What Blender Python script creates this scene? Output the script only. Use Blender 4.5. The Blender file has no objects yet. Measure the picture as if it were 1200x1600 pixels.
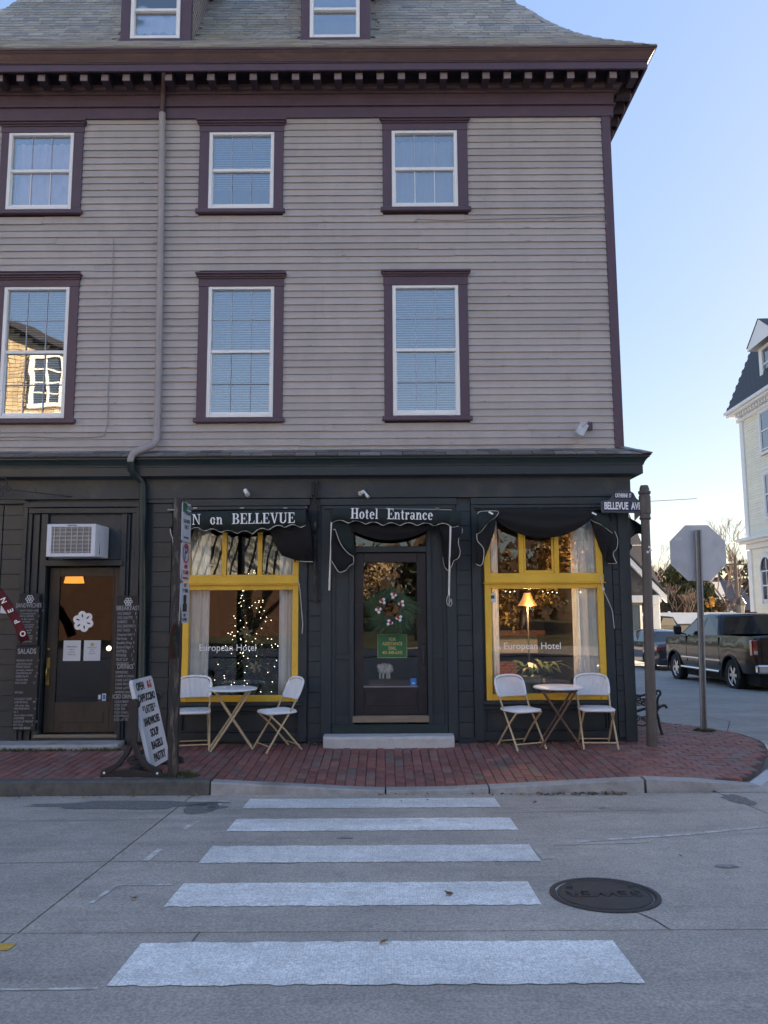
import bpy, bmesh, math, random
from mathutils import Vector, Matrix, Euler
R = math.radians
random.seed(7)
sc = bpy.context.scene
COL = sc.collection

# ------------------------------------------------------------------ camera
PITCH, ROLL, DIST, EYE, FP = R(6.9), .0055, 9.6, 1.66, 1200.0
cam_d = bpy.data.cameras.new('camera'); cam = bpy.data.objects.new('camera', cam_d); COL.objects.link(cam)
cam_d.sensor_fit = 'VERTICAL'; cam_d.sensor_height = 36; cam_d.lens = 27.0; cam_d.clip_end = 3000; cam_d.clip_start = .05
_r0 = Vector((1, 0, 0)); _u0 = Vector((0, -math.sin(PITCH), math.cos(PITCH))); _f = Vector((0, math.cos(PITCH), math.sin(PITCH)))
_x = _r0*math.cos(ROLL)-_u0*math.sin(ROLL); _y = _r0*math.sin(ROLL)+_u0*math.cos(ROLL); _z = -_f
cam.matrix_world = Matrix(((_x.x, _y.x, _z.x, 0), (_x.y, _y.y, _z.y, -DIST), (_x.z, _y.z, _z.z, EYE), (0, 0, 0, 1)))
sc.camera = cam
sc.render.resolution_x = 768; sc.render.resolution_y = 1024

# ------------------------------------------------------------------ sky and sun
SUN_EL, SUN_AZ = R(17), R(55)      # azimuth from +Y towards +X
w = bpy.data.worlds.new('World'); sc.world = w; w.use_nodes = True
wn = w.node_tree; bg = wn.nodes['Background']
sky = wn.nodes.new('ShaderNodeTexSky'); sky.sky_type = 'NISHITA'; sky.sun_disc = False
sky.sun_elevation = SUN_EL; sky.sun_rotation = SUN_AZ; sky.air_density = 1.0; sky.dust_density = .35; sky.ozone_density = 1.6
gm = wn.nodes.new('ShaderNodeGamma'); gm.inputs[1].default_value = .2
hs = wn.nodes.new('ShaderNodeHueSaturation'); hs.inputs['Saturation'].default_value = 3.3; hs.inputs['Hue'].default_value = .522
wn.links.new(sky.outputs[0], gm.inputs[0]); wn.links.new(gm.outputs[0], hs.inputs['Color']); wn.links.new(hs.outputs[0], bg.inputs[0]); bg.inputs[1].default_value = .15
sd = bpy.data.lights.new('sun', 'SUN'); sd.energy = 5.0; sd.angle = R(.5); sd.color = (1, .80, .56)
so = bpy.data.objects.new('sun', sd); COL.objects.link(so)
sv = Vector((math.sin(SUN_AZ)*math.cos(SUN_EL), math.cos(SUN_AZ)*math.cos(SUN_EL), math.sin(SUN_EL)))
so.rotation_euler = sv.to_track_quat('Z', 'Y').to_euler(); so.location = sv*60
sc.view_settings.view_transform = 'Standard'; sc.view_settings.look = 'None'
sc.view_settings.exposure = 2.4; sc.view_settings.gamma = 1.0

# ------------------------------------------------------------------ measuring
def ray(px, py):
    u = (px-600)/FP; v = (800-py)/FP
    return _x*u+_y*v+_f
def P(px, py, Y=0.):
    r = ray(px, py); t = (Y+DIST)/r.y
    return (r.x*t, EYE+r.z*t)
def PX(px, py, Y=0.): return P(px, py, Y)[0]
def PZ(py, Y=0., px=600): return P(px, py, Y)[1]
def lerp(a, b, t): return a+(b-a)*t
def pw(x, pts):
    if x <= pts[0][0]: return pts[0][1]
    for (a, b), (c, d) in zip(pts, pts[1:]):
        if x <= c: return lerp(b, d, (x-a)/(c-a))
    return pts[-1][1]
def zroad(x, y):
    if y < -1.93: return -.15+.05*max(0, min(-2.0-y, 5.2))
    return -.15-.031*max(0, min(y, 25))
DIP = [(-9, .02), (-1.70, .02), (-1.68, .035), (-.1, .12), (.6, .115), (2.45, .03), (3.0, .06), (3.65, .115), (5, .1)]
def zwalk(x, y):
    if y < 0: return -pw(x, DIP)*min(1, -y/1.85)
    return -.02*min(1, y)-.02*max(0, min(1, x-3.3))

# ------------------------------------------------------------------ object helpers
ORG = {}
def link(o): COL.objects.link(o); return o
def tag(o, label=None, cat=None, group=None, kind=None):
    if label: o['label'] = label
    if cat: o['category'] = cat
    if group: o['group'] = group
    if kind: o['kind'] = kind
    return o
def thing(name, label, cat, loc=(0, 0, 0), group=None, kind=None):
    o = bpy.data.objects.new(name, None); link(o); o.location = loc; o.empty_display_size = .1
    ORG[o.name] = Vector(loc)
    return tag(o, label, cat, group, kind)
def org(p):
    return ORG.get(p.name, Vector((0, 0, 0))) if p else Vector((0, 0, 0))
def put(name, me, parent=None, loc=None):
    o = bpy.data.objects.new(name, me); link(o)
    if parent:
        o.parent = parent; ORG[o.name] = org(parent)
    if loc is not None: o.location = Vector(loc)-org(parent)
    return o
def copy_tree(root, loc=None, rz=None, label=None):
    c = root.copy(); link(c)
    ORG[c.name] = Vector(loc) if loc is not None else org(root)
    if loc is not None: c.location = loc
    if rz is not None: c.rotation_euler = (0, 0, rz)
    if label: c['label'] = label
    for ch in list(root.children):
        d = ch.copy(); link(d); d.parent = c
        for g in list(ch.children):
            e = g.copy(); link(e); e.parent = d
    return c

class MB:
    """collects primitives into one mesh"""
    def __init__(s): s.v = []; s.f = []; s.sm = []
    def add(s, vs, fs, smooth=False):
        k = len(s.v); s.v += [tuple(v) for v in vs]
        s.f += [tuple(i+k for i in f) for f in fs]; s.sm += [smooth]*len(fs); return s
    def box(s, x0, x1, y0, y1, z0, z1):
        x0, x1 = sorted((x0, x1)); y0, y1 = sorted((y0, y1)); z0, z1 = sorted((z0, z1))
        return s.add([(x0, y0, z0), (x1, y0, z0), (x1, y1, z0), (x0, y1, z0), (x0, y0, z1), (x1, y0, z1), (x1, y1, z1), (x0, y1, z1)],
                     [(0, 3, 2, 1), (4, 5, 6, 7), (0, 1, 5, 4), (1, 2, 6, 5), (2, 3, 7, 6), (3, 0, 4, 7)])
    def obox(s, c, hx, hy, hz, rot):
        M = rot if isinstance(rot, Matrix) else Euler(rot).to_matrix()
        vs = [Vector(c)+M @ Vector((a*hx, b*hy, d*hz)) for d in (-1, 1) for a, b in ((-1, -1), (1, -1), (1, 1), (-1, 1))]
        return s.add(vs, [(0, 3, 2, 1), (4, 5, 6, 7), (0, 1, 5, 4), (1, 2, 6, 5), (2, 3, 7, 6), (3, 0, 4, 7)])
    def prism(s, poly, fn, a, b):
        """poly 2D ccw; fn(u,v,w)->xyz"""
        n = len(poly)
        vs = [fn(u, v, a) for u, v in poly]+[fn(u, v, b) for u, v in poly]
        fs = [tuple(range(n))[::-1], tuple(range(n, 2*n))]+[(i, (i+1) % n, n+(i+1) % n, n+i) for i in range(n)]
        return s.add(vs, fs)
    def tube(s, pts, r, n=8, cap=True, smooth=True):
        pts = [Vector(p) for p in pts]; m = len(pts); rr = r if isinstance(r, (list, tuple)) else [r]*m
        t = (pts[1]-pts[0]).normalized(); up = Vector((0, 0, 1)) if abs(t.z) < .9 else Vector((0, 1, 0))
        nx = t.cross(up).normalized(); vs = []
        for i, p in enumerate(pts):
            if i == 0: t = pts[1]-pts[0]
            elif i == m-1: t = pts[-1]-pts[-2]
            else: t = (pts[i+1]-pts[i]).normalized()+(pts[i]-pts[i-1]).normalized()
            t.normalize(); nx = (nx-t*nx.dot(t)).normalized(); ny = t.cross(nx)
            for k in range(n):
                a = 2*math.pi*k/n; vs.append(p+(nx*math.cos(a)+ny*math.sin(a))*rr[i])
        fs = [(i*n+k, i*n+(k+1) % n, (i+1)*n+(k+1) % n, (i+1)*n+k) for i in range(m-1) for k in range(n)]
        s.add(vs, fs, smooth)
        if cap: s.add([vs[k] for k in range(n)]+[vs[(m-1)*n+k] for k in range(n)], [tuple(range(n))[::-1], tuple(range(n, 2*n))])
        return s
    def lathe(s, prof, c=(0, 0, 0), n=16, smooth=True, M=None):
        vs = []
        for r, z in prof:
            for k in range(n):
                a = 2*math.pi*k/n; v = Vector((r*math.cos(a), r*math.sin(a), z))
                if M: v = M @ v
                vs.append(v+Vector(c))
        m = len(prof)
        fs = [(i*n+k, i*n+(k+1) % n, (i+1)*n+(k+1) % n, (i+1)*n+k) for i in range(m-1) for k in range(n)]
        s.add(vs, fs, smooth)
        return s
    def ball(s, c, r, n=10, m=6, sz=1.):
        return s.lathe([(max(1e-4, math.sin(math.pi*i/m))*r, -math.cos(math.pi*i/m)*r*sz) for i in range(m+1)], c, n)
    def grid(s, fn, nu, nv, smooth=True):
        vs = [fn(i/nu, j/nv) for j in range(nv+1) for i in range(nu+1)]
        fs = [(j*(nu+1)+i, j*(nu+1)+i+1, (j+1)*(nu+1)+i+1, (j+1)*(nu+1)+i) for j in range(nv) for i in range(nu)]
        return s.add(vs, fs, smooth)
    def quad(s, a, b, c, d): return s.add([a, b, c, d], [(0, 1, 2, 3)])
    def mesh(s, mat, name='m', off=Vector((0, 0, 0)), bevel=0):
        me = bpy.data.meshes.new(name)
        me.from_pydata([(v[0]-off.x, v[1]-off.y, v[2]-off.z) for v in s.v], [], s.f)
        me.polygons.foreach_set('use_smooth', s.sm)
        if mat: me.materials.append(mat)
        if bevel:
            bm = bmesh.new(); bm.from_mesh(me)
            es = [e for e in bm.edges if len(e.link_faces) == 2 and e.calc_face_angle(0) > .6]
            bmesh.ops.bevel(bm, geom=es, offset=bevel, segments=1, affect='EDGES', clamp_overlap=True)
            bm.to_mesh(me); bm.free()
        me.update(); return me
    def build(s, name, mat, parent=None, bevel=0, label=None, kind=None):
        o = put(name, s.mesh(mat, name, org(parent), bevel), parent)
        if label: o['label'] = label
        if kind: o['kind'] = kind
        return o

# ------------------------------------------------------------------ materials
def newmat(name):
    m = bpy.data.materials.new(name); m.use_nodes = True
    return m, m.node_tree, m.node_tree.nodes, m.node_tree.nodes['Principled BSDF']
def paint(name, col, rough=.6, var=.12, scale=3., bump=.0, bscale=60., metal=0., rnd=0., dirt=None, dscale=1.5, damt=.5, dlo=.52, stretch=None, island=False, spec=.5, coat=0, hue=None):
    """paint: colour varied by noise, per object random, optional dirt/wear patches of a second colour"""
    m, t, n, b = newmat(name); L = t.links.new
    tc = n.new('ShaderNodeTexCoord'); mp = n.new('ShaderNodeMapping'); geo = n.new('ShaderNodeNewGeometry')
    L(geo.outputs['Position'] if stretch == 'world' or (stretch and len(stretch) == 4) else tc.outputs['Object'], mp.inputs[0])
    if stretch and stretch != 'world': mp.inputs['Scale'].default_value = stretch[-3:]
    no = n.new('ShaderNodeTexNoise'); no.inputs['Scale'].default_value = scale; no.inputs['Detail'].default_value = 6; no.inputs['Roughness'].default_value = .65
    L(mp.outputs[0], no.inputs[0])
    mr = n.new('ShaderNodeMapRange'); mr.inputs[1].default_value = .3; mr.inputs[2].default_value = .7
    mr.inputs[3].default_value = 1-var; mr.inputs[4].default_value = 1+var; L(no.outputs[0], mr.inputs[0])
    val = mr.outputs[0]
    if rnd:
        oi = n.new('ShaderNodeObjectInfo'); r1 = oi.outputs['Random']
        if island:
            ad = n.new('ShaderNodeMath'); ad.operation = 'ADD'; L(r1, ad.inputs[0]); L(geo.outputs['Random Per Island'], ad.inputs[1])
            fr = n.new('ShaderNodeMath'); fr.operation = 'FRACT'; L(ad.outputs[0], fr.inputs[0]); r1 = fr.outputs[0]
        m2 = n.new('ShaderNodeMapRange'); m2.inputs[3].default_value = 1-rnd; m2.inputs[4].default_value = 1+rnd; L(r1, m2.inputs[0])
        mu = n.new('ShaderNodeMath'); mu.operation = 'MULTIPLY'; L(val, mu.inputs[0]); L(m2.outputs[0], mu.inputs[1]); val = mu.outputs[0]
    cc = n.new('ShaderNodeVectorMath'); cc.operation = 'SCALE'; L(val, cc.inputs['Scale'])
    if hue and rnd:
        cr = n.new('ShaderNodeValToRGB'); cr.color_ramp.interpolation = 'LINEAR'
        els = cr.color_ramp.elements
        els[0].position = 0; els[0].color = (*hue[0], 1); els[1].position = 1; els[1].color = (*hue[-1], 1)
        for i, h in enumerate(hue[1:-1]):
            e = els.new((i+1)/(len(hue)-1)); e.color = (*h, 1)
        mlt = n.new('ShaderNodeMath'); mlt.operation = 'MULTIPLY'; mlt.inputs[1].default_value = 7.31; L(r1, mlt.inputs[0])
        fr2 = n.new('ShaderNodeMath'); fr2.operation = 'FRACT'; L(mlt.outputs[0], fr2.inputs[0]); L(fr2.outputs[0], cr.inputs[0])
        L(cr.outputs[0], cc.inputs[0])
    else:
        cc.inputs[0].default_value = col
    out = cc.outputs[0]
    if dirt:
        n2 = n.new('ShaderNodeTexNoise'); n2.inputs['Scale'].default_value = dscale; n2.inputs['Detail'].default_value = 9; n2.inputs['Roughness'].default_value = .7
        L(mp.outputs[0], n2.inputs[0])
        m3 = n.new('ShaderNodeMapRange'); m3.inputs[1].default_value = dlo; m3.inputs[2].default_value = dlo+.14; m3.inputs[4].default_value = damt; L(n2.outputs[0], m3.inputs[0])
        mx = n.new('ShaderNodeMix'); mx.data_type = 'RGBA'; L(m3.outputs[0], mx.inputs[0]); L(out, mx.inputs[6]); mx.inputs[7].default_value = (*dirt, 1); out = mx.outputs[2]
    L(out, b.inputs['Base Color'])
    rr = n.new('ShaderNodeMapRange'); rr.inputs[3].default_value = max(0, rough-.1); rr.inputs[4].default_value = min(1, rough+.1); L(no.outputs[0], rr.inputs[0]); L(rr.outputs[0], b.inputs['Roughness'])
    b.inputs['Metallic'].default_value = metal; b.inputs['Specular IOR Level'].default_value = spec; b.inputs['Coat Weight'].default_value = coat; b.inputs['Coat Roughness'].default_value = .03
    if bump:
        n3 = n.new('ShaderNodeTexNoise'); n3.inputs['Scale'].default_value = bscale; n3.inputs['Detail'].default_value = 5; L(mp.outputs[0], n3.inputs[0])
        bp = n.new('ShaderNodeBump'); bp.inputs['Strength'].default_value = bump; bp.inputs['Distance'].default_value = .01; L(n3.outputs[0], bp.inputs['Height']); L(bp.outputs[0], b.inputs['Normal'])
    return m
def glass(name, refl, tint=(.8, .83, .85), wav=0.):
    m, t, n, b = newmat(name); n.remove(b); L = t.links.new; o = n['Material Output']
    tr = n.new('ShaderNodeBsdfTransparent'); tr.inputs[0].default_value = (*tint, 1)
    gl = n.new('ShaderNodeBsdfGlossy'); gl.inputs['Roughness'].default_value = .0; gl.inputs['Color'].default_value = (1, 1, 1, 1)
    fr = n.new('ShaderNodeFresnel'); fr.inputs[0].default_value = 1.5
    ad = n.new('ShaderNodeMath'); ad.operation = 'ADD'; ad.use_clamp = True; L(fr.outputs[0], ad.inputs[0]); ad.inputs[1].default_value = refl
    mx = n.new('ShaderNodeMixShader'); L(ad.outputs[0], mx.inputs[0]); L(tr.outputs[0], mx.inputs[1]); L(gl.outputs[0], mx.inputs[2]); L(mx.outputs[0], o.inputs[0])
    if wav:
        tc = n.new('ShaderNodeTexCoord'); no = n.new('ShaderNodeTexNoise'); no.inputs['Scale'].default_value = 2.2; no.inputs['Detail'].default_value = 1
        L(tc.outputs['Object'], no.inputs[0]); bp = n.new('ShaderNodeBump'); bp.inputs['Strength'].default_value = wav; bp.inputs['Distance'].default_value = .02
        L(no.outputs[0], bp.inputs['Height']); L(bp.outputs[0], gl.inputs['Normal'])
    return m
def emit(name, col, st):
    m, t, n, b = newmat(name); b.inputs['Base Color'].default_value = (*col, 1); b.inputs['Emission Color'].default_value = (*col, 1); b.inputs['Emission Strength'].default_value = st
    return m

M = {}
M['clap'] = paint('taupe clapboard paint', (.44, .402, .392), .62, .08, 1.2, .3, 40, rnd=.06, dirt=(.30, .26, .25), dscale=2.2, damt=.35, dlo=.56, stretch=('w', 2.2, 2.2, .7))
M['purple'] = paint('aubergine trim paint', (.100, .062, .088), .5, .14, 4, .2, 50, dirt=(.115, .066, .070), dscale=3, damt=.6, dlo=.55, stretch='world')
M['brownp'] = paint('weathered brown gutter paint', (.095, .055, .058), .45, .2, 2, .2, 40, dirt=(.17, .10, .085), dscale=3, damt=.6, dlo=.52, stretch=(1, 1, 4))
M['dent'] = paint('pale lilac paint', (.24, .2, .22), .6, .1, 6, rnd=.08)  # pale tone carries the light on the modillion fronts
M['soffit'] = paint('dark soffit paint', (.05, .035, .045), .7, .2, 3)
M['dark'] = paint('charcoal storefront paint', (.026, .037, .046), .42, .16, 2.5, .22, 30, rnd=.08, dirt=(.050, .056, .056), dscale=2.2, damt=.6, dlo=.54, stretch='world')
M['dark2'] = paint('charcoal frieze paint', (.037, .045, .053), .5, .2, 2.5, .4, 25, dirt=(.085, .085, .072), dscale=2.4, damt=.65, dlo=.52, stretch='world')
M['green'] = paint('dark green gutter paint', (.018, .034, .036), .4, .15, 2, .1, 30, dirt=(.05, .06, .055), dscale=5, damt=.4, dlo=.6, stretch='world')
M['doorb'] = paint('black brown door paint', (.021, .018, .024), .35, .2, 3, .15, 30, dirt=(.05, .038, .03), dscale=2, damt=.6, dlo=.5)
M['doorc'] = paint('stained dark wood door', (.045, .036, .030), .45, .25, 3, .2, 30, dirt=(.02, .018, .02), dscale=2, damt=.7, dlo=.5, stretch=(3, 3, .6))
M['yellow'] = paint('mustard yellow gloss paint', (.80, .49, .05), .4, .09, 3, .15, 25, dirt=(.50, .30, .06), dscale=4, damt=.35, dlo=.57, stretch='world')
M['white'] = paint('white vinyl sash', (.86, .87, .88), .35, .04, 3)
M['slate'] = paint('mossy grey roof slate', (.2, .2, .18), .6, .16, 5, .5, 35, rnd=.14, island=True, hue=[(.36, .35, .33), (.43, .41, .37), (.30, .29, .28), (.40, .39, .33), (.33, .32, .32)], dirt=(.24, .23, .15), dscale=1.0, damt=.5, dlo=.5)
M['slated'] = paint('dark pent roof slate', (.06, .06, .065), .5, .2, 6, .4, 40, rnd=.3, island=True, hue=[(.17, .165, .165), (.22, .215, .21), (.13, .13, .135), (.19, .18, .165)])
M['brick'] = paint('worn red paving brick', (.16, .06, .055), .7, .25, 9, .6, 50, rnd=.16, island=True, hue=[(.25, .095, .08), (.28, .11, .09), (.21, .09, .078), (.26, .10, .085), (.18, .14, .125), (.29, .14, .11), (.22, .095, .085), (.25, .10, .085), (.20, .115, .10)], dirt=(.20, .17, .16), dscale=1.6, damt=.35, dlo=.52)
M['joint'] = paint('dark sandy joints', (.075, .058, .052), .9, .3, 20, .4, 60)
M['granite'] = paint('grey granite', (.36, .355, .35), .7, .2, 12, .5, 50, dirt=(.12, .12, .10), dscale=3, damt=.6, dlo=.52, stretch='world')
M['graniteold'] = paint('mossy dark kerb granite', (.10, .10, .095), .8, .35, 10, .8, 30, dirt=(.22, .18, .05), dscale=3.5, damt=.55, dlo=.6, stretch='world')
M['step'] = paint('pale concrete step', (.52, .51, .51), .75, .1, 8, .4, 50, dirt=(.2, .2, .2), dscale=5, damt=.4, dlo=.55)
M['steel'] = paint('galvanised steel', (.35, .36, .38), .38, .12, 8, metal=.75)
M['alu'] = paint('dull sign aluminium', (.58, .59, .62), .55, .1, 3, metal=.1, dirt=(.38, .39, .42), dscale=2.5, damt=.5)
M['tan'] = paint('tan steel tube', (.55, .42, .26), .42, .12, 8)
M['bronze'] = paint('brown steel tube', (.13, .075, .06), .42, .12, 8)
M['wicker'] = paint('white woven resin', (.82, .83, .86), .5, .05, 10)
M['tabletop'] = paint('white table top', (.82, .83, .85), .3, .04, 6)
M['cloth'] = paint('dark green awning cloth', (.014, .024, .024), .85, .2, 5, .3, 25)
M['clothb'] = paint('black awning lining', (.010, .011, .014), .9, .25, 5, .3, 25)
M['piping'] = paint('off white piping', (.55, .54, .5), .7, .1, 10)
M['letter'] = paint('white lettering', (.88, .88, .88), .6, .03, 10)
M['black'] = paint('black plastic', (.022, .022, .026), .45, .2, 6)
M['ironpost'] = paint('grey brown iron paint', (.10, .088, .085), .5, .15, 10, .25, 50)
M['iron'] = paint('dark green cast iron', (.016, .022, .022), .45, .2, 8)
M['signgrey'] = paint('grey sign frame paint', (.065, .07, .078), .45, .1, 8)
M['navy'] = paint('navy sign panel', (.015, .022, .075), .4, .1, 6)
M['wood'] = paint('weathered black painted wood', (.035, .030, .030), .75, .3, 5, .9, 30, dirt=(.20, .18, .15), dscale=4.5, damt=.9, dlo=.52, stretch=(6, 6, .8))
M['peel'] = paint('peeling black and cream paint', (.018, .018, .02), .7, .3, 6, .8, 30, dirt=(.42, .30, .14), dscale=6, damt=.9, dlo=.56, stretch=(3, 3, 1))
M['board'] = paint('chalkboard black', (.018, .018, .022), .6, .25, 5, dirt=(.03, .033, .04), dscale=3, damt=.5)
M['chalk'] = paint('chalk lettering', (.34, .35, .38), .9, .25, 40)
M['paper'] = paint('white paper', (.68, .69, .72), .8, .03, 8)
M['ink'] = paint('grey ink', (.08, .08, .09), .8, .1, 20)
M['red'] = paint('sign red', (.45, .02, .03), .5, .08, 8)
M['darkred'] = paint('dark red flag cloth', (.12, .008, .012), .8, .2, 6)
M['signgreen'] = paint('sign green', (.02, .13, .05), .5, .08, 8)
M['wreathgreen'] = paint('wreath green', (.06, .11, .05), .7, .25, 12, rnd=.2, island=True)
M['gold'] = paint('gold lettering', (.55, .42, .14), .5, .1, 10)
M['signyel'] = paint('emblem yellow', (.45, .38, .08), .5, .08, 8)
M['maroon'] = paint('emblem brown rim', (.06, .022, .015), .5, .1, 8)
M['plumbum'] = paint('worn manhole iron', (.060, .060, .062), .6, .25, 9, .35, 40, spec=.2)
M['pipe'] = paint('grey painted downpipe', (.36, .33, .33), .5, .1, 3, .1, 30)
M['curtain'] = paint('cream lace curtain', (.94, .94, .92), .9, .04, 20, .3, 40, stretch=(1, 1, .3))
M['blue'] = paint('blue sticker', (.03, .2, .6), .5, .05, 5)
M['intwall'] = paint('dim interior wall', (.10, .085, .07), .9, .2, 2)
M['blind'] = paint('pale window blind', (.66, .67, .70), .8, .05, 4)
M['lilac'] = paint('lilac curtain cloth', (.66, .56, .70), .9, .15, 5)
M['gl_up'] = glass('upper window glass', .18, (.95, .96, .97), .05)
M['gl_shop'] = glass('shop window glass', .015, (.97, .98, .98), .035)
M['gl_door'] = glass('door glass', .0, (.93, .94, .94), .03)
M['gl_car'] = glass('tinted car glass', .12, (.12, .13, .14))

def road_mat(name, col, tin=True, sc_=1.0, white=False):
    m, t, n, b = newmat(name); L = t.links.new
    geo = n.new('ShaderNodeNewGeometry'); pos = geo.outputs['Position']
    def noise(s, d=6, r=.6, scale=None):
        no = n.new('ShaderNodeTexNoise'); no.inputs['Scale'].default_value = s; no.inputs['Detail'].default_value = d; no.inputs['Roughness'].default_value = r
        if scale:
            mp = n.new('ShaderNodeMapping'); mp.inputs['Scale'].default_value = scale; L(pos, mp.inputs[0]); L(mp.outputs[0], no.inputs[0])
        else: L(pos, no.inputs[0])
        return no.outputs[0]
    def mrange(s, a, b_, c, d):
        q = n.new('ShaderNodeMapRange'); q.inputs[1].default_value = a; q.inputs[2].default_value = b_; q.inputs[3].default_value = c; q.inputs[4].default_value = d; L(s, q.inputs[0]); return q.outputs[0]
    def mul(a, b_):
        q = n.new('ShaderNodeMath'); q.operation = 'MULTIPLY'; L(a, q.inputs[0]); L(b_, q.inputs[1]); return q.outputs[0]
    v = mul(mrange(noise(.7), .3, .7, .86, 1.12), mrange(noise(70, 3), .35, .65, .74, 1.24))
    v = mul(v, mrange(noise(4, 8, .75), .3, .7, .85, 1.12))
    v = mul(v, mrange(noise(1.9, 9, .8), .56, .72, 1, 1.16)); v = mul(v, mrange(noise(2.6, 10, .85), .60, .70, 1, .80))
    v = mul(v, mrange(noise(1.1, 8, .75, (.3, 2.0, 1)), .50, .70, 1, .74)); v = mul(v, mrange(noise(1.4, 8, .7, (.25, 1.6, 1)), .30, .46, 1.14, 1))      # long drive stains
    v = mul(v, mrange(noise(220, 2), .62, .70, 1, .62))                         # dark aggregate
    oi = n.new('ShaderNodeObjectInfo'); v = mul(v, mrange(oi.outputs['Random'], 0, 1, .95, 1.05))
    cc = n.new('ShaderNodeVectorMath'); cc.operation = 'SCALE'; cc.inputs[0].default_value = col; L(v, cc.inputs['Scale'])
    L(cc.outputs[0], b.inputs['Base Color']); b.inputs['Roughness'].default_value = .78
    hsum = n.new('ShaderNodeMath'); hsum.operation = 'ADD'; L(noise(110, 4), hsum.inputs[0])
    if tin:
        wv = n.new('ShaderNodeTexWave'); wv.bands_direction = 'X'; wv.inputs['Scale'].default_value = 16; wv.inputs['Distortion'].default_value = 1.5; wv.inputs['Detail'].default_value = 2; L(pos, wv.inputs[0])
        ws = n.new('ShaderNodeMath'); ws.operation = 'MULTIPLY'; ws.inputs[1].default_value = .35; L(wv.outputs[0], ws.inputs[0]); L(ws.outputs[0], hsum.inputs[1])
    bp = n.new('ShaderNodeBump'); bp.inputs['Strength'].default_value = .35; bp.inputs['Distance'].default_value = .006; L(hsum.outputs[0], bp.inputs['Height']); L(bp.outputs[0], b.inputs['Normal'])
    if white:
        m3 = mrange(noise(9, 12, .92), .50, .62, 0, .7)
        wv2 = n.new('ShaderNodeTexWave'); wv2.bands_direction = 'X'; wv2.inputs['Scale'].default_value = 22; wv2.inputs['Distortion'].default_value = 2; L(pos, wv2.inputs[0])
        ad = n.new('ShaderNodeMath'); ad.operation = 'ADD'; ad.use_clamp = True; L(m3, ad.inputs[0]); L(mrange(wv2.outputs[0], .6, 1, 0, .22), ad.inputs[1])
        mx = n.new('ShaderNodeMix'); mx.data_type = 'RGBA'; L(ad.outputs[0], mx.inputs[0]); L(cc.outputs[0], mx.inputs[6]); mx.inputs[7].default_value = (.50, .47, .44, 1); L(mx.outputs[2], b.inputs['Base Color'])
    return m
M['concrete'] = road_mat('broomed road concrete', (.44, .39, .34))
M['asphalt'] = road_mat('side street asphalt', (.33, .31, .29), False)
M['barwhite'] = road_mat('worn thermoplastic white', (.88, .86, .82), False, white=True)
M['worn'] = paint('worn white road paint', (.66, .63, .60), .8, .2, 30, dirt=(.42, .38, .33), dscale=11, damt=1, dlo=.41, stretch='world')
M['wornyel'] = paint('worn yellow road paint', (.60, .36, .06), .8, .2, 30, dirt=(.36, .33, .30), dscale=14, damt=1, dlo=.56, stretch='world')
M['patch'] = paint('exposed aggregate patch', (.17, .165, .16), .9, .4, 60, .9, 70, dirt=(.27, .26, .25), dscale=35, damt=.8, dlo=.5, stretch='world')

# ------------------------------------------------------------------ text (meshes made first, while the scene is small)
def text_mesh(body, size, depth=.002, align='CENTER', sx=1., off=0., line=1.):
    c = bpy.data.curves.new('t', 'FONT'); c.body = body; c.size = size; c.extrude = depth; c.align_x = align; c.align_y = 'CENTER' if align == 'CENTER' else 'TOP'
    c.offset = off; c.space_line = line; c.resolution_u = 3
    o = bpy.data.objects.new('t', c); link(o); bpy.context.view_layer.update()
    me = bpy.data.meshes.new_from_object(o.evaluated_get(bpy.context.evaluated_depsgraph_get()))
    bpy.data.objects.remove(o)
    for v in me.vertices: v.co.x *= sx
    return me
T = {}
T['europe'] = text_mesh('European Hotel', .118, .001, 'CENTER', .94, .0)
T['aeurope'] = text_mesh('A European Hotel', .118, .001, 'CENTER', .94, .0)
T['bellevue'] = text_mesh('BELLEVUE  AVE', .135, .002, 'CENTER', .66, .004)
T['catherine'] = text_mesh('CATHERINE  ST', .075, .002, 'CENTER', .62, .002)
T['assist'] = text_mesh('FOR\nASSISTANCE\nDIAL\n401-848-6242', .062, .001, 'CENTER', .9, .001, .95)
T['sewer'] = text_mesh('SEWER', .11, .004, 'CENTER', 1.25, .002)
T['aframe'] = [text_mesh(s, .125, .002, 'CENTER', x, .004) for s, x in (('OPEN', .62), ('8-5', .62), ('CAPPUCCINO', .62), ('* LATTES *', .72), ('SANDWICHES', .6), ('SOUP', .8), ('BAGELS', .8), ('PASTRY', .8))]
T['open'] = [text_mesh(s, .17, .002, 'CENTER', .9, .004) for s in 'OPEN']
bk = 'EGG BASKET      8\nEGG GALETTE     9\nBURRITO         8\nEGG SANDWICH    7\nAVO TOAST       9\nCinnamon Swirl  5\nPain Perdu      8\nBreakfast Wrap  9\nButtered Bagel  4\nOATMEAL         6\nPITHIVIER       7\nFRUIT CUP       5\nCROISSANT       4'
T['brk'] = text_mesh(bk, .056, .001, 'LEFT', .62, .0, 1.0)
T['brkh'] = text_mesh('BREAKFAST', .078, .001, 'CENTER', .72, .001)
T['drkh'] = text_mesh('DRINKS', .078, .001, 'CENTER', .72, .001)
T['drk'] = text_mesh('ESPRESSO\nCAPPUCCINO\nCAFE LATTE\nCAFE MOCHA\nCHAI LATTE\nAMERICANO', .056, .001, 'LEFT', .8, 0, 1.12)
T['iceh'] = text_mesh('ICED DRINKS', .07, .001, 'CENTER', .68, .001)
T['ice'] = text_mesh('COLD BREW\nICED COFFEE\nICED TEA\nICED CHAI LATTE\nICED MOCHA\nICED LATTE', .056, .001, 'LEFT', .7, 0, 1.05)
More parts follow.
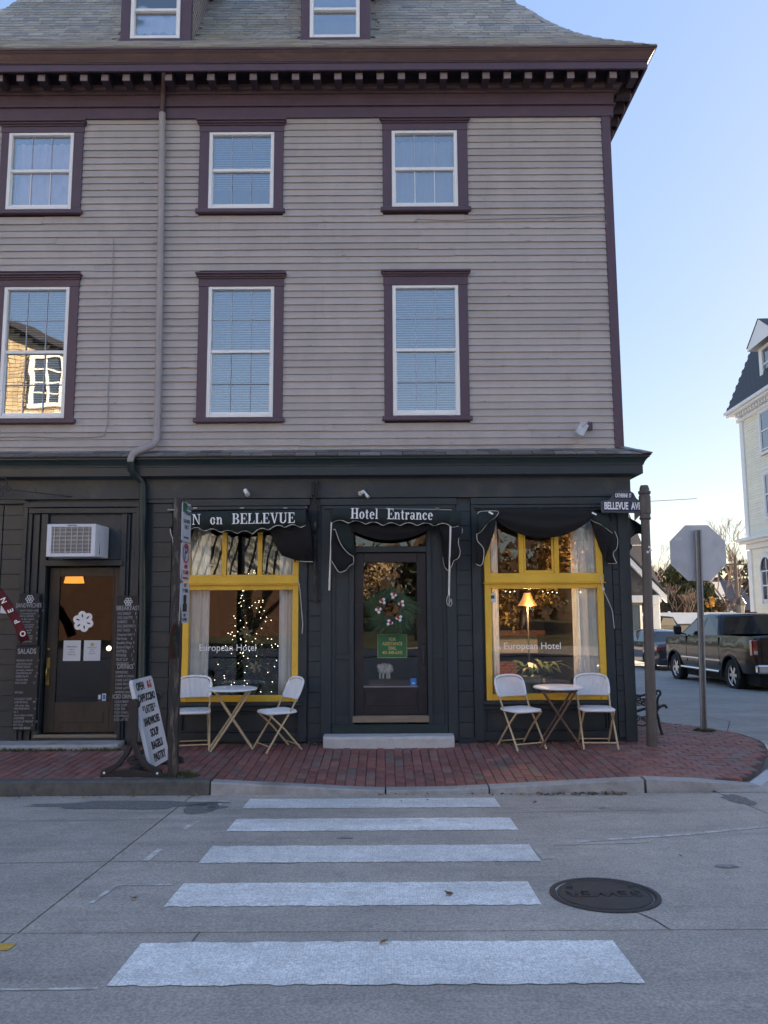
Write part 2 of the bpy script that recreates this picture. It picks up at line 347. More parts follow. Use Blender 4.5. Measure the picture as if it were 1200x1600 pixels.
T['sndh'] = text_mesh('SANDWICHES', .075, .001, 'CENTER', .66, .001)
sn = 'ROAST TURKEY & BRIE     14\n on sourdough bread\nHAM & GRUYERE        13\n with dijon mustard\nTUNA SALAD           12\n lettuce and tomato\nCHICKEN PESTO       14\n fresh mozzarella\nVEGGIE WRAP          11\n hummus & greens\nGRILLED CHEESE      10\n on country white'
T['snd'] = text_mesh(sn, .045, .001, 'LEFT', .62, .0, 1.0)
T['salh'] = text_mesh('SALADS', .09, .001, 'CENTER', .72, .002)
sl = 'ARUGULA SALAD        12\n goat cheese, pears\nCAESAR SALAD         11\n parmesan, croutons\nCHICKEN SALAD        13\nGREEK SALAD          12\n feta and olives\nKALE SALAD           12\n\n\nSPECIALS\n\nAVOCADO TOAST      11\nLOBSTER ROLL        MP\n with potato chips\nFISH SANDWICH       14\nB.L.T.\n bacon, lettuce, tomato\nCHOWDER              9\nQUICHE OF THE DAY   10\nHOT DOG               6\nSOUP AND BREAD'
T['sal'] = text_mesh(sl, .045, .001, 'LEFT', .62, .0, 1.06)
T['park'] = text_mesh('2 HOUR\nPARKING', .06, .001, 'CENTER', .9, .001)
T['park2'] = text_mesh('8AM-9PM\nDAILY', .06, .001, 'CENTER', .8, .001)
T['P'] = text_mesh('P', .2, .001, 'CENTER', 1., .004)
T['nopark'] = text_mesh('10PM\nTO 6AM', .06, .001, 'CENTER', .8, .001)
T['meter'] = text_mesh('PAY\nTO PARK', .055, .001, 'CENTER', .8, .001)
T['note'] = text_mesh('OPEN DAILY\nplease\ncome in\nthank you', .03, .0005, 'CENTER', 1., 0, 1.3)
T['ac'] = text_mesh('FRIGIDAIRE', .024, .0008, 'CENTER', .9, .0004)
def put_text(key, name, mat, parent, loc, rot=(math.pi/2, 0, 0), label=None, me=None, scale=None):
    me = me or T[key]
    if not me.materials: me.materials.append(mat)
    o = put(name, me, parent, loc); o.rotation_euler = rot
    if scale: o.scale = scale
    if label: o['label'] = label
    return o

# serif capitals and lower case drawn by hand (no serif font is built in)
def arc(cx, cy, rx, ry, ix, iy, a0, a1, n=12):
    out = []
    for k in range(n):
        a, b = R(lerp(a0, a1, k/n)), R(lerp(a0, a1, (k+1)/n))
        out.append([(cx+rx*math.cos(a), cy+ry*math.sin(a)), (cx+rx*math.cos(b), cy+ry*math.sin(b)), (cx+ix*math.cos(b), cy+iy*math.sin(b)), (cx+ix*math.cos(a), cy+iy*math.sin(a))])
    return out
def rc(a, b, c, d): return [(a, b), (c, b), (c, d), (a, d)]
GL = {
 'I': (.44, [rc(.12, 0, .32, 1), rc(0, 0, .44, .07), rc(0, .93, .44, 1)]),
 'N': (.92, [rc(.12, 0, .20, 1), rc(0, 0, .32, .06), [(.08, 1), (.30, 1), (.80, 0), (.72, 0)], rc(0, .94, .2, 1), rc(.72, 0, .80, 1), rc(.6, .94, .92, 1)]),
 'H': (.90, [rc(.1, 0, .30, 1), rc(.60, 0, .80, 1), rc(.3, .46, .6, .54), rc(0, 0, .4, .06), rc(.5, 0, .9, .06), rc(0, .94, .4, 1), rc(.5, .94, .9, 1)]),
 'B': (.80, [rc(.1, 0, .30, 1), rc(0, 0, .45, .06), rc(0, .94, .45, 1), rc(.3, .48, .45, .54)]+arc(.42, .745, .31, .255, .12, .20, -90, 90)+arc(.44, .26, .35, .26, .14, .20, -90, 90)),
 'E': (.74, [rc(.1, 0, .30, 1), rc(0, 0, .7, .07), rc(0, .93, .68, 1), rc(.3, .47, .5, .53), rc(.48, .36, .53, .64), [(.62, 0), (.74, 0), (.74, .28), (.70, .28)], [(.60, 1), (.66, .74), (.70, .74), (.70, 1)]]),
 'L': (.72, [rc(.1, 0, .30, 1), rc(0, 0, .68, .07), rc(0, .94, .42, 1), [(.60, 0), (.72, 0), (.72, .3), (.68, .3)]]),
 'V': (.88, [[(.07, 1), (.29, 1), (.52, 0), (.42, 0)], [(.42, 0), (.52, 0), (.80, 1), (.72, 1)], rc(0, .94, .38, 1), rc(.6, .94, .9, 1)]),
 'U': (.88, [rc(.1, .28, .30, 1), rc(.68, .28, .76, 1), rc(0, .94, .4, 1), rc(.56, .94, .88, 1)]+arc(.43, .28, .33, .30, .16, .22, 180, 360)),
 'o': (.60, arc(.29, .33, .29, .35, .11, .28, 0, 360, 18)),
 'n': (.66, [rc(.06, 0, .22, .66), rc(0, 0, .28, .055), rc(.0, .61, .2, .67), rc(.42, 0, .58, .42), rc(.36, 0, .65, .055)]+arc(.36, .42, .22, .26, .07, .17, 0, 180)),
 'r': (.48, [rc(.06, 0, .22, .66), rc(0, 0, .30, .055), rc(0, .61, .2, .67)]+arc(.36, .44, .16, .24, .10, .14, 60, 180)+arc(.38, .56, .09, .10, 0, 0, 0, 360)),
 't': (.42, [rc(.1, .1, .26, .86), rc(0, .6, .38, .66)]+arc(.26, .14, .16, .16, .03, .09, 180, 330)),
 'l': (.34, [rc(.08, 0, .24, 1), rc(0, 0, .33, .055), rc(0, .95, .2, 1)]),
 'e': (.56, [rc(.12, .34, .50, .40)]+arc(.28, .33, .28, .35, .10, .28, 0, 320, 18)),
 'c': (.54, arc(.28, .33, .28, .35, .10, .28, 50, 320, 16)+arc(.42, .52, .09, .09, 0, 0, 0, 360)),
 'a': (.60, [rc(.36, .08, .51, .48), rc(.46, 0, .6, .06)]+arc(.27, .47, .24, .21, .09, .15, 0, 160)+arc(.23, .19, .22, .21, .08, .13, 0, 360, 14)),
 ' ': (.40, [])}
def serif_mb(s, h, gap=.07):
    mb = MB(); x = 0; k = 0
    for ch in s:
        wd, polys = GL[ch]
        for p in polys:
            k += 1; d = .003+.00012*(k % 9)
            q = [((x+a)*h, b*h) for a, b in p]
            area = sum(q[i][0]*q[(i+1) % len(q)][1]-q[(i+1) % len(q)][0]*q[i][1] for i in range(len(q)))
            if area < 0: q = q[::-1]
            mb.prism(q, lambda u, v, w_: (u, w_, v), 0, -d)
        x += wd+gap
    return mb, x*h


# ================================================================== GROUND
def sheet(name, mat, x0, x1, y0, y1, zf, nx, ny, dz=0., kind='structure', parent=None):
    mb = MB(); mb.grid(lambda u, v: (lerp(x0, x1, u), lerp(y0, y1, v), zf(lerp(x0, x1, u), lerp(y0, y1, v))+dz), nx, ny, False)
    return mb.build(name, mat, parent, kind=kind)
M['earth'] = paint('dark packed earth', (.05, .045, .038), .95, .3, 2)
sheet('ground', M['earth'], -900, 900, -900, 1100, lambda x, y: -1.35, 4, 4)

# road of concrete slabs with recessed joints
road = MB().box(-40, 40, -30, -1.9, -.6, -.25).build('road', M['joint'], kind='structure')
def slab(xa0, xa1, xb0, xb1, y0, y1, name='road_slab'):
    """quad slab: at y0 from xa0..xa1, at y1 from xb0..xb1"""
    ys = [y0]+[y for y in (-7.2, -2.0) if y0 < y < y1]+[y1]
    mb = MB(); g = .006
    for ya, yb in zip(ys, ys[1:]):
        def f(y): t = (y-y0)/(y1-y0); return lerp(xa0, xb0, t)+g, lerp(xa1, xb1, t)-g
        a0, a1 = f(ya); b0, b1 = f(yb); ya2 = ya+(g if ya == y0 else 0); yb2 = yb-(g if yb == y1 else 0)
        za, zb = zroad(0, ya), zroad(0, yb)
        mb.quad((a0, ya2, za), (a1, ya2, za), (b1, yb2, zb), (b0, yb2, zb))
    # skirt
    c = [(xa0+g, y0+g), (xa1-g, y0+g), (xb1-g, y1-g), (xb0+g, y1-g)]
    for (p, q) in zip(c, c[1:]+c[:1]):
        mb.quad((q[0], q[1], zroad(0, q[1])-.05), (p[0], p[1], zroad(0, p[1])-.05), (p[0], p[1], zroad(0, p[1])), (q[0], q[1], zroad(0, q[1])))
    return mb.build(name, M['concrete'], road)
for (xa, xb) in ((-12, -6.4), (-6.4, -1.86), (-1.86, 3.3), (3.3, 8.4), (8.4, 14)):
    slab(xa, xb, xa if xa != 3.3 else 3.2, xb if xb != 3.3 else 3.2, -5.5, -1.93)
for (xa, xb) in ((-12, -6.4), (-6.4, -1.88), (-1.88, 3.4), (3.4, 8.4), (8.4, 14)):
    slab(xa, xb, xa, xb, -9.4, -5.5)
for (xa, xb) in ((-12, -4), (-4, 4), (4, 14)):
    slab(xa, xb, xa, xb, -13.5, -9.4)
# the mouth of the side street: a concrete apron then asphalt
def zside(x, y): return zroad(x, y)
side = sheet('side_street', M['asphalt'], 3.7, 16.2, 1.12, 70, lambda x, y: zside(x, y), 10, 60)
apron = MB(); apron.grid(lambda u, v: (lerp(3.2, 14, u), lerp(-1.92, 1.1, v), -.15-.031*max(0, lerp(-1.92, 1.1, v))), 6, 6, False)
apron.build('road_slab', M['concrete'], road)
lot = sheet('parking_lot', M['asphalt'], -20, 40, 25, 69, lambda x, y: zside(x, y), 10, 20, .006)
M['lawn'] = paint('added dark lawn', (.055, .06, .025), .95, .3, 3)
opp = sheet('added_dark_lawn', M['lawn'], -60, 60, -75, -18.3, lambda x, y: .14, 4, 4)  # unseen dark ground added so the lower panes mirror something dark
sheet('added_bounce_pavement', M['concrete'], -60, 60, -18.3, -13.5, lambda x, y: .14, 4, 4)  # unseen pale strip added to bounce sunlight onto the facade

# crosswalk
cross = thing('crosswalk', 'worn white ladder crosswalk painted across the concrete street', 'crosswalk', kind='structure'); del cross['category']; del cross['label']
for i, (xl, xr, y0, y1) in enumerate(((-1.27, 1.02, -2.55, -2.13), (-1.24, 1.03, -3.39, -2.96), (-1.245, 1.03, -4.26, -3.83), (-1.23, .86, -5.12, -4.70), (-1.19, 1.10, -6.12, -5.64))):
    mb = MB(); n = 60; rn = random.Random(i)
    top = [(lerp(xl, xr, k/n), y1+rn.uniform(-.010, .008)) for k in range(n+1)]; bot = [(lerp(xl, xr, k/n), y0+rn.uniform(-.008, .010)) for k in range(n+1)]
    for k in range(n):
        a, b, c, d = bot[k], bot[k+1], top[k+1], top[k]
        q = [(p[0], p[1], zroad(0, p[1])+.004) for p in (a, b, c, d)]
        mb.quad(*q)
    mb.build('crosswalk_bar', M['barwhite'], cross)
# ghost marks of the older crosswalk and a faded white line, a faded yellow line
def mark(name, pts, mat, wd, kind='structure'):
    mb = MB()
    for (x0, y0), (x1, y1) in zip(pts, pts[1:]):
        d = Vector((x1-x0, y1-y0, 0)).normalized(); n_ = Vector((-d.y, d.x, 0))*wd/2
        mb.quad(*[(p.x, p.y, zroad(p.x, p.y)+.003) for p in (Vector((x0, y0, 0))-n_, Vector((x1, y1, 0))-n_, Vector((x1, y1, 0))+n_, Vector((x0, y0, 0))+n_)])
    return mb.build(name, mat, kind=kind)
mark('worn_paint_line', [(-1.66, -5.05), (-1.63, -4.72), (-1.28, -4.72)], M['worn'], .03)
mark('worn_paint_line', [(-1.62, -4.2), (-1.6, -3.9)], M['worn'], .05)
mark('worn_paint_line', [(-1.60, -3.3), (-1.55, -3.0)], M['worn'], .06)
mark('worn_paint_line', [(-1.56, -2.6), (-1.5, -2.15)], M['worn'], .09)
mark('worn_paint_line', [(-1.9, -6.15), (-1.22, -6.14)], M['worn'], .02)
mark('worn_paint_line', [(1.4, -3.75), (2.3, -3.55), (3.6, -3.1), (5.2, -2.55)], M['worn'], .05)
mark('yellow_line', [(-6, -5.70), (-1.80, -5.68)], M['wornyel'], .09)
mark('yellow_line', [(-6, -5.93), (-1.86, -5.91)], M['wornyel'], .08)
def blot(name, cx, cy, rx, ry, mat, seed, lift=.003):
    rn = random.Random(seed); n = 22; mb = MB()
    vs = [(cx, cy, zroad(cx, cy)+lift)]
    for k in range(n):
        a = 2*math.pi*k/n; q = rn.uniform(.7, 1.1); x, y = cx+rx*math.cos(a)*q, cy+ry*math.sin(a)*q; vs.append((x, y, zroad(x, y)+lift))
    mb.add(vs, [(0, k+1, (k+1) % n+1) for k in range(n)])
    return mb.build(name, mat, kind='structure')
blot('aggregate_patch', -2.35, -2.35, .95, .2, M['patch'], 1)
blot('aggregate_patch', -1.62, -2.5, .2, .25, M['patch'], 2)
blot('aggregate_patch', 3.25, -2.25, .12, .28, M['patch'], 3)
mark('road_crack', [(1.33, -5.21), (1.40, -5.36), (1.43, -5.5)], M['joint'], .008)
mark('road_crack', [(-6, -4.22), (-3, -4.25), (-1.6, -4.2), (-.6, -4.28)], M['joint'], .006)
mark('road_crack', [(-6, -2.97), (-3, -2.99), (-1.9, -2.96)], M['joint'], .006)
mark('road_crack', [(.9, -2.78), (1.6, -2.74), (2.4, -2.70)], M['joint'], .006)
mark('road_crack', [(1.2, -3.86), (1.9, -3.80)], M['joint'], .006)
mark('road_crack', [(-.94, -5.5), (-.95, -5.62)], M['joint'], .006)
mark('asphalt_crack', [(4.7, 1.3), (5.6, 3.2), (5.2, 5.5)], M['joint'], .012)

M['oil'] = paint('oil drip stain', (.22, .22, .22), .75, .3, 12, dirt=(.33, .32, .31), dscale=22, damt=1, dlo=.44, stretch='world')
for k, (x, y, r_) in enumerate(((-.3, -3.6, .06), (2.2, -4.4, .08), (-2.6, -4.6, .07), (1.9, -2.6, .05), (.1, -6.5, .07))): blot('oil_spot', x, y, r_, r_*.55, M['oil'], 50+k, .0045)
mark('road_crack', [(2.2, -5.5), (2.5, -5.9), (2.45, -6.3), (2.7, -6.9)], M['joint'], .004)
mark('road_crack', [(-2.4, -5.5), (-2.6, -5.1), (-2.5, -4.7)], M['joint'], .004)
M['ghost'] = paint('faint removed road paint', (.50, .46, .41), .8, .2, 20, dirt=(.42, .37, .32), dscale=9, damt=1, dlo=.42, stretch='world')
mark('worn_paint_patch', [(1.12, -5.15), (1.02, -4.72)], M['ghost'], .12)
mark('worn_paint_patch', [(1.10, -4.2), (1.08, -3.85)], M['ghost'], .10)
# manhole
mh = thing('manhole_cover', 'round iron sewer manhole cover set low in the road beside the crosswalk', 'manhole cover', (1.256, -4.95, zroad(0, -4.95)))
tilt = math.atan(-.05)
def mhp(r, z): return (r, z)
RM = Euler((tilt, 0, 0)).to_matrix()
MB().lathe([(.310, -.03), (.310, .008), (.288, .010), (.280, .002), (.273, .002)], mh.location, 48, False, RM).build('frame_ring', M['plumbum'], mh)
MB().lathe([(.0001, .0045), (.250, .0045), (.256, .009), (.264, .009), (.268, .0035)], mh.location, 48, False, RM).build('cover_plate', M['plumbum'], mh)
put_text('sewer', 'lettering', M['plumbum'], mh, mh.location+Vector((0, 0, .008)), (tilt, 0, math.pi))
for sx in (-.17, .19): MB().lathe([(.0001, .012), (.014, .011), (.018, .004)], mh.location+Vector((sx, .13, 0)), 10).build('lift_lug', M['plumbum'], mh)

# kerb stones
kerb = MB().box(-20, 3.0, -1.90, -1.80, -.5, -.22).build('kerb', M['joint'], kind='structure')
def kstone(x0, x1, mat, y0=-1.93, y1=-1.80, parent=kerb):
    mb = MB(); n = max(1, int((x1-x0)/.2)); g = .008
    xs = [lerp(x0+g, x1-g, k/n) for k in range(n+1)]; rn = random.Random(int(x0*100))
    fy = [y0+rn.uniform(-.008, .008) for _ in xs]
    vs = []
    for x, fyv in zip(xs, fy):
        zt = zwalk(x, -1.85)+.006
        vs += [(x, fyv-.012, -.3), (x, fyv, zt-.012), (x, fyv+.012, zt), (x, y1, zt), (x, y1, -.3)]
    fs = []
    for k in range(n):
        for j in range(4): a = k*5+j; fs.append((a, a+5, a+6, a+1))
    fs += [(0, 1, 2, 3, 4), (n*5+4, n*5+3, n*5+2, n*5+1, n*5)]
    mb.add(vs, fs); return mb.build('kerb_stone', mat, parent)
for a, b in ((-11, -8.6), (-8.6, -6.2), (-6.2, -3.87), (-3.87, -1.69)): kstone(a, b, M['graniteold'])
for a, b in ((-1.69, .0), (.0, 1.0), (1.0, 2.50)): kstone(a, b, M['granite'])
# the curved end of the kerb, falling flush with the road
def poly_stone(pts, z0, z1, mat, name='kerb_stone'):
    mb = MB(); n = len(pts)
    mb.add([(x, y, z0) for x, y, z in pts]+[(x, y, z) for x, y, z in pts], [tuple(range(n))[::-1], tuple(range(n, 2*n))]+[(i, (i+1) % n, n+(i+1) % n, n+i) for i in range(n)])
    return mb.build(name, mat, kerb)
poly_stone([(2.52, -1.93, -.03), (3.10, -1.86, -.07), (3.70, -1.71, -.145), (3.64, -1.60, -.13), (3.05, -1.73, -.055), (2.52, -1.80, -.02)], -.3, 0, M['granite'])
M['granitel'] = paint('pale flush granite', (.5, .51, .53), .6, .12, 10, .3, 40)
poly_stone([(3.72, -1.70, -.142), (4.22, -1.12, -.14), (4.12, -1.03, -.125), (3.66, -1.60, -.13)], -.3, 0, M['granitel'])
poly_stone([(4.24, -1.10, -.14), (4.58, -.50, -.135), (4.45, -.45, -.12), (4.14, -1.01, -.125)], -.3, 0, M['granitel'])
poly_stone([(4.59, -.48, -.135), (4.82, .18, -.13), (4.68, .2, -.10), (4.46, -.43, -.12)], -.3, 0, M['granitel'])
poly_stone([(4.83, .20, -.13), (4.86, .75, -.13), (4.70, .80, -.09), (4.68, .22, -.10)], -.3, 0, M['granitel'])

# brick sidewalk: a bedding sheet with every brick laid on it
EDGE = [(2.5, -1.80), (3.05, -1.725), (3.64, -1.595), (4.10, -1.02), (4.43, -.45), (4.66, .2), (4.68, .82), (4.50, 1.25), (4.2, 1.60), (3.92, 1.85)]
walk = MB()
walk.grid(lambda u, v: (lerp(-11, 2.5, u), lerp(-1.80, .3, v), zwalk(lerp(-11, 2.5, u), lerp(-1.80, .3, v))-.014), 120, 8, False)
def right_x(y):      # outer limit of the brick corner at depth y
    for (x0, y0), (x1, y1) in zip(EDGE[1:], EDGE[2:]):
        if y0 <= y <= y1: return lerp(x0, x1, (y-y0)/(y1-y0))
    return 3.9 if y > 1.8 else 2.5+(y+1.80)*(.55/.075)
ys = [lerp(-1.78, 1.85, k/30) for k in range(31)]+[3, 5, 8]
vsr = []
for y in ys:
    xr = right_x(y)
    for k in range(9): x = lerp(2.5, xr, k/8); vsr.append((x, y, zwalk(x, y)-.014))
walk.add(vsr, [(j*9+i, j*9+i+1, (j+1)*9+i+1, (j+1)*9+i) for j in range(len(ys)-1) for i in range(8)])
walk = walk.build('sidewalk', M['joint'], kind='structure')
def brick_mb(lx, ly, c=(0, 0, 0), rz=0., tx=0., ty=0., h=.03):
    mb = MB(); b = .004; E_ = Euler((tx, ty, rz)).to_matrix(); vs = []
    for z, s in ((-h, 0), (-b, 0), (0, b)):
        for a, d in ((-1, -1), (1, -1), (1, 1), (-1, 1)): vs.append(E_ @ Vector((a*(lx/2-s), d*(ly/2-s), z))+Vector(c))
    return mb.add(vs, [(8, 9, 10, 11)]+[(j*4+i, j*4+(i+1) % 4, (j+1)*4+(i+1) % 4, (j+1)*4+i) for j in (0, 1) for i in range(4)])
brick_me = [brick_mb(.0945+d, .1945-d).mesh(M['brick'], 'brick') for d in (0, .002, -.002)]
half_me = brick_mb(.093, .093).mesh(M['brick'], 'brick')
cands = []
rb = random.Random(3)
for i in range(93):
    x = -6.85+i*.1+.0; off = (0, .1)[i % 2]
    y = -1.80+.0
    if off:
        cands.append((x, y+.05, 0, 'h')); y += .1
    while y+.2 < .12:
        cands.append((x, y+.1, 0, 'f')); y += .2
rows = int((3.0+1.8)/.1)
for j in range(rows):
    y = -1.75+j*.1
    x = 2.40+(.1 if j % 2 else 0)+.1
    if j % 2: cands.append((2.45, y, math.pi/2, 'h'))
    while x+.1 < right_x(y)-.01:
        if not (x < 3.02 and y > .08): cands.append((x, y, math.pi/2, 'f'))
        x += .2
    if right_x(y)-.01-(x-.1) > .1 and not (x < 3.02 and y > .08): cands.append((x-.05, y, math.pi/2, 'h'))
def size_of(c): return 1/((c[1]+DIST)**2)*(1 if abs((c[0])/(c[1]+DIST)) < .5 else 0)
cands.sort(key=lambda c: -size_of(c))
rest = MB()
for k, (x, y, rz, t_) in enumerate(cands):
    z = zwalk(x, y)+rb.uniform(-.004, .002); e = .02
    tx = math.atan((zwalk(x, y+e)-zwalk(x, y-e))/(2*e)); ty = -math.atan((zwalk(x+e, y)-zwalk(x-e, y))/(2*e))
    if rz: tx, ty = ty, -tx
    tx += rb.uniform(-.012, .012); ty += rb.uniform(-.012, .012); rz2 = rz+rb.uniform(-.02, .02)
    if k < 300:
        o = put('brick', (half_me if t_ == 'h' else brick_me[k % 3]), walk); o.location = (x, y, z); o.rotation_euler = (tx, ty, rz2)
    else:
        b = brick_mb(.093, .093 if t_ == 'h' else .193, (x, y, z), rz2, tx, ty); rest.add(b.v, b.f)
rest.build('bricks', M['brick'], walk, kind='stuff')

# ================================================================== THE INN
XL, XR = -6.6, 3.05
inn = thing('inn_building', 'three storey taupe clapboard inn with aubergine trim and charcoal shopfront on the corner', 'building')
ZC = 3.60        # top of pent roof at the wall
# upper windows: casing x0,x1 (world), sash x0,x1, z of sash bottom/top, storey
def winspec(cx0, cx1, sx0, sx1, cap, st, sb, sill, ym):
    return dict(c0=PX(cx0, ym), c1=PX(cx1, ym), s0=PX(sx0, ym), s1=PX(sx1, ym), cap=cap, st=st, sb=sb, sill=sill)
W3 = [winspec(2, 130, 13.4, 115, 8.10, 7.945, 6.865, 6.80, 260), winspec(312, 443, 327, 428.5, 8.10, 7.94, 6.86, 6.80, 260), winspec(598, 730.5, 612, 714.5, 8.12, 7.95, 6.865, 6.81, 260)]
W2 = [winspec(-13, 120.5, 3.3, 106, 5.96, 5.795, 4.045, 3.985, 550), winspec(309.5, 442.5, 324.5, 428, 5.96, 5.785, 4.045, 3.985, 550), winspec(600.5, 732, 613.5, 717.5, 5.98, 5.79, 4.055, 3.995, 550)]
far = []     # one more bay beyond the left edge of the photograph
for wsp in (W3[0], W2[0]):
    q = dict(wsp); d = 2.3; q['c0'] -= d-.65; q['c1'] -= d-.65; q['s0'] -= d-.65; q['s1'] -= d-.65
holes_up = [(q['s0'], q['s1'], q['sb'], q['st']) for q in W3+W2]
def wall_holes(mb, x0, x1, z0, z1, holes, ya, yb):
    xs = sorted(set([x0, x1]+[h for q in holes for h in q[:2] if x0 < h < x1]))
    for xa, xb in zip(xs, xs[1:]):
        xm = (xa+xb)/2; blk = sorted([(q[2], q[3]) for q in holes if q[0] < xm < q[1]]); z = z0
        for a, b in blk+[(z1, z1)]:
            if a > z: mb.box(xa, xb, ya, yb, z, a)
            z = max(z, b)
# sheathing of the upper floors and the rest of the shell
mb = MB(); wall_holes(mb, XL, XR-.01, 3.3, 8.5, holes_up, .012, .14)
mb.build('sheathing', M['soffit'], inn)
M['clapflat'] = M['clap']
# clapboards
EXPO = .0935
def clap_mb(L_=1.):
    mb = MB(); vs = []
    for x in (0, L_): vs += [(x, .012, 0), (x, -.024, 0), (x, -.003, EXPO+.012), (x, .012, EXPO+.012)]
    return mb.add(vs, [(0, 1, 2, 3), (7, 6, 5, 4), (0, 4, 5, 1), (1, 5, 6, 2), (2, 6, 7, 3), (3, 7, 4, 0)])
clap_me = clap_mb().mesh(M['clap'], 'clapboard')
rc_ = random.Random(11); nclap = 0
z = ZC-.02
while z < 8.13:
    iv = [(XL+.1, XR-.115)]
    for q in W3+W2:
        lo, hi = q['sill']-.03, q['cap']+.0
        if z+EXPO > lo+.01 and z < hi-.02:
            ext = .0
            a, b = q['c0']-ext, q['c1']+ext
            new = []
            for s, e in iv:
                if b <= s or a >= e: new.append((s, e)); continue
                if a > s: new.append((s, a))
                if b < e: new.append((b, e))
            iv = new
    for s, e in iv:
        cuts = [s]
        while e-cuts[-1] > 3.4:
            c_ = cuts[-1]+rc_.uniform(1.8, 3.6)
            if e-c_ < .4: break
            cuts.append(c_)
        cuts.append(e)
        for a, b in zip(cuts, cuts[1:]):
            if b-a < .03: continue
            o = put('clapboard', clap_me, inn); nclap += 1
            o.location = (a+.001, rc_.uniform(-.003, .002), z+rc_.uniform(-.004, .004)); o.scale = (b-a-.002, 1, 1)
            o.rotation_euler = (0, rc_.uniform(-.0012, .0012), 0)
    z += EXPO
M['chip'] = paint('bare weathered wood', (.22, .17, .15), .9, .3, 10)
rk = random.Random(8); q = MB()
for k in range(130):
    zc_ = ZC+rk.randrange(1, 46)*EXPO-.02; x = rk.uniform(-5, 2.9)
    if any(w_['c0']-.05 < x < w_['c1']+.05 and w_['sill']-.05 < zc_ < w_['cap'] for w_ in W3+W2): continue
    L_ = rk.uniform(.015, .10); h_ = rk.uniform(.003, .009); q.quad((x, -.0262, zc_+.003), (x+L_, -.0262, zc_+.003), (x+L_*.8, -.0250, zc_+.003+h_), (x+L_*.15, -.0250, zc_+.003+h_*.8))
q.build('paint_chips', M['chip'], inn, kind='stuff')
# side wall (faces the side street): joined courses
mb = MB(); z = ZC-.02
while z < 8.2:
    mb.add([(XR-.012, .1, z), (XR+.016-.012, .1, z), (XR-.009, .1, z+EXPO+.01), (XR-.012, 9.9, z), (XR+.004, 9.9, z), (XR-.009, 9.9, z+EXPO+.01)], [(0, 1, 4, 3), (1, 2, 5, 4), (0, 2, 1), (3, 4, 5)]); z += EXPO
mb.build('side_clapboards', M['clap'], inn, kind='stuff')
MB().box(XR-.2, XR-.02, .14, 9.9, -.2, 8.6).build('side_wall', M['dark'], inn)
MB().box(XL, XL+.1, .14, 10, -.2, 8.6).build('side_wall', M['dark'], inn)
MB().box(XL, XR-.02, 9.9, 10, -.2, 8.6).build('rear_wall', M['clap'], inn)
# corner boards
MB().box(XR-.115, XR, -.034, .0, ZC, 8.16).box(XR-.03, XR+.012, 0.001, .13, ZC, 8.16).build('corner_board', M['purple'], inn, .004)
MB().box(XL, XL+.1, -.034, .0, ZC, 8.16).build('corner_board', M['purple'], inn, .004)

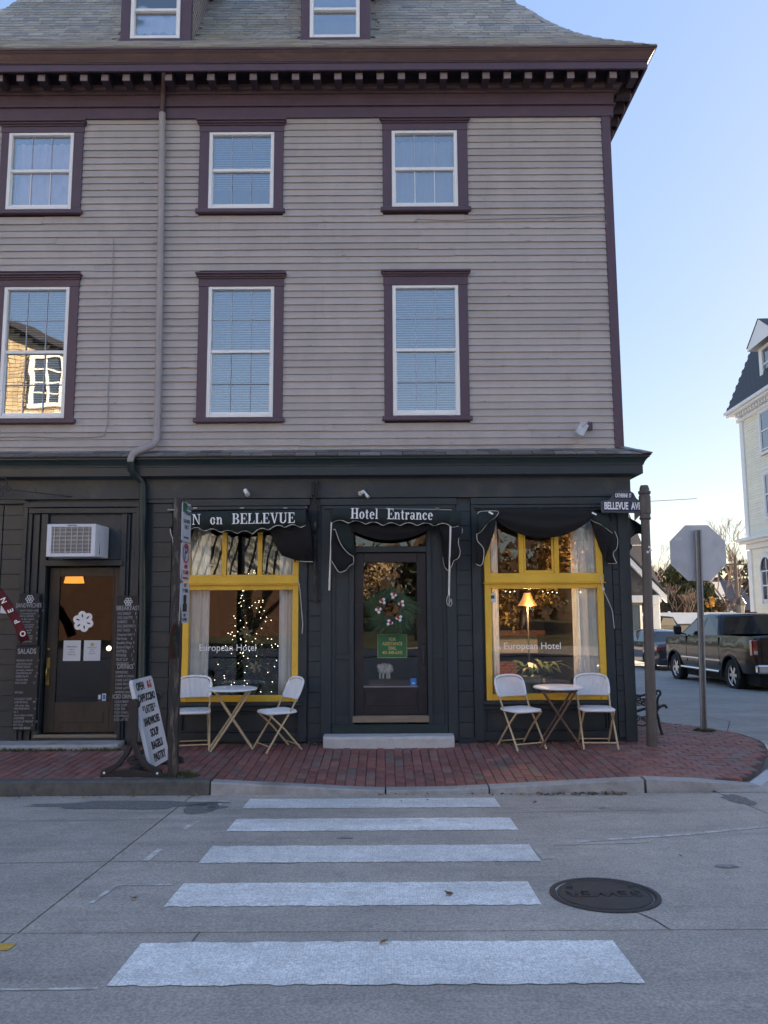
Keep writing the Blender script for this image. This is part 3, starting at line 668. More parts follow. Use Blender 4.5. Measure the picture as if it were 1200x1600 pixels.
def upper_window(q, floor, curtain):
    c0, c1, s0, s1, cap, st, sb, sill = (q[k] for k in ('c0', 'c1', 's0', 's1', 'cap', 'st', 'sb', 'sill'))
    mb = MB()
    mb.box(c0, s0, -.036, .0, sill+.045, st-.002); mb.box(s1, c1, -.036, .0, sill+.045, st-.002)          # side casings
    mb.box(c0-.006, c1+.006, -.040, .0, st, cap-.075)                                       # head casing
    win = mb.build('window', M['purple'], inn, .003)
    # stepped cap
    cm = MB(); cm.box(c0-.01, c1+.01, -.055, -.001, cap-.074, cap-.052).box(c0-.025, c1+.025, -.075, -.001, cap-.051, cap-.026).box(c0-.04, c1+.04, -.10, -.001, cap-.025, cap)
    cm.build('window_cap', M['purple'], win, .003)
    MB().box(c0-.03, c1+.03, -.075, -.001, sill-.01, sill+.044).build('sill', M['purple'], win, .006)
    fw = .045; sm_ = (sb+st)/2+(.01 if floor == 3 else .005)
    f = MB()
    f.box(s0, s0+fw, -.030, .05, sb, st).box(s1-fw, s1, -.030, .05, sb, st).box(s0+fw, s1-fw, -.030, .05, st-.035, st).box(s0+fw, s1-fw, -.034, .05, sb, sb+.04)
    f.build('frame', M['white'], win, .003)
    g = MB(); i0, i1 = s0+fw, s1-fw
    g.box(i0, i1, -.012, .03, sm_-.02, sm_+.02)
    g.box(i0, i0+.012, .005, .03, sb+.04, sm_-.02).box(i1-.012, i1, .005, .03, sb+.04, sm_-.02).box(i0, i1, -.005, .03, sb+.04, sb+.075)
    g.build('sash', M['white'], win, .002)
    MB().box(i0, i1, .014, .018, sm_+.02, st-.035).build('pane', M['gl_up'], win)
    MB().box(i0, i1, .022, .026, sb+.04, sm_-.02).build('pane', M['gl_up'], win)
    for (za, zb, mat) in ((sm_+.02, st-.035, M['muntd']), (sb+.04, sm_-.02, M['white'] if floor == 3 and curtain != 'blue' else M['muntd'])):  # lit bars painted white, the others toned like the reflected sky
        wd = i1-i0
        for k in (1, 2): x = i0+wd*k/3; MB().box(x-.0045, x+.0045, .006, .0125, za, zb).build('muntin', mat, win)
        if floor == 2: MB().box(i0, i1, .007, .0120, (za+zb)/2-.0045, (za+zb)/2+.0045).build('muntin', mat, win)
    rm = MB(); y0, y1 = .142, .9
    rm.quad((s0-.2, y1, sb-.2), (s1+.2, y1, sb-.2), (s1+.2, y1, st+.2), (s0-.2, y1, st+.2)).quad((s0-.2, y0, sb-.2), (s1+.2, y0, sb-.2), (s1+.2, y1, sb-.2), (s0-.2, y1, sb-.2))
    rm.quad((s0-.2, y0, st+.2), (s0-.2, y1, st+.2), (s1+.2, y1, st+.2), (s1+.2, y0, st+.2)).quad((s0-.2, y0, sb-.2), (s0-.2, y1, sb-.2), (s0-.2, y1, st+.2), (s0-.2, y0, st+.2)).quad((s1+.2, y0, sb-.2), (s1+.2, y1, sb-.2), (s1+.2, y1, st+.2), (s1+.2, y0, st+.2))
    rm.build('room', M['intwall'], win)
    if curtain in ('lilac', 'cream', 'dim'):
        cmb = MB()
        def wave(u, v): x = lerp(i0, i1, u); return (x, .10+.012*math.sin(x*60)+.01*math.sin(x*23+v*3), lerp(sb, st-.09, v))
        cmb.grid(wave, 40, 4)
        cmb.build('curtain', {'lilac': M['lilac'], 'cream': M['curtain'], 'dim': M['dimc']}[curtain], win)
    if floor == 2 or curtain == 'blue':
        bl = MB(); zz = st-.05; low = sb+.05 if floor == 2 else sm_-.25
        while zz > low:
            bl.obox(((i0+i1)/2, .085, zz), (i1-i0)/2-.01, .012, .0008, (R(38), 0, 0)); zz -= .032
        bl.build('blind', M['blind'], win)
    return win
M['muntd'] = paint('reflection grey muntin', (.42, .46, .55), .6, .1)  # blue grey stands in for sky reflection lying over the bars
M['dimc'] = paint('dim blue curtain', (.34, .35, .42), .9, .1)
for q, c_ in zip(W3, ('lilac', 'blue', 'dim')): upper_window(q, 3, c_)
for q in W2: upper_window(q, 2, 'blue')

# ---- sweep of a profile along the front and round the right corner
def sweep(name, prof, mat, back=9.9, x0=XL, label=None, side=True):
    """prof: closed list of (outward offset, z), outward from the wall plane y=0 / x=XR"""
    mb = MB(); n = len(prof); vs = []
    for o_, z in prof: vs.append((x0-(o_ if side else 0), -o_, z))
    for o_, z in prof: vs.append((XR+o_, -o_, z))
    for o_, z in prof: vs.append((XR+o_, back, z))
    lb = len(vs)
    for o_, z in prof: vs.append((x0-(o_ if side else 0), back if side else -o_+.0, z))
    fs = [(k*n+i, k*n+(i+1) % n, (k+1)*n+(i+1) % n, (k+1)*n+i) for k in (0, 1) for i in range(n)]
    if side: fs += [(lb+i, lb+(i+1) % n, (i+1) % n, i) for i in range(n)]
    else: fs.append(tuple(range(n)))
    fs.append(tuple(range(2*n, 3*n))[::-1])
    mb.add(vs, fs)
    o = mb.build(name, mat, inn); bm = bmesh.new(); bm.from_mesh(o.data); bmesh.ops.recalc_face_normals(bm, faces=bm.faces); bm.to_mesh(o.data); bm.free()
    return o
ZE = 8.80    # eave
sweep('frieze_board', [(0, 8.135), (.045, 8.135), (.045, 8.285), (0, 8.285)], M['purple'])
sweep('frieze_moulding', [(0, 8.286), (.075, 8.286), (.075, 8.300), (.06, 8.312), (0, 8.312)], M['purple'])
sweep('frieze_board', [(0, 8.313), (.05, 8.313), (.05, 8.46), (0, 8.46)], M['purple'])
sweep('bed_moulding', [(0, 8.461), (.07, 8.461), (.085, 8.475), (.085, 8.49), (.11, 8.50), (.125, 8.525), (.15, 8.53), (.15, 8.545), (0, 8.545)], M['brownp'])
sweep('bed_board', [(0, 8.546), (.13, 8.546), (.13, 8.66), (0, 8.66)], M['soffit'])
sweep('soffit', [(0, 8.661), (.39, 8.661), (.39, 8.675), (0, 8.675)], M['soffit'])
sweep('fascia', [(.37, 8.555), (.40, 8.555), (.40, 8.645), (.413, 8.647), (.413, 8.66), (.37, 8.66)], M['purple'])
sweep('crown_gutter', [(.372, 8.662), (.42, 8.662), (.425, 8.675), (.44, 8.70), (.465, 8.745), (.485, 8.765), (.487, 8.775), (.503, 8.778), (.503, 8.80), (.372, 8.80)], M['brownp'])
# modillion blocks under the soffit, lit fronts and shaded bodies put into the colours
mod_me = MB().box(-.045, .045, -.19, 0, -.186, 0).mesh(M['soffit'], 'modillion')
face_me = MB().box(-.047, .047, -.202, -.1905, -.188, -.100).mesh(M['dent'], 'lit_face', bevel=.003)
def modillion(loc, rz=0):
    o = put('modillion', mod_me, inn); o.location = loc; o.rotation_euler = (0, 0, rz)
    f_ = put('lit_face', face_me, o); f_.location = (0, 0, 0)
xa = PX(979, 118, -.33)-.0
k = 0; x = 3.30
while x > XL-.3:
    modillion((x, -.131, 8.6595)); x -= .2765
y = .1
while y < 9:
    modillion((XR+.131, y, 8.6595), math.pi/2); y += .2765

# ---- mansard roof with a bell-cast eave; profile = (distance in from the eave, rise)
PROF = [(0, 0), (.162, .147), (.413, .394), (.577, .555), (.816, .825), (1.029, 1.119), (1.176, 1.342), (1.289, 1.54), (1.405, 1.722), (1.564, 1.964), (1.686, 2.199), (1.80, 2.55), (1.88, 3.0)]
OV = .5
def prof_z(s): return ZE+pw(s, PROF)
roofm = MB()
for (s0, r0), (s1, r1) in zip(PROF, PROF[1:]):
    a = [(XL-OV+s0, -OV+s0, ZE+r0), (XR+OV-s0, -OV+s0, ZE+r0), (XR+OV-s0, 9.9+OV-s0, ZE+r0), (XL-OV+s0, 9.9+OV-s0, ZE+r0)]
    b = [(XL-OV+s1, -OV+s1, ZE+r1), (XR+OV-s1, -OV+s1, ZE+r1), (XR+OV-s1, 9.9+OV-s1, ZE+r1), (XL-OV+s1, 9.9+OV-s1, ZE+r1)]
    for i in range(4): roofm.quad(a[i], a[(i+1) % 4], b[(i+1) % 4], b[i])
s1, r1 = PROF[-1]; roofm.quad((XL-OV+s1, -OV+s1, ZE+r1), (XR+OV-s1, -OV+s1, ZE+r1), (XR+OV-s1, 9.9+OV-s1, ZE+r1), (XL-OV+s1, 9.9+OV-s1, ZE+r1))
roofm = roofm.build('roof', M['slate'], inn); roofm.location.z -= .012
# dormer footprints on the front slope (x range kept free of slates)
DORM = [(PX(188, 50, .1), PX(298, 50, .1)), (PX(470, 50, .1), PX(578, 50, .1))]
def slate_geo(wd, ln, c, ang, rz=0, th=.012, yaw=0):
    """slate lying on the slope: c = lower edge centre; ang slope angle"""
    mb = MB(); E_ = Euler((ang, 0, yaw)).to_matrix(); vs = []
    for z in (0, th):
        for a, d in ((-wd/2, 0), (wd/2, 0), (wd/2, ln), (-wd/2, ln)): vs.append(E_ @ Vector((a, d, z+(.0 if d == 0 else -.011)))+Vector(c))
    return mb.add(vs, [(0, 3, 2, 1), (4, 5, 6, 7), (0, 1, 5, 4), (1, 2, 6, 5), (2, 3, 7, 6), (3, 0, 4, 7)])
# walk up the slope by arc length
arcs = [0]
for (a, b), (c, d) in zip(PROF, PROF[1:]): arcs.append(arcs[-1]+math.hypot(c-a, d-b))
def at_arc(l):
    for i in range(len(arcs)-1):
        if l <= arcs[i+1] or i == len(arcs)-2:
            t = (l-arcs[i])/(arcs[i+1]-arcs[i]); (a, b), (c, d) = PROF[i], PROF[i+1]
            return lerp(a, c, t), lerp(b, d, t), math.atan2(d-b, c-a)
rs = random.Random(5); slate_me = {}
for wq in range(3): slate_me[wq] = slate_geo(.205+.008*wq, .17, (0, 0, 0), 0).mesh(M['slate'], 'slate')
nsl = 0; restm = MB(); row = 0; l = .03
while l < arcs[-2]:
    s, rz_, ang = at_arc(l); y = -OV+s; z = ZE+rz_
    x = XL-OV+s+rs.uniform(.05, .15)
    while x < XR+OV-s-.06:
        free = all(not (a-.03 < x < b+.03 and s > .52) for a, b in DORM)
        if free:
            dz = rs.uniform(0, .003)
            vis = abs(x/(y+DIST)) < .52
            if vis and nsl < 300 and row < 7:
                o = put('slate', slate_me[rs.randrange(3)], inn); o.location = (x, y, z+dz); o.rotation_euler = (ang, 0, rs.uniform(-.012, .012)); nsl += 1
            else:
                g = slate_geo(.205, .17, (x, y, z+dz), ang, yaw=rs.uniform(-.012, .012)); restm.add(g.v, g.f)
        x += .213
    l += .105; row += 1
restm.build('slates', M['slate'], inn, kind='stuff')
# hip cap pieces
hp = MB(); l = .0
while l < arcs[-2]:
    s, rz_, ang = at_arc(l); s2, rz2, a2 = at_arc(l+.16)
    for sx, xx in ((1, XR+OV), (-1, XL-OV)):
        p = Vector((xx-sx*s, -OV+s, ZE+rz_)); q = Vector((xx-sx*s2, -OV+s2, ZE+rz2)); up = Vector((0, 0, .014))
        f1 = Vector((-sx*.10, 0, 0)); f2 = Vector((0, .10, 0))
        hp.add([p+up*1.3, q+up*.6, q+f1+up*.5, p+f1+up, p+f1, p, q+f2+up*.5, p+f2+up, p+f2], [(0, 3, 2, 1), (5, 4, 3, 0), (0, 1, 6, 7), (5, 0, 7, 8)])
    l += .15
hp.build('hip_cap', M['slate'], inn, kind='stuff')

# ---- dormers
def dormer(x0, x1, wx0, wx1, seed):
    yf = .06; zb = PZ(66, yf, (x0+x1)/2*0+240)-.0; zt = zb+1.75; yb = 1.5
    d = MB()
    tw0, tw1 = wx0, wx1; zs = zb+.04; ztp = zb+1.35
    d.box(x0, tw0, yf, yf+.09, zb, ztp).box(tw1, x1, yf, yf+.09, zb, ztp).box(x0, x1, yf, yf+.09, ztp, zt).box(x0-.005, x1+.005, yf-.03, yf+.09, zb-.01, zs)
    dm = d.build('dormer', M['purple'], inn, .004)
    f = MB(); fw = .05; sm_ = zs+.43
    f.box(tw0, tw0+fw, yf-.02, yf+.08, zs, ztp).box(tw1-fw, tw1, yf-.02, yf+.08, zs, ztp).box(tw0+fw, tw1-fw, yf-.025, yf+.08, zs, zs+.045).box(tw0+fw, tw1-fw, yf-.02, yf+.08, ztp-.045, ztp).box(tw0+fw, tw1-fw, yf, yf+.07, sm_, sm_+.04)
    f.build('sash', M['white'], dm, .004)
    MB().box(tw0+fw, tw1-fw, yf+.035, yf+.04, sm_+.04, ztp-.045).build('pane', M['gl_up'], dm)
    MB().box(tw0+fw, tw1-fw, yf+.045, yf+.05, zs+.045, sm_).build('pane', M['gl_up'], dm)
    rn = random.Random(seed); c = MB()
    c.grid(lambda u, v: (lerp(tw0+fw, tw1-fw, u), yf+.16+.02*math.sin(u*26+seed)+.015*math.sin(u*9), lerp(zs+.22 if seed == 1 else zs+.8, ztp, v)), 26, 3)
    c.build('curtain', M['lilac'] if seed == 1 else M['dimc'], dm)
    if seed == 1: MB().obox(((tw0+tw1)/2+.12, yf+.18, zs+.08), .22, .07, .05, (0, .12, .1)).build('folded_cloth', M['blue'], dm)
    else:
        t = MB()
        for k in range(9): t.ball(((tw0+tw1)/2-.25+k*.07, yf+.15, zs+.07+rn.random()*.04), .05, 6, 4)
        t.build('pillow', M['curtain'], dm)
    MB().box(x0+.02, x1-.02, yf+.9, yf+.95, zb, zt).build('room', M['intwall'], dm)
    # cheeks with lapped boards
    for sx, xx in ((-1, x0), (1, x1)):
        z = zb; k = MB()
        while z < zt:
            k.add([(xx-sx*.02, yf+.09, z), (xx+sx*.012-sx*.01, yf+.09, z), (xx-sx*.012, yf+.09, z+.10), (xx-sx*.02, yb, z), (xx+sx*.002, yb, z), (xx-sx*.012, yb, z+.10)], [(0, 1, 4, 3), (1, 2, 5, 4)]); z += .092
        k.box(xx-sx*.05, xx-sx*.021, yf+.09, yb, zb-.3, zt)
        k.build('cheek', M['clap'], dm)
    # eaves of the dormer roof: stepped cornice
    e = MB(); e.box(x0-.06, x1+.06, yf-.06, yb, ztp+.13, ztp+.20).box(x0-.13, x1+.13, yf-.12, yb, ztp+.201, ztp+.30).box(x0-.2, x1+.2, yf-.18, yb, ztp+.301, ztp+.37)
    e.build('dormer_cornice', M['purple'], dm, .01)
    MB().prism([(x0-.22, 0), (x1+.22, 0), ((x0+x1)/2, .5)], lambda u, v, w_: (u, w_, ztp+.372+v), yf-.2, 1.7).build('dormer_roof', M['slated'], dm)
dormer(PX(188, 50, .06), PX(298, 50, .06), PX(204, 50, .06), PX(281, 50, .06), 1)
dormer(PX(470, 50, .06), PX(578, 50, .06), PX(484, 50, .06), PX(562, 50, .06), 2)

# ================================================================== PENT ROOF AND SHOPFRONT
sweep('shop_frieze', [(0.012, 3.0), (.05, 3.0), (.05, 3.3), (0.012, 3.3)], M['dark2'])
sweep('shop_bed_moulding', [(.051, 3.246), (.075, 3.246), (.09, 3.262), (.10, 3.275), (.051, 3.275)], M['dark'])
sweep('shop_soffit', [(0.051, 3.276), (.165, 3.276), (.165, 3.30), (0.051, 3.30)], M['dark'])
sweep('shop_fascia', [(.14, 3.268), (.175, 3.268), (.175, 3.375), (.187, 3.378), (.187, 3.392), (.14, 3.392)], M['dark'])
sweep('shop_crown', [(.12, 3.394), (.19, 3.394), (.195, 3.41), (.215, 3.44), (.235, 3.462), (.245, 3.465), (.245, 3.486), (.12, 3.486)], M['green'])
sweep('pent_deck', [(0.0, 3.488), (.262, 3.488), (.262, 3.496), (0.0, 3.62)], M['soffit'])
pang = math.atan2(.124, .262); sh_me = slate_geo(.262, .19, (0, 0, 0), 0, th=.014).mesh(M['slated'], 'pent_slate')
for r_, (o_, z_) in enumerate(((.272, 3.494), (.135, 3.560))):
    x = XL+.0+(.14 if r_ else 0); 
    while x < XR+(.05 if r_ == 0 else -.05):
        o = put('pent_slate', sh_me, inn); o.location = (x, -o_, z_+rs.uniform(0, .003)); o.rotation_euler = (pang, 0, rs.uniform(-.02, .02)); o.scale = (rs.uniform(.96, 1.0), 1 if r_ == 0 else .75, 1); x += .268
    o = put('pent_slate', sh_me, inn); o.location = (XR+.08-(.10 if r_ else 0), -o_, z_+.002); o.rotation_euler = (pang, 0, 0); o.scale = (.5, .7, 1)
hp = MB()
for (a, b) in ((.272, .15), (.15, .01)):
    za, zb = 3.514+(.272-a)*.47, 3.514+(.272-b)*.47
    p = Vector((XR+a, -a, za+.004)); q = Vector((XR+b, -b, zb+.008)); f1 = Vector((-.12, 0, 0)); f2 = Vector((0, .12, 0)); dn = Vector((0, 0, -.012))
    hp.add([p, q, q+f1*1.1, p+f1*1.1, q+f2, p+f2, p+dn, p+f1*1.1+dn, p+f2+dn], [(0, 1, 2, 3), (1, 0, 5, 4), (0, 3, 7, 6), (5, 0, 6, 8)])
hp.build('pent_hip_cap', M['slated'], inn, kind='stuff')
ps = MB(); y = .1
ps.box(XR+.0, XR+.262, .1, 9.9, 3.49, 3.50); ps.build('pent_side_slates', M['slated'], inn, kind='stuff')

def X(px): return PX(px, 950)
def gz(py, Y=0.): return PZ(py, Y)
holes_g = [(X(70), X(190), .06, gz(875)), (X(292), X(464), .53, gz(815)), (X(550), X(670), .12, gz(818)), (X(762), X(939), .53, gz(808))]
mb = MB(); wall_holes(mb, XL, XR-.02, -.2, 3.3, holes_g, .012, .14); mb.build('shop_wall', M['dark'], inn)
MB().box(XR-.019, XR, .0, 9.9, -.2, 3.0).build('side_wall', M['dark'], inn)
# siding boards between the pilasters
bd = MB(); vs = []
BE = .184
for x in (0, 1): vs += [(x, .011, .004), (x, -.020, .004), (x, -.016, .0), (x, -.010, BE), (x, .011, BE)]
bd.add(vs, [(0, 4, 3, 2, 1), (5, 6, 7, 8, 9), (0, 1, 6, 5), (1, 2, 7, 6), (2, 3, 8, 7), (3, 4, 9, 8)])
bd_me = bd.mesh(M['dark'], 'siding_board')
for a, b, zt in ((XL+.12, X(-2), 2.93), (X(-2)+.012, X(30), 2.93), (X(236), X(266), 2.94), (X(483), X(502), 2.94), (X(714), X(737), 2.94), (X(959), X(972), 2.9)):
    z = .03+(.0 if a < -3 else .02)
    while z < zt:
        o = put('siding_board', bd_me, inn); o.location = (a+.001, rs.uniform(-.002, .002), z); o.scale = (b-a-.002, 1, min(1, (zt-z)/BE)-.01); z += BE+.001
def trim(name, x0, x1, z0, z1, d, d0=-.012, mat='dark', bev=.004, parent=inn):
    return MB().box(x0, x1, -d, -d0, z0, z1).build(name, M[mat], parent, bev)
# lower frieze strip and thin beads over the bays
trim('frieze_strip', XL, X(33), 2.945, 2.998, .045)
trim('frieze_strip', X(226), X(272), 2.945, 2.998, .035)
for a, b in ((X(268), X(484)), (X(500), X(716)), (X(738), XR-.12)): trim('lintel', a, b, gz(790), gz(779)-.004, .055); trim('lintel_bead', a+.05, b-.05, gz(796), gz(791), .075)
# pilasters
for a, b, d in ((X(268), X(277), .05), (X(467), X(480), .045), (X(502), X(518), .045), (X(698), X(713), .045), (X(738), X(752), .05), (X(944), X(957), .04)):
    trim('pilaster', a, b, .02, gz(790)-.002, d)
trim('corner_board', XR-.125, XR+.012, .0, 2.998, .04)
MB().box(XR+.001, XR+.012, -.012, .12, 0, 2.998).build('corner_board', M['dark'], inn)
trim('corner_board', XL, XL+.11, .0, 2.998, .04)
trim('base_board', XL, X(236), -.02, .06, .035); trim('base_board', X(482), X(504), -.02, .05, .05); trim('base_board', X(712), X(740), -.02, .05, .05)
# ---- cafe door bay (left)
zt_ = gz(783)
for a, b, d in ((X(33), X(40), .075), (X(40), X(46), .05)):
    trim('door_casing', a, b, .02, zt_+(.02 if d > .06 else -.03), d)
    trim('door_casing', X(218)-(a-X(33))-.055, X(218)-(a-X(33)), .02, zt_+(.02 if d > .06 else -.03), d)
trim('lintel', X(33), X(218), gz(791), gz(783), .085); trim('lintel', X(40), X(212), gz(800), gz(792), .06)
for a, b in ((X(47), X(57)), (X(190), X(200))): trim('side_panel', a, b, .02, gz(801), .02)
for a, b in ((X(60), X(71)), (X(186), X(196))): trim('door_post', a+.01, b, .06, gz(801), .05)
trim('transom_panel', X(72), X(186), gz(872), gz(802), .005, mat='dark2')
trim('door_head', X(66), X(192), gz(882), gz(873), .07)
cz1 = gz(884, .06); dz0 = .13
door = MB(); a, b = X(73), X(189); gz0, gz1 = gz(1094, .06), gz(898, .06); ga, gb = X(89), X(174)
door.box(a, ga, .05, .09, dz0, cz1).box(gb, b, .05, .09, dz0, cz1).box(ga, gb, .05, .09, dz0, gz0).box(ga, gb, .05, .09, gz1, cz1)
cafe_door = door.build('door', M['doorc'], inn, .004)
MB().box(ga+.07, gb-.07, .043, .05, dz0+.12, gz0-.12).build('lower_panel', M['doorc'], cafe_door, .004)
MB().box(ga, gb, .066, .072, gz0, gz1).build('pane', M['gl_door'], cafe_door)
fr = MB(); fr.box(ga-.012, ga, .044, .05, gz0-.012, gz1+.012).box(gb, gb+.012, .044, .05, gz0-.012, gz1+.012).box(ga, gb, .044, .05, gz0-.012, gz0).box(ga, gb, .044, .05, gz1, gz1+.012); fr.build('glazing_bead', M['doorc'], cafe_door)
hx = X(75)+.015
h = MB(); h.box(hx-.02, hx+.02, .042, .05, gz(1068), gz(1025)); h.tube([(hx, .045, gz(1040)), (hx, .0, gz(1043)), (hx, .0, gz(1056)), (hx, .045, gz(1060))], .009, 8); h.ball((hx, .04, gz(1012)), .018, 10, 6)
M['brass'] = paint('brass', (.55, .42, .15), .3, .1, 10, metal=.9)
h.build('handle', M['brass'], cafe_door)
M['woodpale'] = paint('worn bare oak', (.24, .19, .14), .7, .2, 4, .3, 40, stretch=(.6, 4, 4))
trim('threshold', X(64), X(192), .085, .12, .06, mat='woodpale')
# ---- hotel door bay
for a, b in ((X(518), X(553)), (X(667), X(698))):
    trim('side_panel', a, b, .12, gz(800), .0, d0=-.03)
    trim('panel_stile', a, a+.045, .12, gz(800), .022); trim('panel_stile', b-.045, b, .12, gz(800), .022)
    trim('panel_rail', a+.046, b-.046, .12, .33, .018); trim('panel_rail', a+.046, b-.046, gz(1030), gz(1022), .015); trim('panel_rail', a+.046, b-.046, gz(812), gz(800), .018)
trim('door_post', X(546), X(553), .12, gz(800), .04); trim('door_post', X(667), X(674), .12, gz(800), .04)
trim('transom_bar', X(553), X(667), gz(863), gz(854), .035)
trim('transom_bar', X(553), X(667), gz(826)+.0, gz(800), .012)
MB().box(X(553), X(667), .02, .026, gz(854), gz(826)).build('transom_pane', M['gl_shop'], inn)
dzt, dzb = gz(864, .03), gz(1117, .03)
a, b, ga, gb, g0, g1 = X(553)+.004, X(667)-.004, X(568), X(652), gz(1072, .03), gz(879, .03)
dm = MB(); dm.box(a, ga, .02, .06, dzb, dzt).box(gb, b, .02, .06, dzb, dzt).box(ga, gb, .02, .06, dzb, g0).box(ga, gb, .02, .06, g1, dzt)
hotel_door = dm.build('door', M['doorb'], inn, .004)
MB().box(ga+.02, gb-.02, .013, .02, dzb+.11, g0-.05).build('lower_panel', M['doorb'], hotel_door, .004)
MB().box(ga, gb, .034, .04, g0, g1).build('pane', M['gl_shop'], hotel_door)
MB().box(ga-.005, gb+.005, .012, .02, g0-.014, g0).build('glazing_bead', M['dent'], hotel_door)
hx = X(661)
h = MB(); h.box(hx-.022, hx+.022, .012, .02, gz(1050), gz(995)); h.ball((hx, .0, gz(1005)), .016, 8, 6); h.tube([(hx, .015, gz(1018)), (hx, -.03, gz(1020)), (hx, -.03, gz(1036)), (hx, .015, gz(1040))], .008, 8)
h.build('handle', M['plumbum'], hotel_door)
M['woodpale'] = paint('worn bare oak', (.24, .19, .14), .7, .2, 4, .3, 40, stretch=(.6, 4, 4))
MB().box(X(551), X(668), -.055, .06, gz(1129, -.05), dzb-.004).build('threshold', M['woodpale'], inn, .004)
MB().box(X(519), X(697), -.052, .0, .0, gz(1131)).build('door_base', M['green'], inn, .004)
MB().box(X(64), X(192), -.061, .0, .0, .083).build('door_base', M['green'], inn, .004)
# ---- yellow shop windows
def shop_window(x0, x1, top, mull, lettering, lx):
    z0, z1 = gz(1095), gz(1085); r0, r1, r2 = gz(921), gz(897), top
    f = MB(); s = .075
    f.box(x0, x0+s, -.045, .03, z0, r2).box(x1-s, x1, -.045, .03, z0, r2).box(x0+s, x1-s, -.040, .03, z0, z1+.0)
    win = f.build('window', M['yellow'], inn, .006)
    g = MB(); g.box(x0-.0, x1+.0, -.075, -.046, r0+.075, r1-.02).box(x0+s, x1-s, -.046, .03, r0, r1)
    g.build('transom_rail', M['yellow'], win, .006)
    MB().box(x0-.02, x1+.02, -.085, -.046, r0+.062, r0+.074).build('drip_bead', M['yellow'], win, .003)
    for m_ in mull: MB().box(m_-.028, m_+.028, -.032, .03, r1, r2).build('mullion', M['yellow'], win, .004)
    MB().box(x0+s, x1-s, .0, .006, z1, r0).build('pane', M['gl_shop'], win)
    e = [x0+s]+[v for m_ in mull for v in (m_-.028, m_+.028)]+[x1-s]
    for k in range(0, len(e), 2):
        MB().box(e[k], e[k+1], .0, .006, r1, r2).build('pane', M['gl_shop'], win)
    put_text(lettering, 'lettering', M['letter'], win, (lx, -.004, gz(1011)))
    MB().box(x0-.05, x1+.05, -.10, .012, z0-.045, z0-.002).build('sill', M['dark'], inn, .008)
    zb, zc = .10, z0-.05
    for nm, q in (('panel_rail', (x0-.1, x1+.1, zc-.06, zc)), ('panel_rail', (x0-.1, x1+.1, zb-.08, zb+.03))): trim(nm, *q, .03)
    for q in ((x0-.1, x0-.01), (x1+.01, x1+.1)): trim('panel_stile', *q, zb+.031, zc-.061, .03)
    fr = MB(); fr.box(x0, x1, -.026, .012, zc-.085, zc-.066).box(x0, x1, -.026, .012, zb+.035, zb+.055).box(x0, x0+.02, -.026, .012, zb+.056, zc-.086).box(x1-.02, x1, -.026, .012, zb+.056, zc-.086)
    fr.build('panel_moulding', M['dark'], inn, .003)
    return win
sw1 = shop_window(X(287), X(467), gz(812), (X(349.5), X(405.5)), 'europe', X(357))
sw2 = shop_window(X(757)+.002, X(943), gz(806), (X(816), X(871.5)), 'aeurope', X(823.5))
# raised sash frame in the middle light of the right window
mb = MB(); a, b = X(820), X(867)
zz0, zz1 = gz(897), gz(806)
mb.box(a, b, -.02, -.002, zz0, zz0+.035).box(a, a+.025, -.02, -.002, zz0+.036, zz1).box(b-.025, b, -.02, -.002, zz0+.036, zz1); mb.build('inner_sash', M['yellow'], sw2, .003)

# downspout
def tubepart(name, pts, r, mat, parent=inn, n=12): return MB().tube(pts, r, n).build(name, M[mat], parent)
def PT(px, py, Y): x, z = P(px, py, Y); return (x, Y, z)
tubepart('downspout', [PT(256.5, 112, -.34), PT(256.5, 122, -.30), PT(255.5, 140, -.12), PT(254.5, 150, -.08), PT(253.5, 178, -.08)], .034, 'brownp')
tubepart('downspout', [PT(253.5, 177, -.085), PT(251.5, 330, -.08), PT(249, 500, -.08), PT(245.5, 680, -.08), PT(243, 690, -.10), PT(236, 697, -.16), PT(216, 704, -.26), PT(207, 710, -.29), PT(204, 718, -.29), PT(204, 722, -.29)], .043, 'pipe')
tubepart('downspout', [PT(204, 720, -.288), PT(205, 733, -.27), PT(210, 742, -.20), PT(220, 750, -.115), PT(223.5, 757, -.105), PT(223, 950, -.105), PT(220, 1148, -.11), PT(218, 1160, -.14)], .045, 'green')
cl = MB()
for py, px in ((250, 253), (415, 250.3), (500, 249), (636, 246.7)):
    q = Vector(PT(px, py, -.08)); cl.tube([q-Vector((0, 0, .012)), q+Vector((0, 0, .012))], .0465, 12)
cl.build('pipe_clamps', M['pipe'], inn, kind='stuff')
# loose cables stapled to the clapboards
tubepart('cable', [PT(177, 372, -.03), PT(176, 440, -.03), PT(173, 500, -.028), PT(171, 570, -.03), PT(169, 600, -.03), PT(168, 660, -.028), PT(163, 680, -.03), PT(150, 683, -.028), PT(90, 684, -.03), PT(40, 682, -.028), PT(-30, 684, -.03)], .006, 'pipe', n=6)
tubepart('cable', [PT(646, 348, -.028), PT(652, 342, -.03), PT(700, 344, -.028), PT(800, 341, -.03), PT(870, 340, -.028), PT(943, 337, -.03), PT(947, 350, -.038)], .005, 'pipe', n=6)
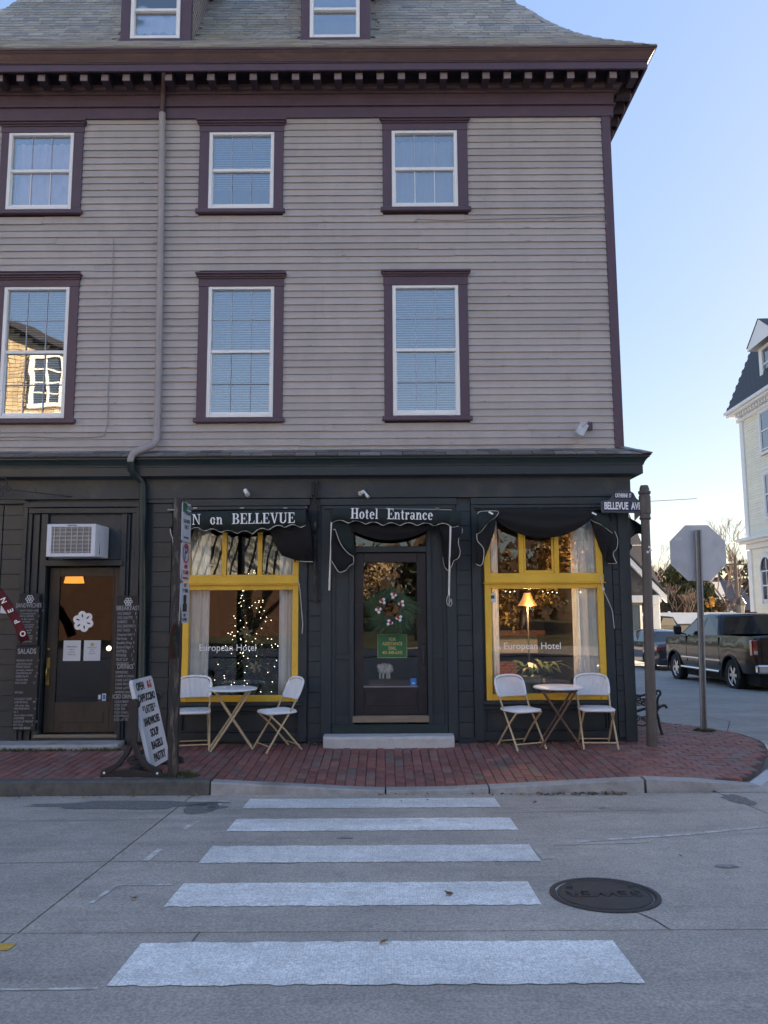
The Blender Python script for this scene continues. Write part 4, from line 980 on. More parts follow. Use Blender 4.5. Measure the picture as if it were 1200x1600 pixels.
# the weathered bracket standing between the window and the hotel door
bp_ = thing('sign_bracket', 'peeling black and cream vertical bracket on the wall between left window and hotel door', 'bracket', (X(492), -.08, 2.4))
q = MB(); q.tube([PT(489, 752, -.10), PT(490, 765, -.13), PT(489, 775, -.16)], .022, 8); q.tube([PT(497, 752, -.10), PT(493, 772, -.16), PT(490, 786, -.16)], .014, 8); q.build('arm', M['peel'], bp_)
MB().obox(PT(491, 806, -.15), .036, .02, .19, (0, .02, 0)).build('mount_plate', M['peel'], bp_, .006)
MB().obox(PT(492.5, 888, -.10), .02, .02, .42, (0, -.01, 0)).build('strap', M['wood'], bp_, .004)
# hanging cords beside the windows
cdl = thing('hanging_rope', 'thin loose white cord hanging down the right edge of the left yellow window', 'cord', (X(468), -.05, 2.0))
MB().tube([PT(466, 905, -.10), PT(469, 925, -.11), PT(471, 950, -.10), PT(473, 975, -.11), PT(472, 990, -.10)], .005, 6).build('cord', M['piping'], cdl)
cdl = thing('hanging_rope', 'thin loose white cord with a toggle hanging beside the right yellow window', 'cord', (X(950), -.05, 2.0))
MB().tube([PT(938, 898, -.10), PT(941, 915, -.11), PT(944, 925, -.10), PT(951, 940, -.11), PT(957, 955, -.10), PT(960, 982, -.10)], .005, 6).build('cord', M['piping'], cdl)
MB().lathe([(.001, -.03), (.014, -.018), (.014, .018), (.001, .03)], PT(943, 921, -.105), 8).build('toggle', M['piping'], cdl)

# ---- steps
def step(name, label, x0, x1, y0, zt, mat):
    mb = MB(); n = 12; vs = []; rn = random.Random(int(x0*7))
    for k in range(n+1):
        x = lerp(x0, x1, k/n); e = .03 if k in (0, n) else 0; j = rn.uniform(-.006, .006)
        vs += [(x, y0+e+j-.01, -.1), (x, y0+e+j, zt-.03), (x, y0+e+j+.025, zt-.004), (x, -.056, zt), (x, -.056, -.1)]
    fs = [(k*5+j, k*5+5+j, k*5+6+j, k*5+1+j) for k in range(n) for j in range(4)]+[(0, 1, 2, 3, 4), tuple(range(n*5, n*5+5))[::-1]]
    mb.add(vs, fs); o = mb.build(name, mat); return tag(o, label, 'step')
step('door_step', 'pale concrete doorstep under the hotel entrance door', X(508), X(704), -.27, .115, M['step'])
step('door_step', 'long low grey granite doorstep in front of the cafe door', X(-6), X(205), -.36, .055, M['granite'])

# ---- interior seen through the glass
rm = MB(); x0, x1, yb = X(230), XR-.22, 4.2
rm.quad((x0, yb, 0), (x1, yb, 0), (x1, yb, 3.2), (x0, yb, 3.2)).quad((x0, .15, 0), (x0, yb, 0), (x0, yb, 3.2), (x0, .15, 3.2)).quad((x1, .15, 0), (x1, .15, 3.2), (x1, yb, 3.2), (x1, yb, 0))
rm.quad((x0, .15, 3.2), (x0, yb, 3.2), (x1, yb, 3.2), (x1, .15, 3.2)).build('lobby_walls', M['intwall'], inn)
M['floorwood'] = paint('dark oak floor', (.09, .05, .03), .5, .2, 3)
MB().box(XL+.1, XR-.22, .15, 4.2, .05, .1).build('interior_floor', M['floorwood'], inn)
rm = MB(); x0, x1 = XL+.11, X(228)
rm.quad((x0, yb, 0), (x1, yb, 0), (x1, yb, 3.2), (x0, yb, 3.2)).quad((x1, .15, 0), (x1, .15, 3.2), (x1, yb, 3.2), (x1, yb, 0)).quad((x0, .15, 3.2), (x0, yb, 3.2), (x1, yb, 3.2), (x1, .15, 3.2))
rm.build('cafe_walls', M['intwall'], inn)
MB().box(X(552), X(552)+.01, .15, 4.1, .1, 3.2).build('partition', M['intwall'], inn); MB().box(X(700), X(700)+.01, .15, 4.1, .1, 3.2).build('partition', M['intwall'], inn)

def curtain(label, px0, px1, py0, py1, y=.075, mat='curtain', seed=1, taper=0, group=None):
    x0, x1 = PX(px0, 950, y), PX(px1, 950, y); z0, z1 = PZ(py1, y), PZ(py0, y); rn = random.Random(seed); ph = [rn.uniform(0, 6) for _ in range(4)]
    mb = MB(); n = 46
    def f(u, v):
        x = lerp(x0, x1, u)+taper*(1-v)*(u-.5)*.1
        return (x, y+.03*math.sin(u*(x1-x0)*52+ph[0]+v*.8)+.012*math.sin(u*(x1-x0)*131+ph[1])+.008*math.sin(v*5+ph[2]), lerp(z0, z1, v))
    mb.grid(f, n, 8)
    o = mb.build('curtain', M[mat]); m_ = o.modifiers.new('s', 'SOLIDIFY'); m_.thickness = .004
    return tag(o, label, 'curtain', group)
curtain('pale curtain at the left side of the christmas tree window', 290, 328, 815, 1086, seed=1)
curtain('narrow pale curtain at the right side of the christmas tree window', 437, 466, 815, 1086, seed=2)
curtain('thin lace curtain at the left edge of the right yellow window', 762, 779, 815, 1086, seed=3)
curtain('wide cream lace curtain at the right side of the right yellow window', 895, 938, 812, 1086, seed=4)

# christmas tree
M['needles'] = paint('dark fir needles', (.07, .15, .07), .8, .3, 20, rnd=.3, island=True)
M['fairy'] = emit('fairy light', (1, .80, .52), 1.6)
ty = .75; tx = PX(395, 1000, ty); tz0, tz1 = .35, PZ(902, ty)+.1
xt = thing('christmas_tree', 'dark green christmas tree with tiny lights and baubles behind the left yellow window', 'christmas tree', (tx, ty, .1))
rt = random.Random(21); nd = MB()
for k in range(4200):
    v = rt.random()**1.3; z = lerp(tz0, tz1, v); r = lerp(.62, .06, v)*rt.uniform(.35, 1.0)*(1+.18*math.sin(z*22)); a = rt.uniform(0, 6.28)
    c = Vector((tx+r*math.cos(a), ty+r*math.sin(a), z)); d = Vector((math.cos(a), math.sin(a), rt.uniform(-.5, .2))).normalized(); s = Vector((-d.y, d.x, rt.uniform(-.4, .4))).normalized()*.019; L_ = rt.uniform(.07, .16)
    nd.add([c-s, c+s, c+d*L_], [(0, 1, 2)])
nd.build('needles', M['needles'], xt, kind='stuff')
MB().tube([(tx, ty, .1), (tx, ty, tz1-.1)], [.035, .01], 8).build('trunk', M['wood'], xt)
fl = MB()
for k in range(150):
    v = rt.random()**1.2; z = lerp(tz0, tz1, v); r = lerp(.62, .05, v)*1.02; a = rt.uniform(3.3, 6.1)
    fl.ball((tx+r*math.cos(a), ty+r*math.sin(a)-.03, z), .0048, 5, 3)
fl.build('string_lights', M['fairy'], xt, kind='stuff')
M['bauble_red'] = paint('red bauble', (.32, .02, .03), .2, .05, 10, spec=.8); M['bauble_silver'] = paint('silver bauble', (.6, .6, .62), .15, .05, 10, metal=.7); M['ribbon'] = paint('gold ribbon', (.42, .34, .18), .5, .2, 12)
for k, (px, py, m_) in enumerate([(382, 963, 'red'), (400, 955, 'red'), (415, 970, 'silver'), (398, 995, 'red'), (402, 1000, 'red'), (368, 1015, 'red'), (373, 1020, 'red'), (410, 1023, 'red'), (420, 1018, 'red'), (378, 1033, 'silver'), (419, 1037, 'silver'), (420, 1047, 'red'), (365, 1050, 'red'), (389, 1063, 'red'), (396, 1012, 'silver'), (355, 1050, 'silver'), (412, 1066, 'silver'), (384, 1003, 'silver')]):
    yy = .45+.16*(1-(py-950)/120)
    MB().ball(PT(px, py, yy), .026 if m_ == 'red' else .022, 10, 6).build('bauble', M['bauble_'+m_], xt)
for px, py in ((384, 988), (399, 1042)):
    q = MB(); c = Vector(PT(px, py, .36))
    for j in range(6):
        a = j*1.05+.3; q.obox(c+Vector((math.cos(a)*.045, -.01, math.sin(a)*.03)), .042, .004, .016, (.3*math.sin(a), -a, .3))
    q.build('ribbon_bow', M['ribbon'], xt)
# armchair, dim, left of the tree
M['wine'] = paint('wine armchair fabric', (.06, .012, .018), .8, .2, 6)
ac = thing('armchair', 'dark wine red armchair in shadow beside the christmas tree', 'armchair', (PX(340, 1040, 1.2), 1.2, .1))
MB().box(*[PX(318, 1000, 1.2), PX(360, 1000, 1.2)], 1.2, 1.8, .1, .55).build('seat', M['wine'], ac, .05); MB().box(PX(318, 1000, 1.2), PX(360, 1000, 1.2), 1.65, 1.85, .552, 1.15).build('backrest', M['wine'], ac, .05)

# table lamp, plants, brick hearth behind the right window
M['shade'] = emit('lit lamp shade', (1, .44, .14), .13)
tl = thing('floor_lamp', 'lit fabric shaded lamp hanging high behind the right yellow window', 'lamp', PT(824, 1060, 1.0))
lx, lz = P(824, 938, 1.0)
MB().lathe([(.045, .10), (.075, .02), (.135, -.075)], (lx, 1.0, lz), 20).build('lamp_shade', M['shade'], tl)
MB().tube([(lx, 1.0, lz+.0), (lx, 1.0, .15)], .012, 8).build('stand', M['plumbum'], tl)
MB().lathe([(.0001, .1), (.14, .1), (.14, .12), (.02, .15)], (lx, 1.0, 0), 16).build('base', M['plumbum'], tl)
def leafy(mb, c, n, L0, L1, wd, rn, droop=.5, lift=.9):
    for k in range(n):
        a = rn.uniform(0, 6.28); L_ = rn.uniform(L0, L1); d = Vector((math.cos(a), math.sin(a), 0)); p = Vector(c); prev = None; s = Vector((-d.y, d.x, 0)); vs = []; m_ = 5
        for j in range(m_+1):
            t = j/m_; w_ = wd*math.sin(math.pi*min(1, .12+t*.88))*(.9); vs += [p-s*w_+Vector((0, 0, .3*w_)), p+s*w_+Vector((0, 0, .3*w_))]
            p = p+(d*(.45+.5*t)+Vector((0, 0, lift*(1-t*1.6)-droop*t))).normalized()*L_/m_
        mb.add(vs, [(2*j, 2*j+1, 2*j+3, 2*j+2) for j in range(m_)])
M['leaf'] = paint('house plant leaf', (.05, .12, .03), .45, .25, 8, rnd=.3, island=True); M['leafstripe'] = paint('variegated leaf', (.20, .24, .08), .45, .4, 14, rnd=.3, island=True)
M['potgreen'] = paint('sage glazed pot', (.18, .23, .19), .35, .1, 5)
for lab, px, py, yy, m_, n_, seed in (('leafy house plant in a sage green pot behind the right window lettering', 828, 1072, .55, 'leaf', 22, 2), ('striped leaf house plant drooping behind the table at the right window', 850, 1075, .8, 'leafstripe', 16, 5)):
    c = Vector(PT(px, py, yy)); pt = thing('potted_plant', lab, 'plant', (c.x, c.y, .45))
    if seed == 2: MB().lathe([(.0001, .0), (.10, .0), (.15, .24), (.165, .26), (.14, .25), (.12, .2), (.0001, .2)], (c.x, c.y, .48), 20).build('pot', M['potgreen'], pt)
    else: MB().lathe([(.0001, .0), (.08, .0), (.11, .2), (.10, .18), (.0001, .17)], (c.x, c.y, .5), 16).build('pot', M['black'], pt)
    lm = MB(); leafy(lm, (c.x, c.y, .70), n_, .3, .62, .028, random.Random(seed)); lm.build('leaves', M[m_], pt, kind='stuff')
pl_t = thing('plant_stand', 'low dark wooden stand carrying the plant pots behind the right window', 'stand', (1.95, .7, .1)); MB().box(1.6, 2.45, .42, 1.0, .42, .475).build('top', M['floorwood'], pl_t, .01)
for a in (1.65, 2.4):
    for b in (.47, .95): MB().box(a-.025, a+.025, b-.025, b+.025, .1, .419).build('leg', M['floorwood'], pl_t)
m, t, n, b = newmat('hearth brick'); bt = n.new('ShaderNodeTexBrick'); bt.inputs['Color1'].default_value = (.34, .075, .03, 1); bt.inputs['Color2'].default_value = (.26, .06, .025, 1); bt.inputs['Mortar'].default_value = (.30, .22, .17, 1); bt.inputs['Scale'].default_value = 5.5; bt.inputs['Mortar Size'].default_value = .03
tcn = n.new('ShaderNodeTexCoord'); mpn = n.new('ShaderNodeMapping'); mpn.inputs['Rotation'].default_value = (math.pi/2, 0, 0); t.links.new(tcn.outputs['Object'], mpn.inputs[0]); t.links.new(mpn.outputs[0], bt.inputs[0]); t.links.new(bt.outputs[0], b.inputs['Base Color']); M['hearth'] = m
hb = thing('brick_hearth', 'orange brick hearth low behind the left corner of the right window', 'hearth', (1.6, 1.9, .1))
hx0 = PX(763, 1050, 1.9); MB().box(hx0, PX(808, 1050, 1.9), 1.9, 2.3, .1, PZ(1037, 1.9)).build('chimney_breast', M['hearth'], hb); MB().box(PX(808, 1050, 1.9)+.002, PX(835, 1050, 1.9), 1.9, 2.3, .1, PZ(1058, 1.9)).build('hearth_step', M['hearth'], hb)
M['mantel'] = paint('red brown mantel', (.10, .03, .02), .5, .2, 5)
MB().box(hx0, PX(850, 1000, 2.2), 2.1, 2.4, PZ(994, 2.1), PZ(986, 2.1)).build('mantelpiece', M['mantel'], hb)
MB().box(hx0, PX(840, 1000, 2.3), 2.32, 2.36, PZ(1022, 2.3), PZ(995, 2.3)).build('plaster_panel', M['step'], hb)
pl = bpy.data.lights.new('lamp_bulb', 'POINT'); pl.energy = 9; pl.color = (1, .62, .3); pl.shadow_soft_size = .06; plo = bpy.data.objects.new('lamp_bulb', pl); link(plo); plo.parent = tl; plo.location = Vector((lx, .85, lz-.12))-org(tl)
# string of small lights along the head of the right window
fl = MB()
for px, py in ((790, 924), (797, 925), (804, 924), (848, 924), (856, 926), (863, 925), (870, 926), (900, 926), (907, 925), (762, 950), (762, 975), (762, 1000), (932, 935), (933, 960), (934, 985), (934, 1010), (934, 1040), (935, 1065)): fl.ball(PT(px, py, .06), .006, 5, 3)
fo = fl.build('fairy_lights', M['fairy'], None, kind='stuff')
# cafe pendant lamp and far bulb
M['amber'] = emit('amber lamp shade', (1, .34, .05), .30)
pd = thing('pendant_lamp', 'glowing amber pendant shade seen through the cafe door glass', 'lamp', PT(116, 900, 1.2))
c = PT(116, 905, 1.2); MB().lathe([(.11, .055), (.135, -.055)], c, 20).build('lamp_shade', M['amber'], pd); MB().tube([c, (c[0], c[1], 3.2)], .006, 6).build('flex', M['black'], pd)
gb_ = tag(MB().ball(PT(170, 1013, 1.6), .035, 10, 6).build('globe_bulb', M['fairy']), 'small bright round bulb seen through the right side of the cafe door glass', 'light bulb')
# toy lamb behind the hotel door glass
lb = thing('toy_lamb', 'small woolly white toy lamb sitting behind the hotel door glass', 'toy', PT(600, 1058, .35))
q = MB(); c = Vector(PT(601, 1044, .35))
for k in range(26): q.ball(c+Vector((rt.uniform(-.08, .08), rt.uniform(-.05, .05), rt.uniform(-.035, .035))), .035, 8, 5)
q.build('fleece', M['curtain'], lb)
for dx in (-.06, -.02, .03, .06): MB().tube([c+Vector((dx, 0, -.02)), c+Vector((dx, 0, -.13))], .013, 6).build('leg', M['curtain'], lb)
tag(MB().box(X(575), X(645), .2, .5, .12, c.z-.132).build('console_shelf', M['floorwood'], None, .01), 'low dark wooden console shelf behind the hotel door glass', 'shelf')

# ================================================================== AWNINGS
def outline_cloth(name, pts, mat, parent, bulge=.02, pipe=None, seed=1, th=.004):
    """cloth flap from a closed list of 3D points (fan to the centre, pushed out a little), with optional piping along a run"""
    c = sum((Vector(p) for p in pts), Vector())/len(pts); c.y -= bulge; mb = MB(); n = len(pts); rn = random.Random(seed)
    mid = [Vector(p).lerp(c, .5)+Vector((0, -bulge*.5+rn.uniform(-.012, .012), 0)) for p in pts]
    mb.add([tuple(p) for p in pts]+mid+[c], [(i, (i+1) % n, n+(i+1) % n, n+i) for i in range(n)]+[(n+i, n+(i+1) % n, 2*n) for i in range(n)], True)
    o = mb.build(name, mat, parent); md = o.modifiers.new('s', 'SOLIDIFY'); md.thickness = th
    if pipe: MB().tube(pipe, .0052, 6).build('piping', M['piping'], o)
    return o
def smooth(pts, k=3):
    out = []; n = len(pts); V = [Vector(p) for p in pts]
    for i in range(n-1):
        p0, p1, p2, p3 = V[max(0, i-1)], V[i], V[i+1], V[min(n-1, i+2)]
        for j in range(k):
            t = j/k; out.append(.5*((2*p1)+(-p0+p2)*t+(2*p0-5*p1+4*p2-p3)*t*t+(-p0+3*p1-3*p2+p3)*t**3))
    out.append(V[-1]); return out
def awning_front(root, tl, tr, top, bot, yt, yf, wrinkle, seed):
    """sloped top from the wall rail to the front bar, then the hanging valance with scallops"""
    n = len(bot)-1; mb = MB(); rn = random.Random(seed); vs = []
    for k in range(n+1):
        u = k/n; x, zb = bot[k]; zt = lerp(top[0], top[1], u); xt = lerp(tl, tr, u)
        w1 = rn.uniform(-1, 1)*wrinkle
        vs += [(xt, yt, zt+.035), (xt, lerp(yt, yf, .6)+w1*.3, zt+.028), (x, yf+w1*.2, zt+.004), (x, yf-.012+w1, lerp(zt, zb, .5)), (x, yf+.004+w1, zb)]
    mb.add(vs, [(k*5+j, k*5+5+j, k*5+6+j, k*5+1+j) for k in range(n) for j in range(4)], True)
    o = mb.build('valance', M['cloth'], root); md = o.modifiers.new('s', 'SOLIDIFY'); md.thickness = .004
    MB().tube([(x, yf+.002, z-.001) for x, z in bot], .0052, 6).build('piping', M['piping'], o)
    return o
def scallop(ctrl, n, amp, yf, per):
    """ctrl: px,py list of the mean hem; returns world x,z with scallops"""
    out = []
    for k in range(n+1):
        px = lerp(ctrl[0][0], ctrl[-1][0], k/n); py = pw(px, ctrl)-amp*abs(math.sin(math.pi*(px-ctrl[0][0])/per))+amp*.5
        out.append(P(px, py, yf))
    return out
YF = -.36
# first awning: the inn name
aw = thing('awning', 'dark green scalloped awning lettered INN on BELLEVUE over the christmas tree window', 'awning', (X(375), -.02, 2.85))
bot = scallop([(270, 827), (300, 826), (360, 831), (395, 832), (402, 829), (440, 822), (478, 822)], 60, 5, YF, 25)
awning_front(aw, PX(270, 800, YF), PX(478, 797, YF), (P(270, 802, YF)[1], P(478, 798, YF)[1]), bot, -.05, YF, .013, 1)
tmb, tw = serif_mb('INN  on  BELLEVUE', .128, .075)
want = PX(462, 812, YF)-PX(279, 812, YF); me = tmb.mesh(M['letter'], 'lettering')
for v in me.vertices: v.co.x *= want/tw
o = put('lettering', me, aw, Vector((PX(279, 812, YF), YF-.022, P(288, 820.5, YF)[1]))); o.rotation_euler = (0, -.012, 0)
# right flap of the first awning, left flap
fl_r = [PT(415, 812, -.3), PT(420, 826, -.24), PT(428, 848, -.2), PT(440, 868, -.16), PT(468, 877, -.14), PT(489, 878, -.2), PT(488, 858, -.3), PT(486, 838, -.36), PT(484, 820, -.37), PT(478, 808, -.36)]
outline_cloth('side_flap', fl_r, M['clothb'], aw, .0, [PT(468, 877, -.145), PT(489, 878, -.205)], 2)
fl_l = [PT(300, 810, -.3), PT(304, 825, -.2), PT(296, 850, -.14), PT(286, 872, -.12), PT(272, 874, -.2), PT(273, 856, -.3), PT(268, 842, -.34), PT(268, 832, -.36), PT(265, 826, -.37), PT(275, 812, -.36)]
outline_cloth('side_flap', fl_l, M['clothb'], aw, .0, smooth([PT(270, 875, -.2), PT(274, 870, -.22)]), 3)
MB().tube(smooth([PT(266, 826, -.375), PT(267, 834, -.37), PT(270, 842, -.36), PT(271, 852, -.34), PT(276, 860, -.32)]), .006, 6).build('flap_piping', M['piping'], aw)
sw = MB()
def swag(mb, p0, p1, dip, y, depth=.1, n=30, ztop=None, seed=0):
    x0, z0 = P(*p0, y); x1, z1 = P(*p1, y)
    def f(u, v):
        x = lerp(x0, x1, u); zt = lerp(z0, z1, u); zb = zt-.02-dip*(1-(2*u-1)**2)**.8
        fold = .02*math.sin(v*11+u*2)*(1-abs(2*u-1))
        return (x, y-depth*math.sin(v*math.pi*.8)*(1-(2*u-1)**2)*.8+fold, lerp(zb, zt+.02, v))
    mb.grid(f, n, 12); return mb
q = swag(MB(), (296, 812), (480, 806), .17, -.24, .04).build('swag', M['clothb'], aw); q.modifiers.new('s', 'SOLIDIFY').thickness = .004
MB().tube([PT(262, 797, -.06), PT(480, 793, -.06)], .014, 8).build('wall_rail', M['steel'], aw)
MB().tube([PT(452, 818, -.35), PT(458, 845, -.2), PT(461, 878, -.08)], .009, 8).build('arm', M['black'], aw)
for px in (305, 378, 446): MB().obox(PT(px, 794, -.075), .025, .012, .010, (0, 0, 0)).build('rail_clip', M['steel'], aw, .003)
# second awning over the hotel door
aw = thing('awning', 'dark green scalloped awning lettered Hotel Entrance over the hotel door', 'awning', (X(610), -.02, 2.85))
bot = scallop([(517, 815), (545, 815), (600, 819), (650, 819), (700, 820), (722, 826)], 60, 5, YF, 27)
awning_front(aw, PX(515, 800, YF), PX(712, 800, YF), (P(515, 796, YF)[1], P(712, 800, YF)[1]), bot, -.05, YF, .013, 4)
tmb, tw = serif_mb('Hotel  Entrance', .128, .07)
want = PX(677, 806, YF)-PX(548, 806, YF); me = tmb.mesh(M['letter'], 'lettering')
for v in me.vertices: v.co.x *= want/tw
o = put('lettering', me, aw, Vector((PX(548, 806, YF), YF-.022, P(548, 810.5, YF)[1]))); o.rotation_euler = (0, .022, 0)
L1 = [PT(519, 816, -.36), PT(521, 828, -.35), PT(524, 828, -.34), PT(530, 845, -.30), PT(537, 857, -.26), PT(546, 866, -.22), PT(552, 870, -.19), PT(552, 880, -.18), PT(546, 884, -.2), PT(540, 891, -.22), PT(530, 894, -.26), PT(524, 886, -.30), PT(518, 876, -.34), PT(517, 850, -.36)]
outline_cloth('side_flap', L1, M['clothb'], aw, -.03, smooth(L1[1:13]), 5)
L2 = [PT(520, 812, -.34), PT(548, 815, -.28), PT(553, 835, -.22), PT(555, 868, -.17), PT(546, 866, -.2), PT(532, 848, -.28), PT(524, 828, -.33)]
outline_cloth('side_flap', L2, M['cloth'], aw, .0, None, 6)
R1 = [PT(680, 812, -.3), PT(716, 818, -.36), PT(722, 826, -.37), PT(722, 832, -.36), PT(718, 836, -.35), PT(716, 848, -.34), PT(719, 862, -.33), PT(716, 872, -.31), PT(709, 876, -.28), PT(706, 884, -.26), PT(700, 891, -.22), PT(695, 885, -.18), PT(692, 870, -.15), PT(690, 840, -.16)]
outline_cloth('side_flap', R1, M['clothb'], aw, .02, smooth(R1[2:13]), 7)
q = swag(MB(), (526, 806), (692, 806), .28, -.24, .05).build('swag', M['clothb'], aw); q.modifiers.new('s', 'SOLIDIFY').thickness = .004
MB().tube([PT(512, 793, -.06), PT(706, 797, -.06)], .014, 8).build('wall_rail', M['steel'], aw)
for px in (606, 683): MB().obox(PT(px, 794.5, -.075), .025, .012, .010, (0, 0, 0)).build('rail_clip', M['steel'], aw, .003)
MB().tube([PT(518, 815, -.36), PT(517, 860, -.3), PT(515, 905, -.2), PT(514.5, 922, -.14)], .011, 8).build('arm', M['letter'], aw)
MB().tube([PT(704, 822, -.36), PT(703, 860, -.3), PT(702, 905, -.2), PT(701.5, 930, -.14)], .011, 8).build('arm', M['letter'], aw)
MB().tube(smooth([PT(701, 928, -.15), PT(698, 938, -.16), PT(700, 946, -.16), PT(703, 940, -.16), PT(705, 936, -.15), PT(706, 944, -.15), PT(702, 947, -.15), PT(702, 930, -.15)]), .005, 6).build('tied_cord', M['piping'], aw)
# third awning, rolled back, with the cloth hanging at both ends
aw = thing('awning', 'rolled back dark awning sagging in a swag over the right yellow window', 'awning', (X(850), -.02, 2.85))
q = swag(MB(), (766, 800), (930, 800), .30, -.2, .10, seed=2).build('swag', M['clothb'], aw); q.modifiers.new('s', 'SOLIDIFY').thickness = .004
A = [PT(746, 803, -.34), PT(752, 799, -.33), PT(778, 799, -.28), PT(774, 808, -.28), PT(766, 813, -.3), PT(758, 822, -.32), PT(752, 830, -.33), PT(746, 834, -.35)]
outline_cloth('end_flap', A, M['cloth'], aw, .02, smooth([A[0], A[1], A[2], A[3], A[4], A[5], A[6], A[7]]), 8)
B = [PT(746, 800, -.28), PT(777, 800, -.2), PT(772, 830, -.18), PT(764, 855, -.15), PT(757, 872, -.13), PT(755, 881, -.2), PT(751, 883, -.24), PT(744, 881, -.3), PT(744, 840, -.32)]
outline_cloth('side_flap', B, M['clothb'], aw, .0, smooth([PT(745, 834, -.35), PT(746, 845, -.33), PT(755, 856, -.28), PT(756, 868, -.25), PT(754, 880, -.24), PT(750, 884, -.25), PT(744, 881, -.3)]), 9)
Cc = [PT(906, 799, -0.143), PT(925, 799, -0.165), PT(945, 803, -0.187), PT(953, 812, -0.193), PT(958, 826, -0.198), PT(957, 833, -0.198), PT(948, 826, -0.187), PT(938, 819, -0.182), PT(926, 814, -0.165), PT(918, 806, -0.154)]
outline_cloth('end_flap', Cc, M['cloth'], aw, .01, smooth([Cc[0], Cc[9], Cc[8], Cc[7], Cc[6], Cc[5]]), 10)
D_ = [PT(920, 806, -0.143), PT(948, 824, -0.187), PT(960, 830, -0.198), PT(965, 842, -0.198), PT(964, 856, -0.187), PT(958, 864, -0.176), PT(961, 875, -0.165), PT(963, 880, -0.154), PT(950, 880, -0.110), PT(945, 875, -0.077), PT(938, 860, -0.072), PT(930, 838, -0.083)]
outline_cloth('side_flap', D_, M['clothb'], aw, .01, smooth(D_[2:9]), 11)
MB().tube([PT(742, 796, -.06), PT(948, 796, -.06)], .014, 8).build('wall_rail', M['black'], aw)
for px in (771, 843, 914): MB().obox(PT(px, 795, -.075), .025, .012, .010, (0, 0, 0)).build('rail_clip', M['black'], aw, .003)
for (pa, pb) in (((764, 800), (770, 803)), ((926, 801), (931, 804))):
    MB().obox(PT((pa[0]+pb[0])/2, (pa[1]+pb[1])/2, -.352), .03, .002, .010, (0, .5, 0)).build('folded_lettering', M['letter'], aw)
MB().tube([PT(946, 850, -.2), PT(947, 885, -.08)], .007, 6).build('arm', M['black'], aw)
# fourth awning, on the side wall, only its end in view
aw = thing('awning', 'folded end of a dark awning sticking out round the corner behind the street name post', 'awning', (XR, .9, 2.7))
S = [PT(975, 810, .35), PT(984, 812, .5), PT(990, 820, .6), PT(993, 828, .6), PT(990, 834, .6), PT(986, 838, .55), PT(985, 846, .5), PT(988, 854, .5), PT(985, 860, .5), PT(979, 866, .45), PT(976, 874, .4), PT(974, 850, .3)]
outline_cloth('side_flap', S, M['cloth'], aw, .0, smooth([S[4], S[5], S[6], S[7], S[8], S[9], S[10]]), 12)
MB().grid(lambda u, v: (XR+.03+.42*u, lerp(.5, 2.6, v), 2.82-.22*u*u-.02*math.sin(v*20)), 5, 16).build('canopy', M['cloth'], aw)

# ================================================================== WALL FITTINGS
def spot(parent, c, d, L_=.10, r=.032):
    c = Vector(c); d = Vector(d).normalized(); MB().tube([c, c+d*L_*.8, c+d*L_], [r*.8, r*.8, r], 14).build('lamp_head', M['letter'], parent)
    MB().tube([c+d*L_*1.0, c+d*(L_+.004)], r*.82, 14).build('lens', M['step'], parent)
t = thing('security_light', 'small white spotlight pointing down over the first awning', 'spotlight', PT(386, 770, -.06)); spot(t, PT(383, 766, -.12), (.06, -.09, -.09))
MB().tube([PT(383, 772, -.051), PT(383, 768, -.12)], .012, 8).build('bracket', M['black'], t)
t = thing('security_light', 'twin white spotlight heads on the frieze above the Hotel Entrance awning', 'spotlight', PT(567, 772, -.06))
spot(t, PT(568, 768, -.1), (-.06, -.10, -.05), .09, .028); spot(t, PT(570, 770, -.1), (.05, -.05, -.07), .09, .022); MB().box(PX(571, 770)-.03, PX(571, 770)+.03, -.1, -.051, PZ(771), PZ(765)).build('bracket', M['dark'], t, .004)
t = thing('floodlight', 'tilted silver floodlight on the clapboards near the corner', 'floodlight', PT(908, 672, -.1))
MB().obox(PT(908, 672, -.14), .055, .045, .095, (R(-18), R(32), 0)).build('housing', M['alu'], t, .008); MB().obox(Vector(PT(908, 672, -.14))+Vector((-.006, -.047, -.012)), .042, .003, .08, (R(-18), R(32), 0)).build('lens', M['step'], t, .002)
MB().obox(PT(914, 663, -.16), .05, .055, .006, (R(-18), R(-52), 0)).build('visor', M['alu'], t); MB().tube([PT(916, 668, -.02), PT(918, 668, -.06), PT(912, 670, -.1)], .012, 8).build('bracket', M['plumbum'], t); MB().box(PX(921, 668)-.03, PX(921, 668)+.03, -.04, -.018, PZ(675), PZ(662)).build('junction_box', M['purple'], t, .003)
# air conditioner
ya = -.46; ax0, ax1, az0, az1 = PX(73, 840, ya), PX(149, 840, ya), PZ(867, ya), PZ(816, ya)
ac = thing('air_conditioner', 'white window air conditioner sticking out above the cafe door', 'air conditioner', ((ax0+ax1)/2, -.2, az0))
M['acwhite'] = paint('white enamel case', (.66, .69, .76), .4, .04, 5); M['acgrille'] = paint('grey coil fins', (.10, .105, .12), .7, .2, 8)
c = MB(); c.box(ax0, ax1, ya+.02, -.01, az0, az1); c.build('case', M['acwhite'], ac, .008)
fw = MB(); fw.box(ax0, ax0+.055, ya, ya+.019, az0, az1).box(ax1-.05, ax1, ya, ya+.019, az0, az1).box(ax0+.055, ax1-.05, ya, ya+.019, az1-.035, az1).box(ax0+.055, ax1-.05, ya, ya+.019, az0, az0+.04)
fw.build('front_frame', M['acwhite'], ac, .003)
MB().box(ax0+.06, ax1-.055, ya+.015, ya+.0195, az0+.03, az1-.03).build('coil', M['acgrille'], ac)
gr = MB(); xa, xb, za, zb = ax0+.056, ax1-.051, az0+.041, az1-.036
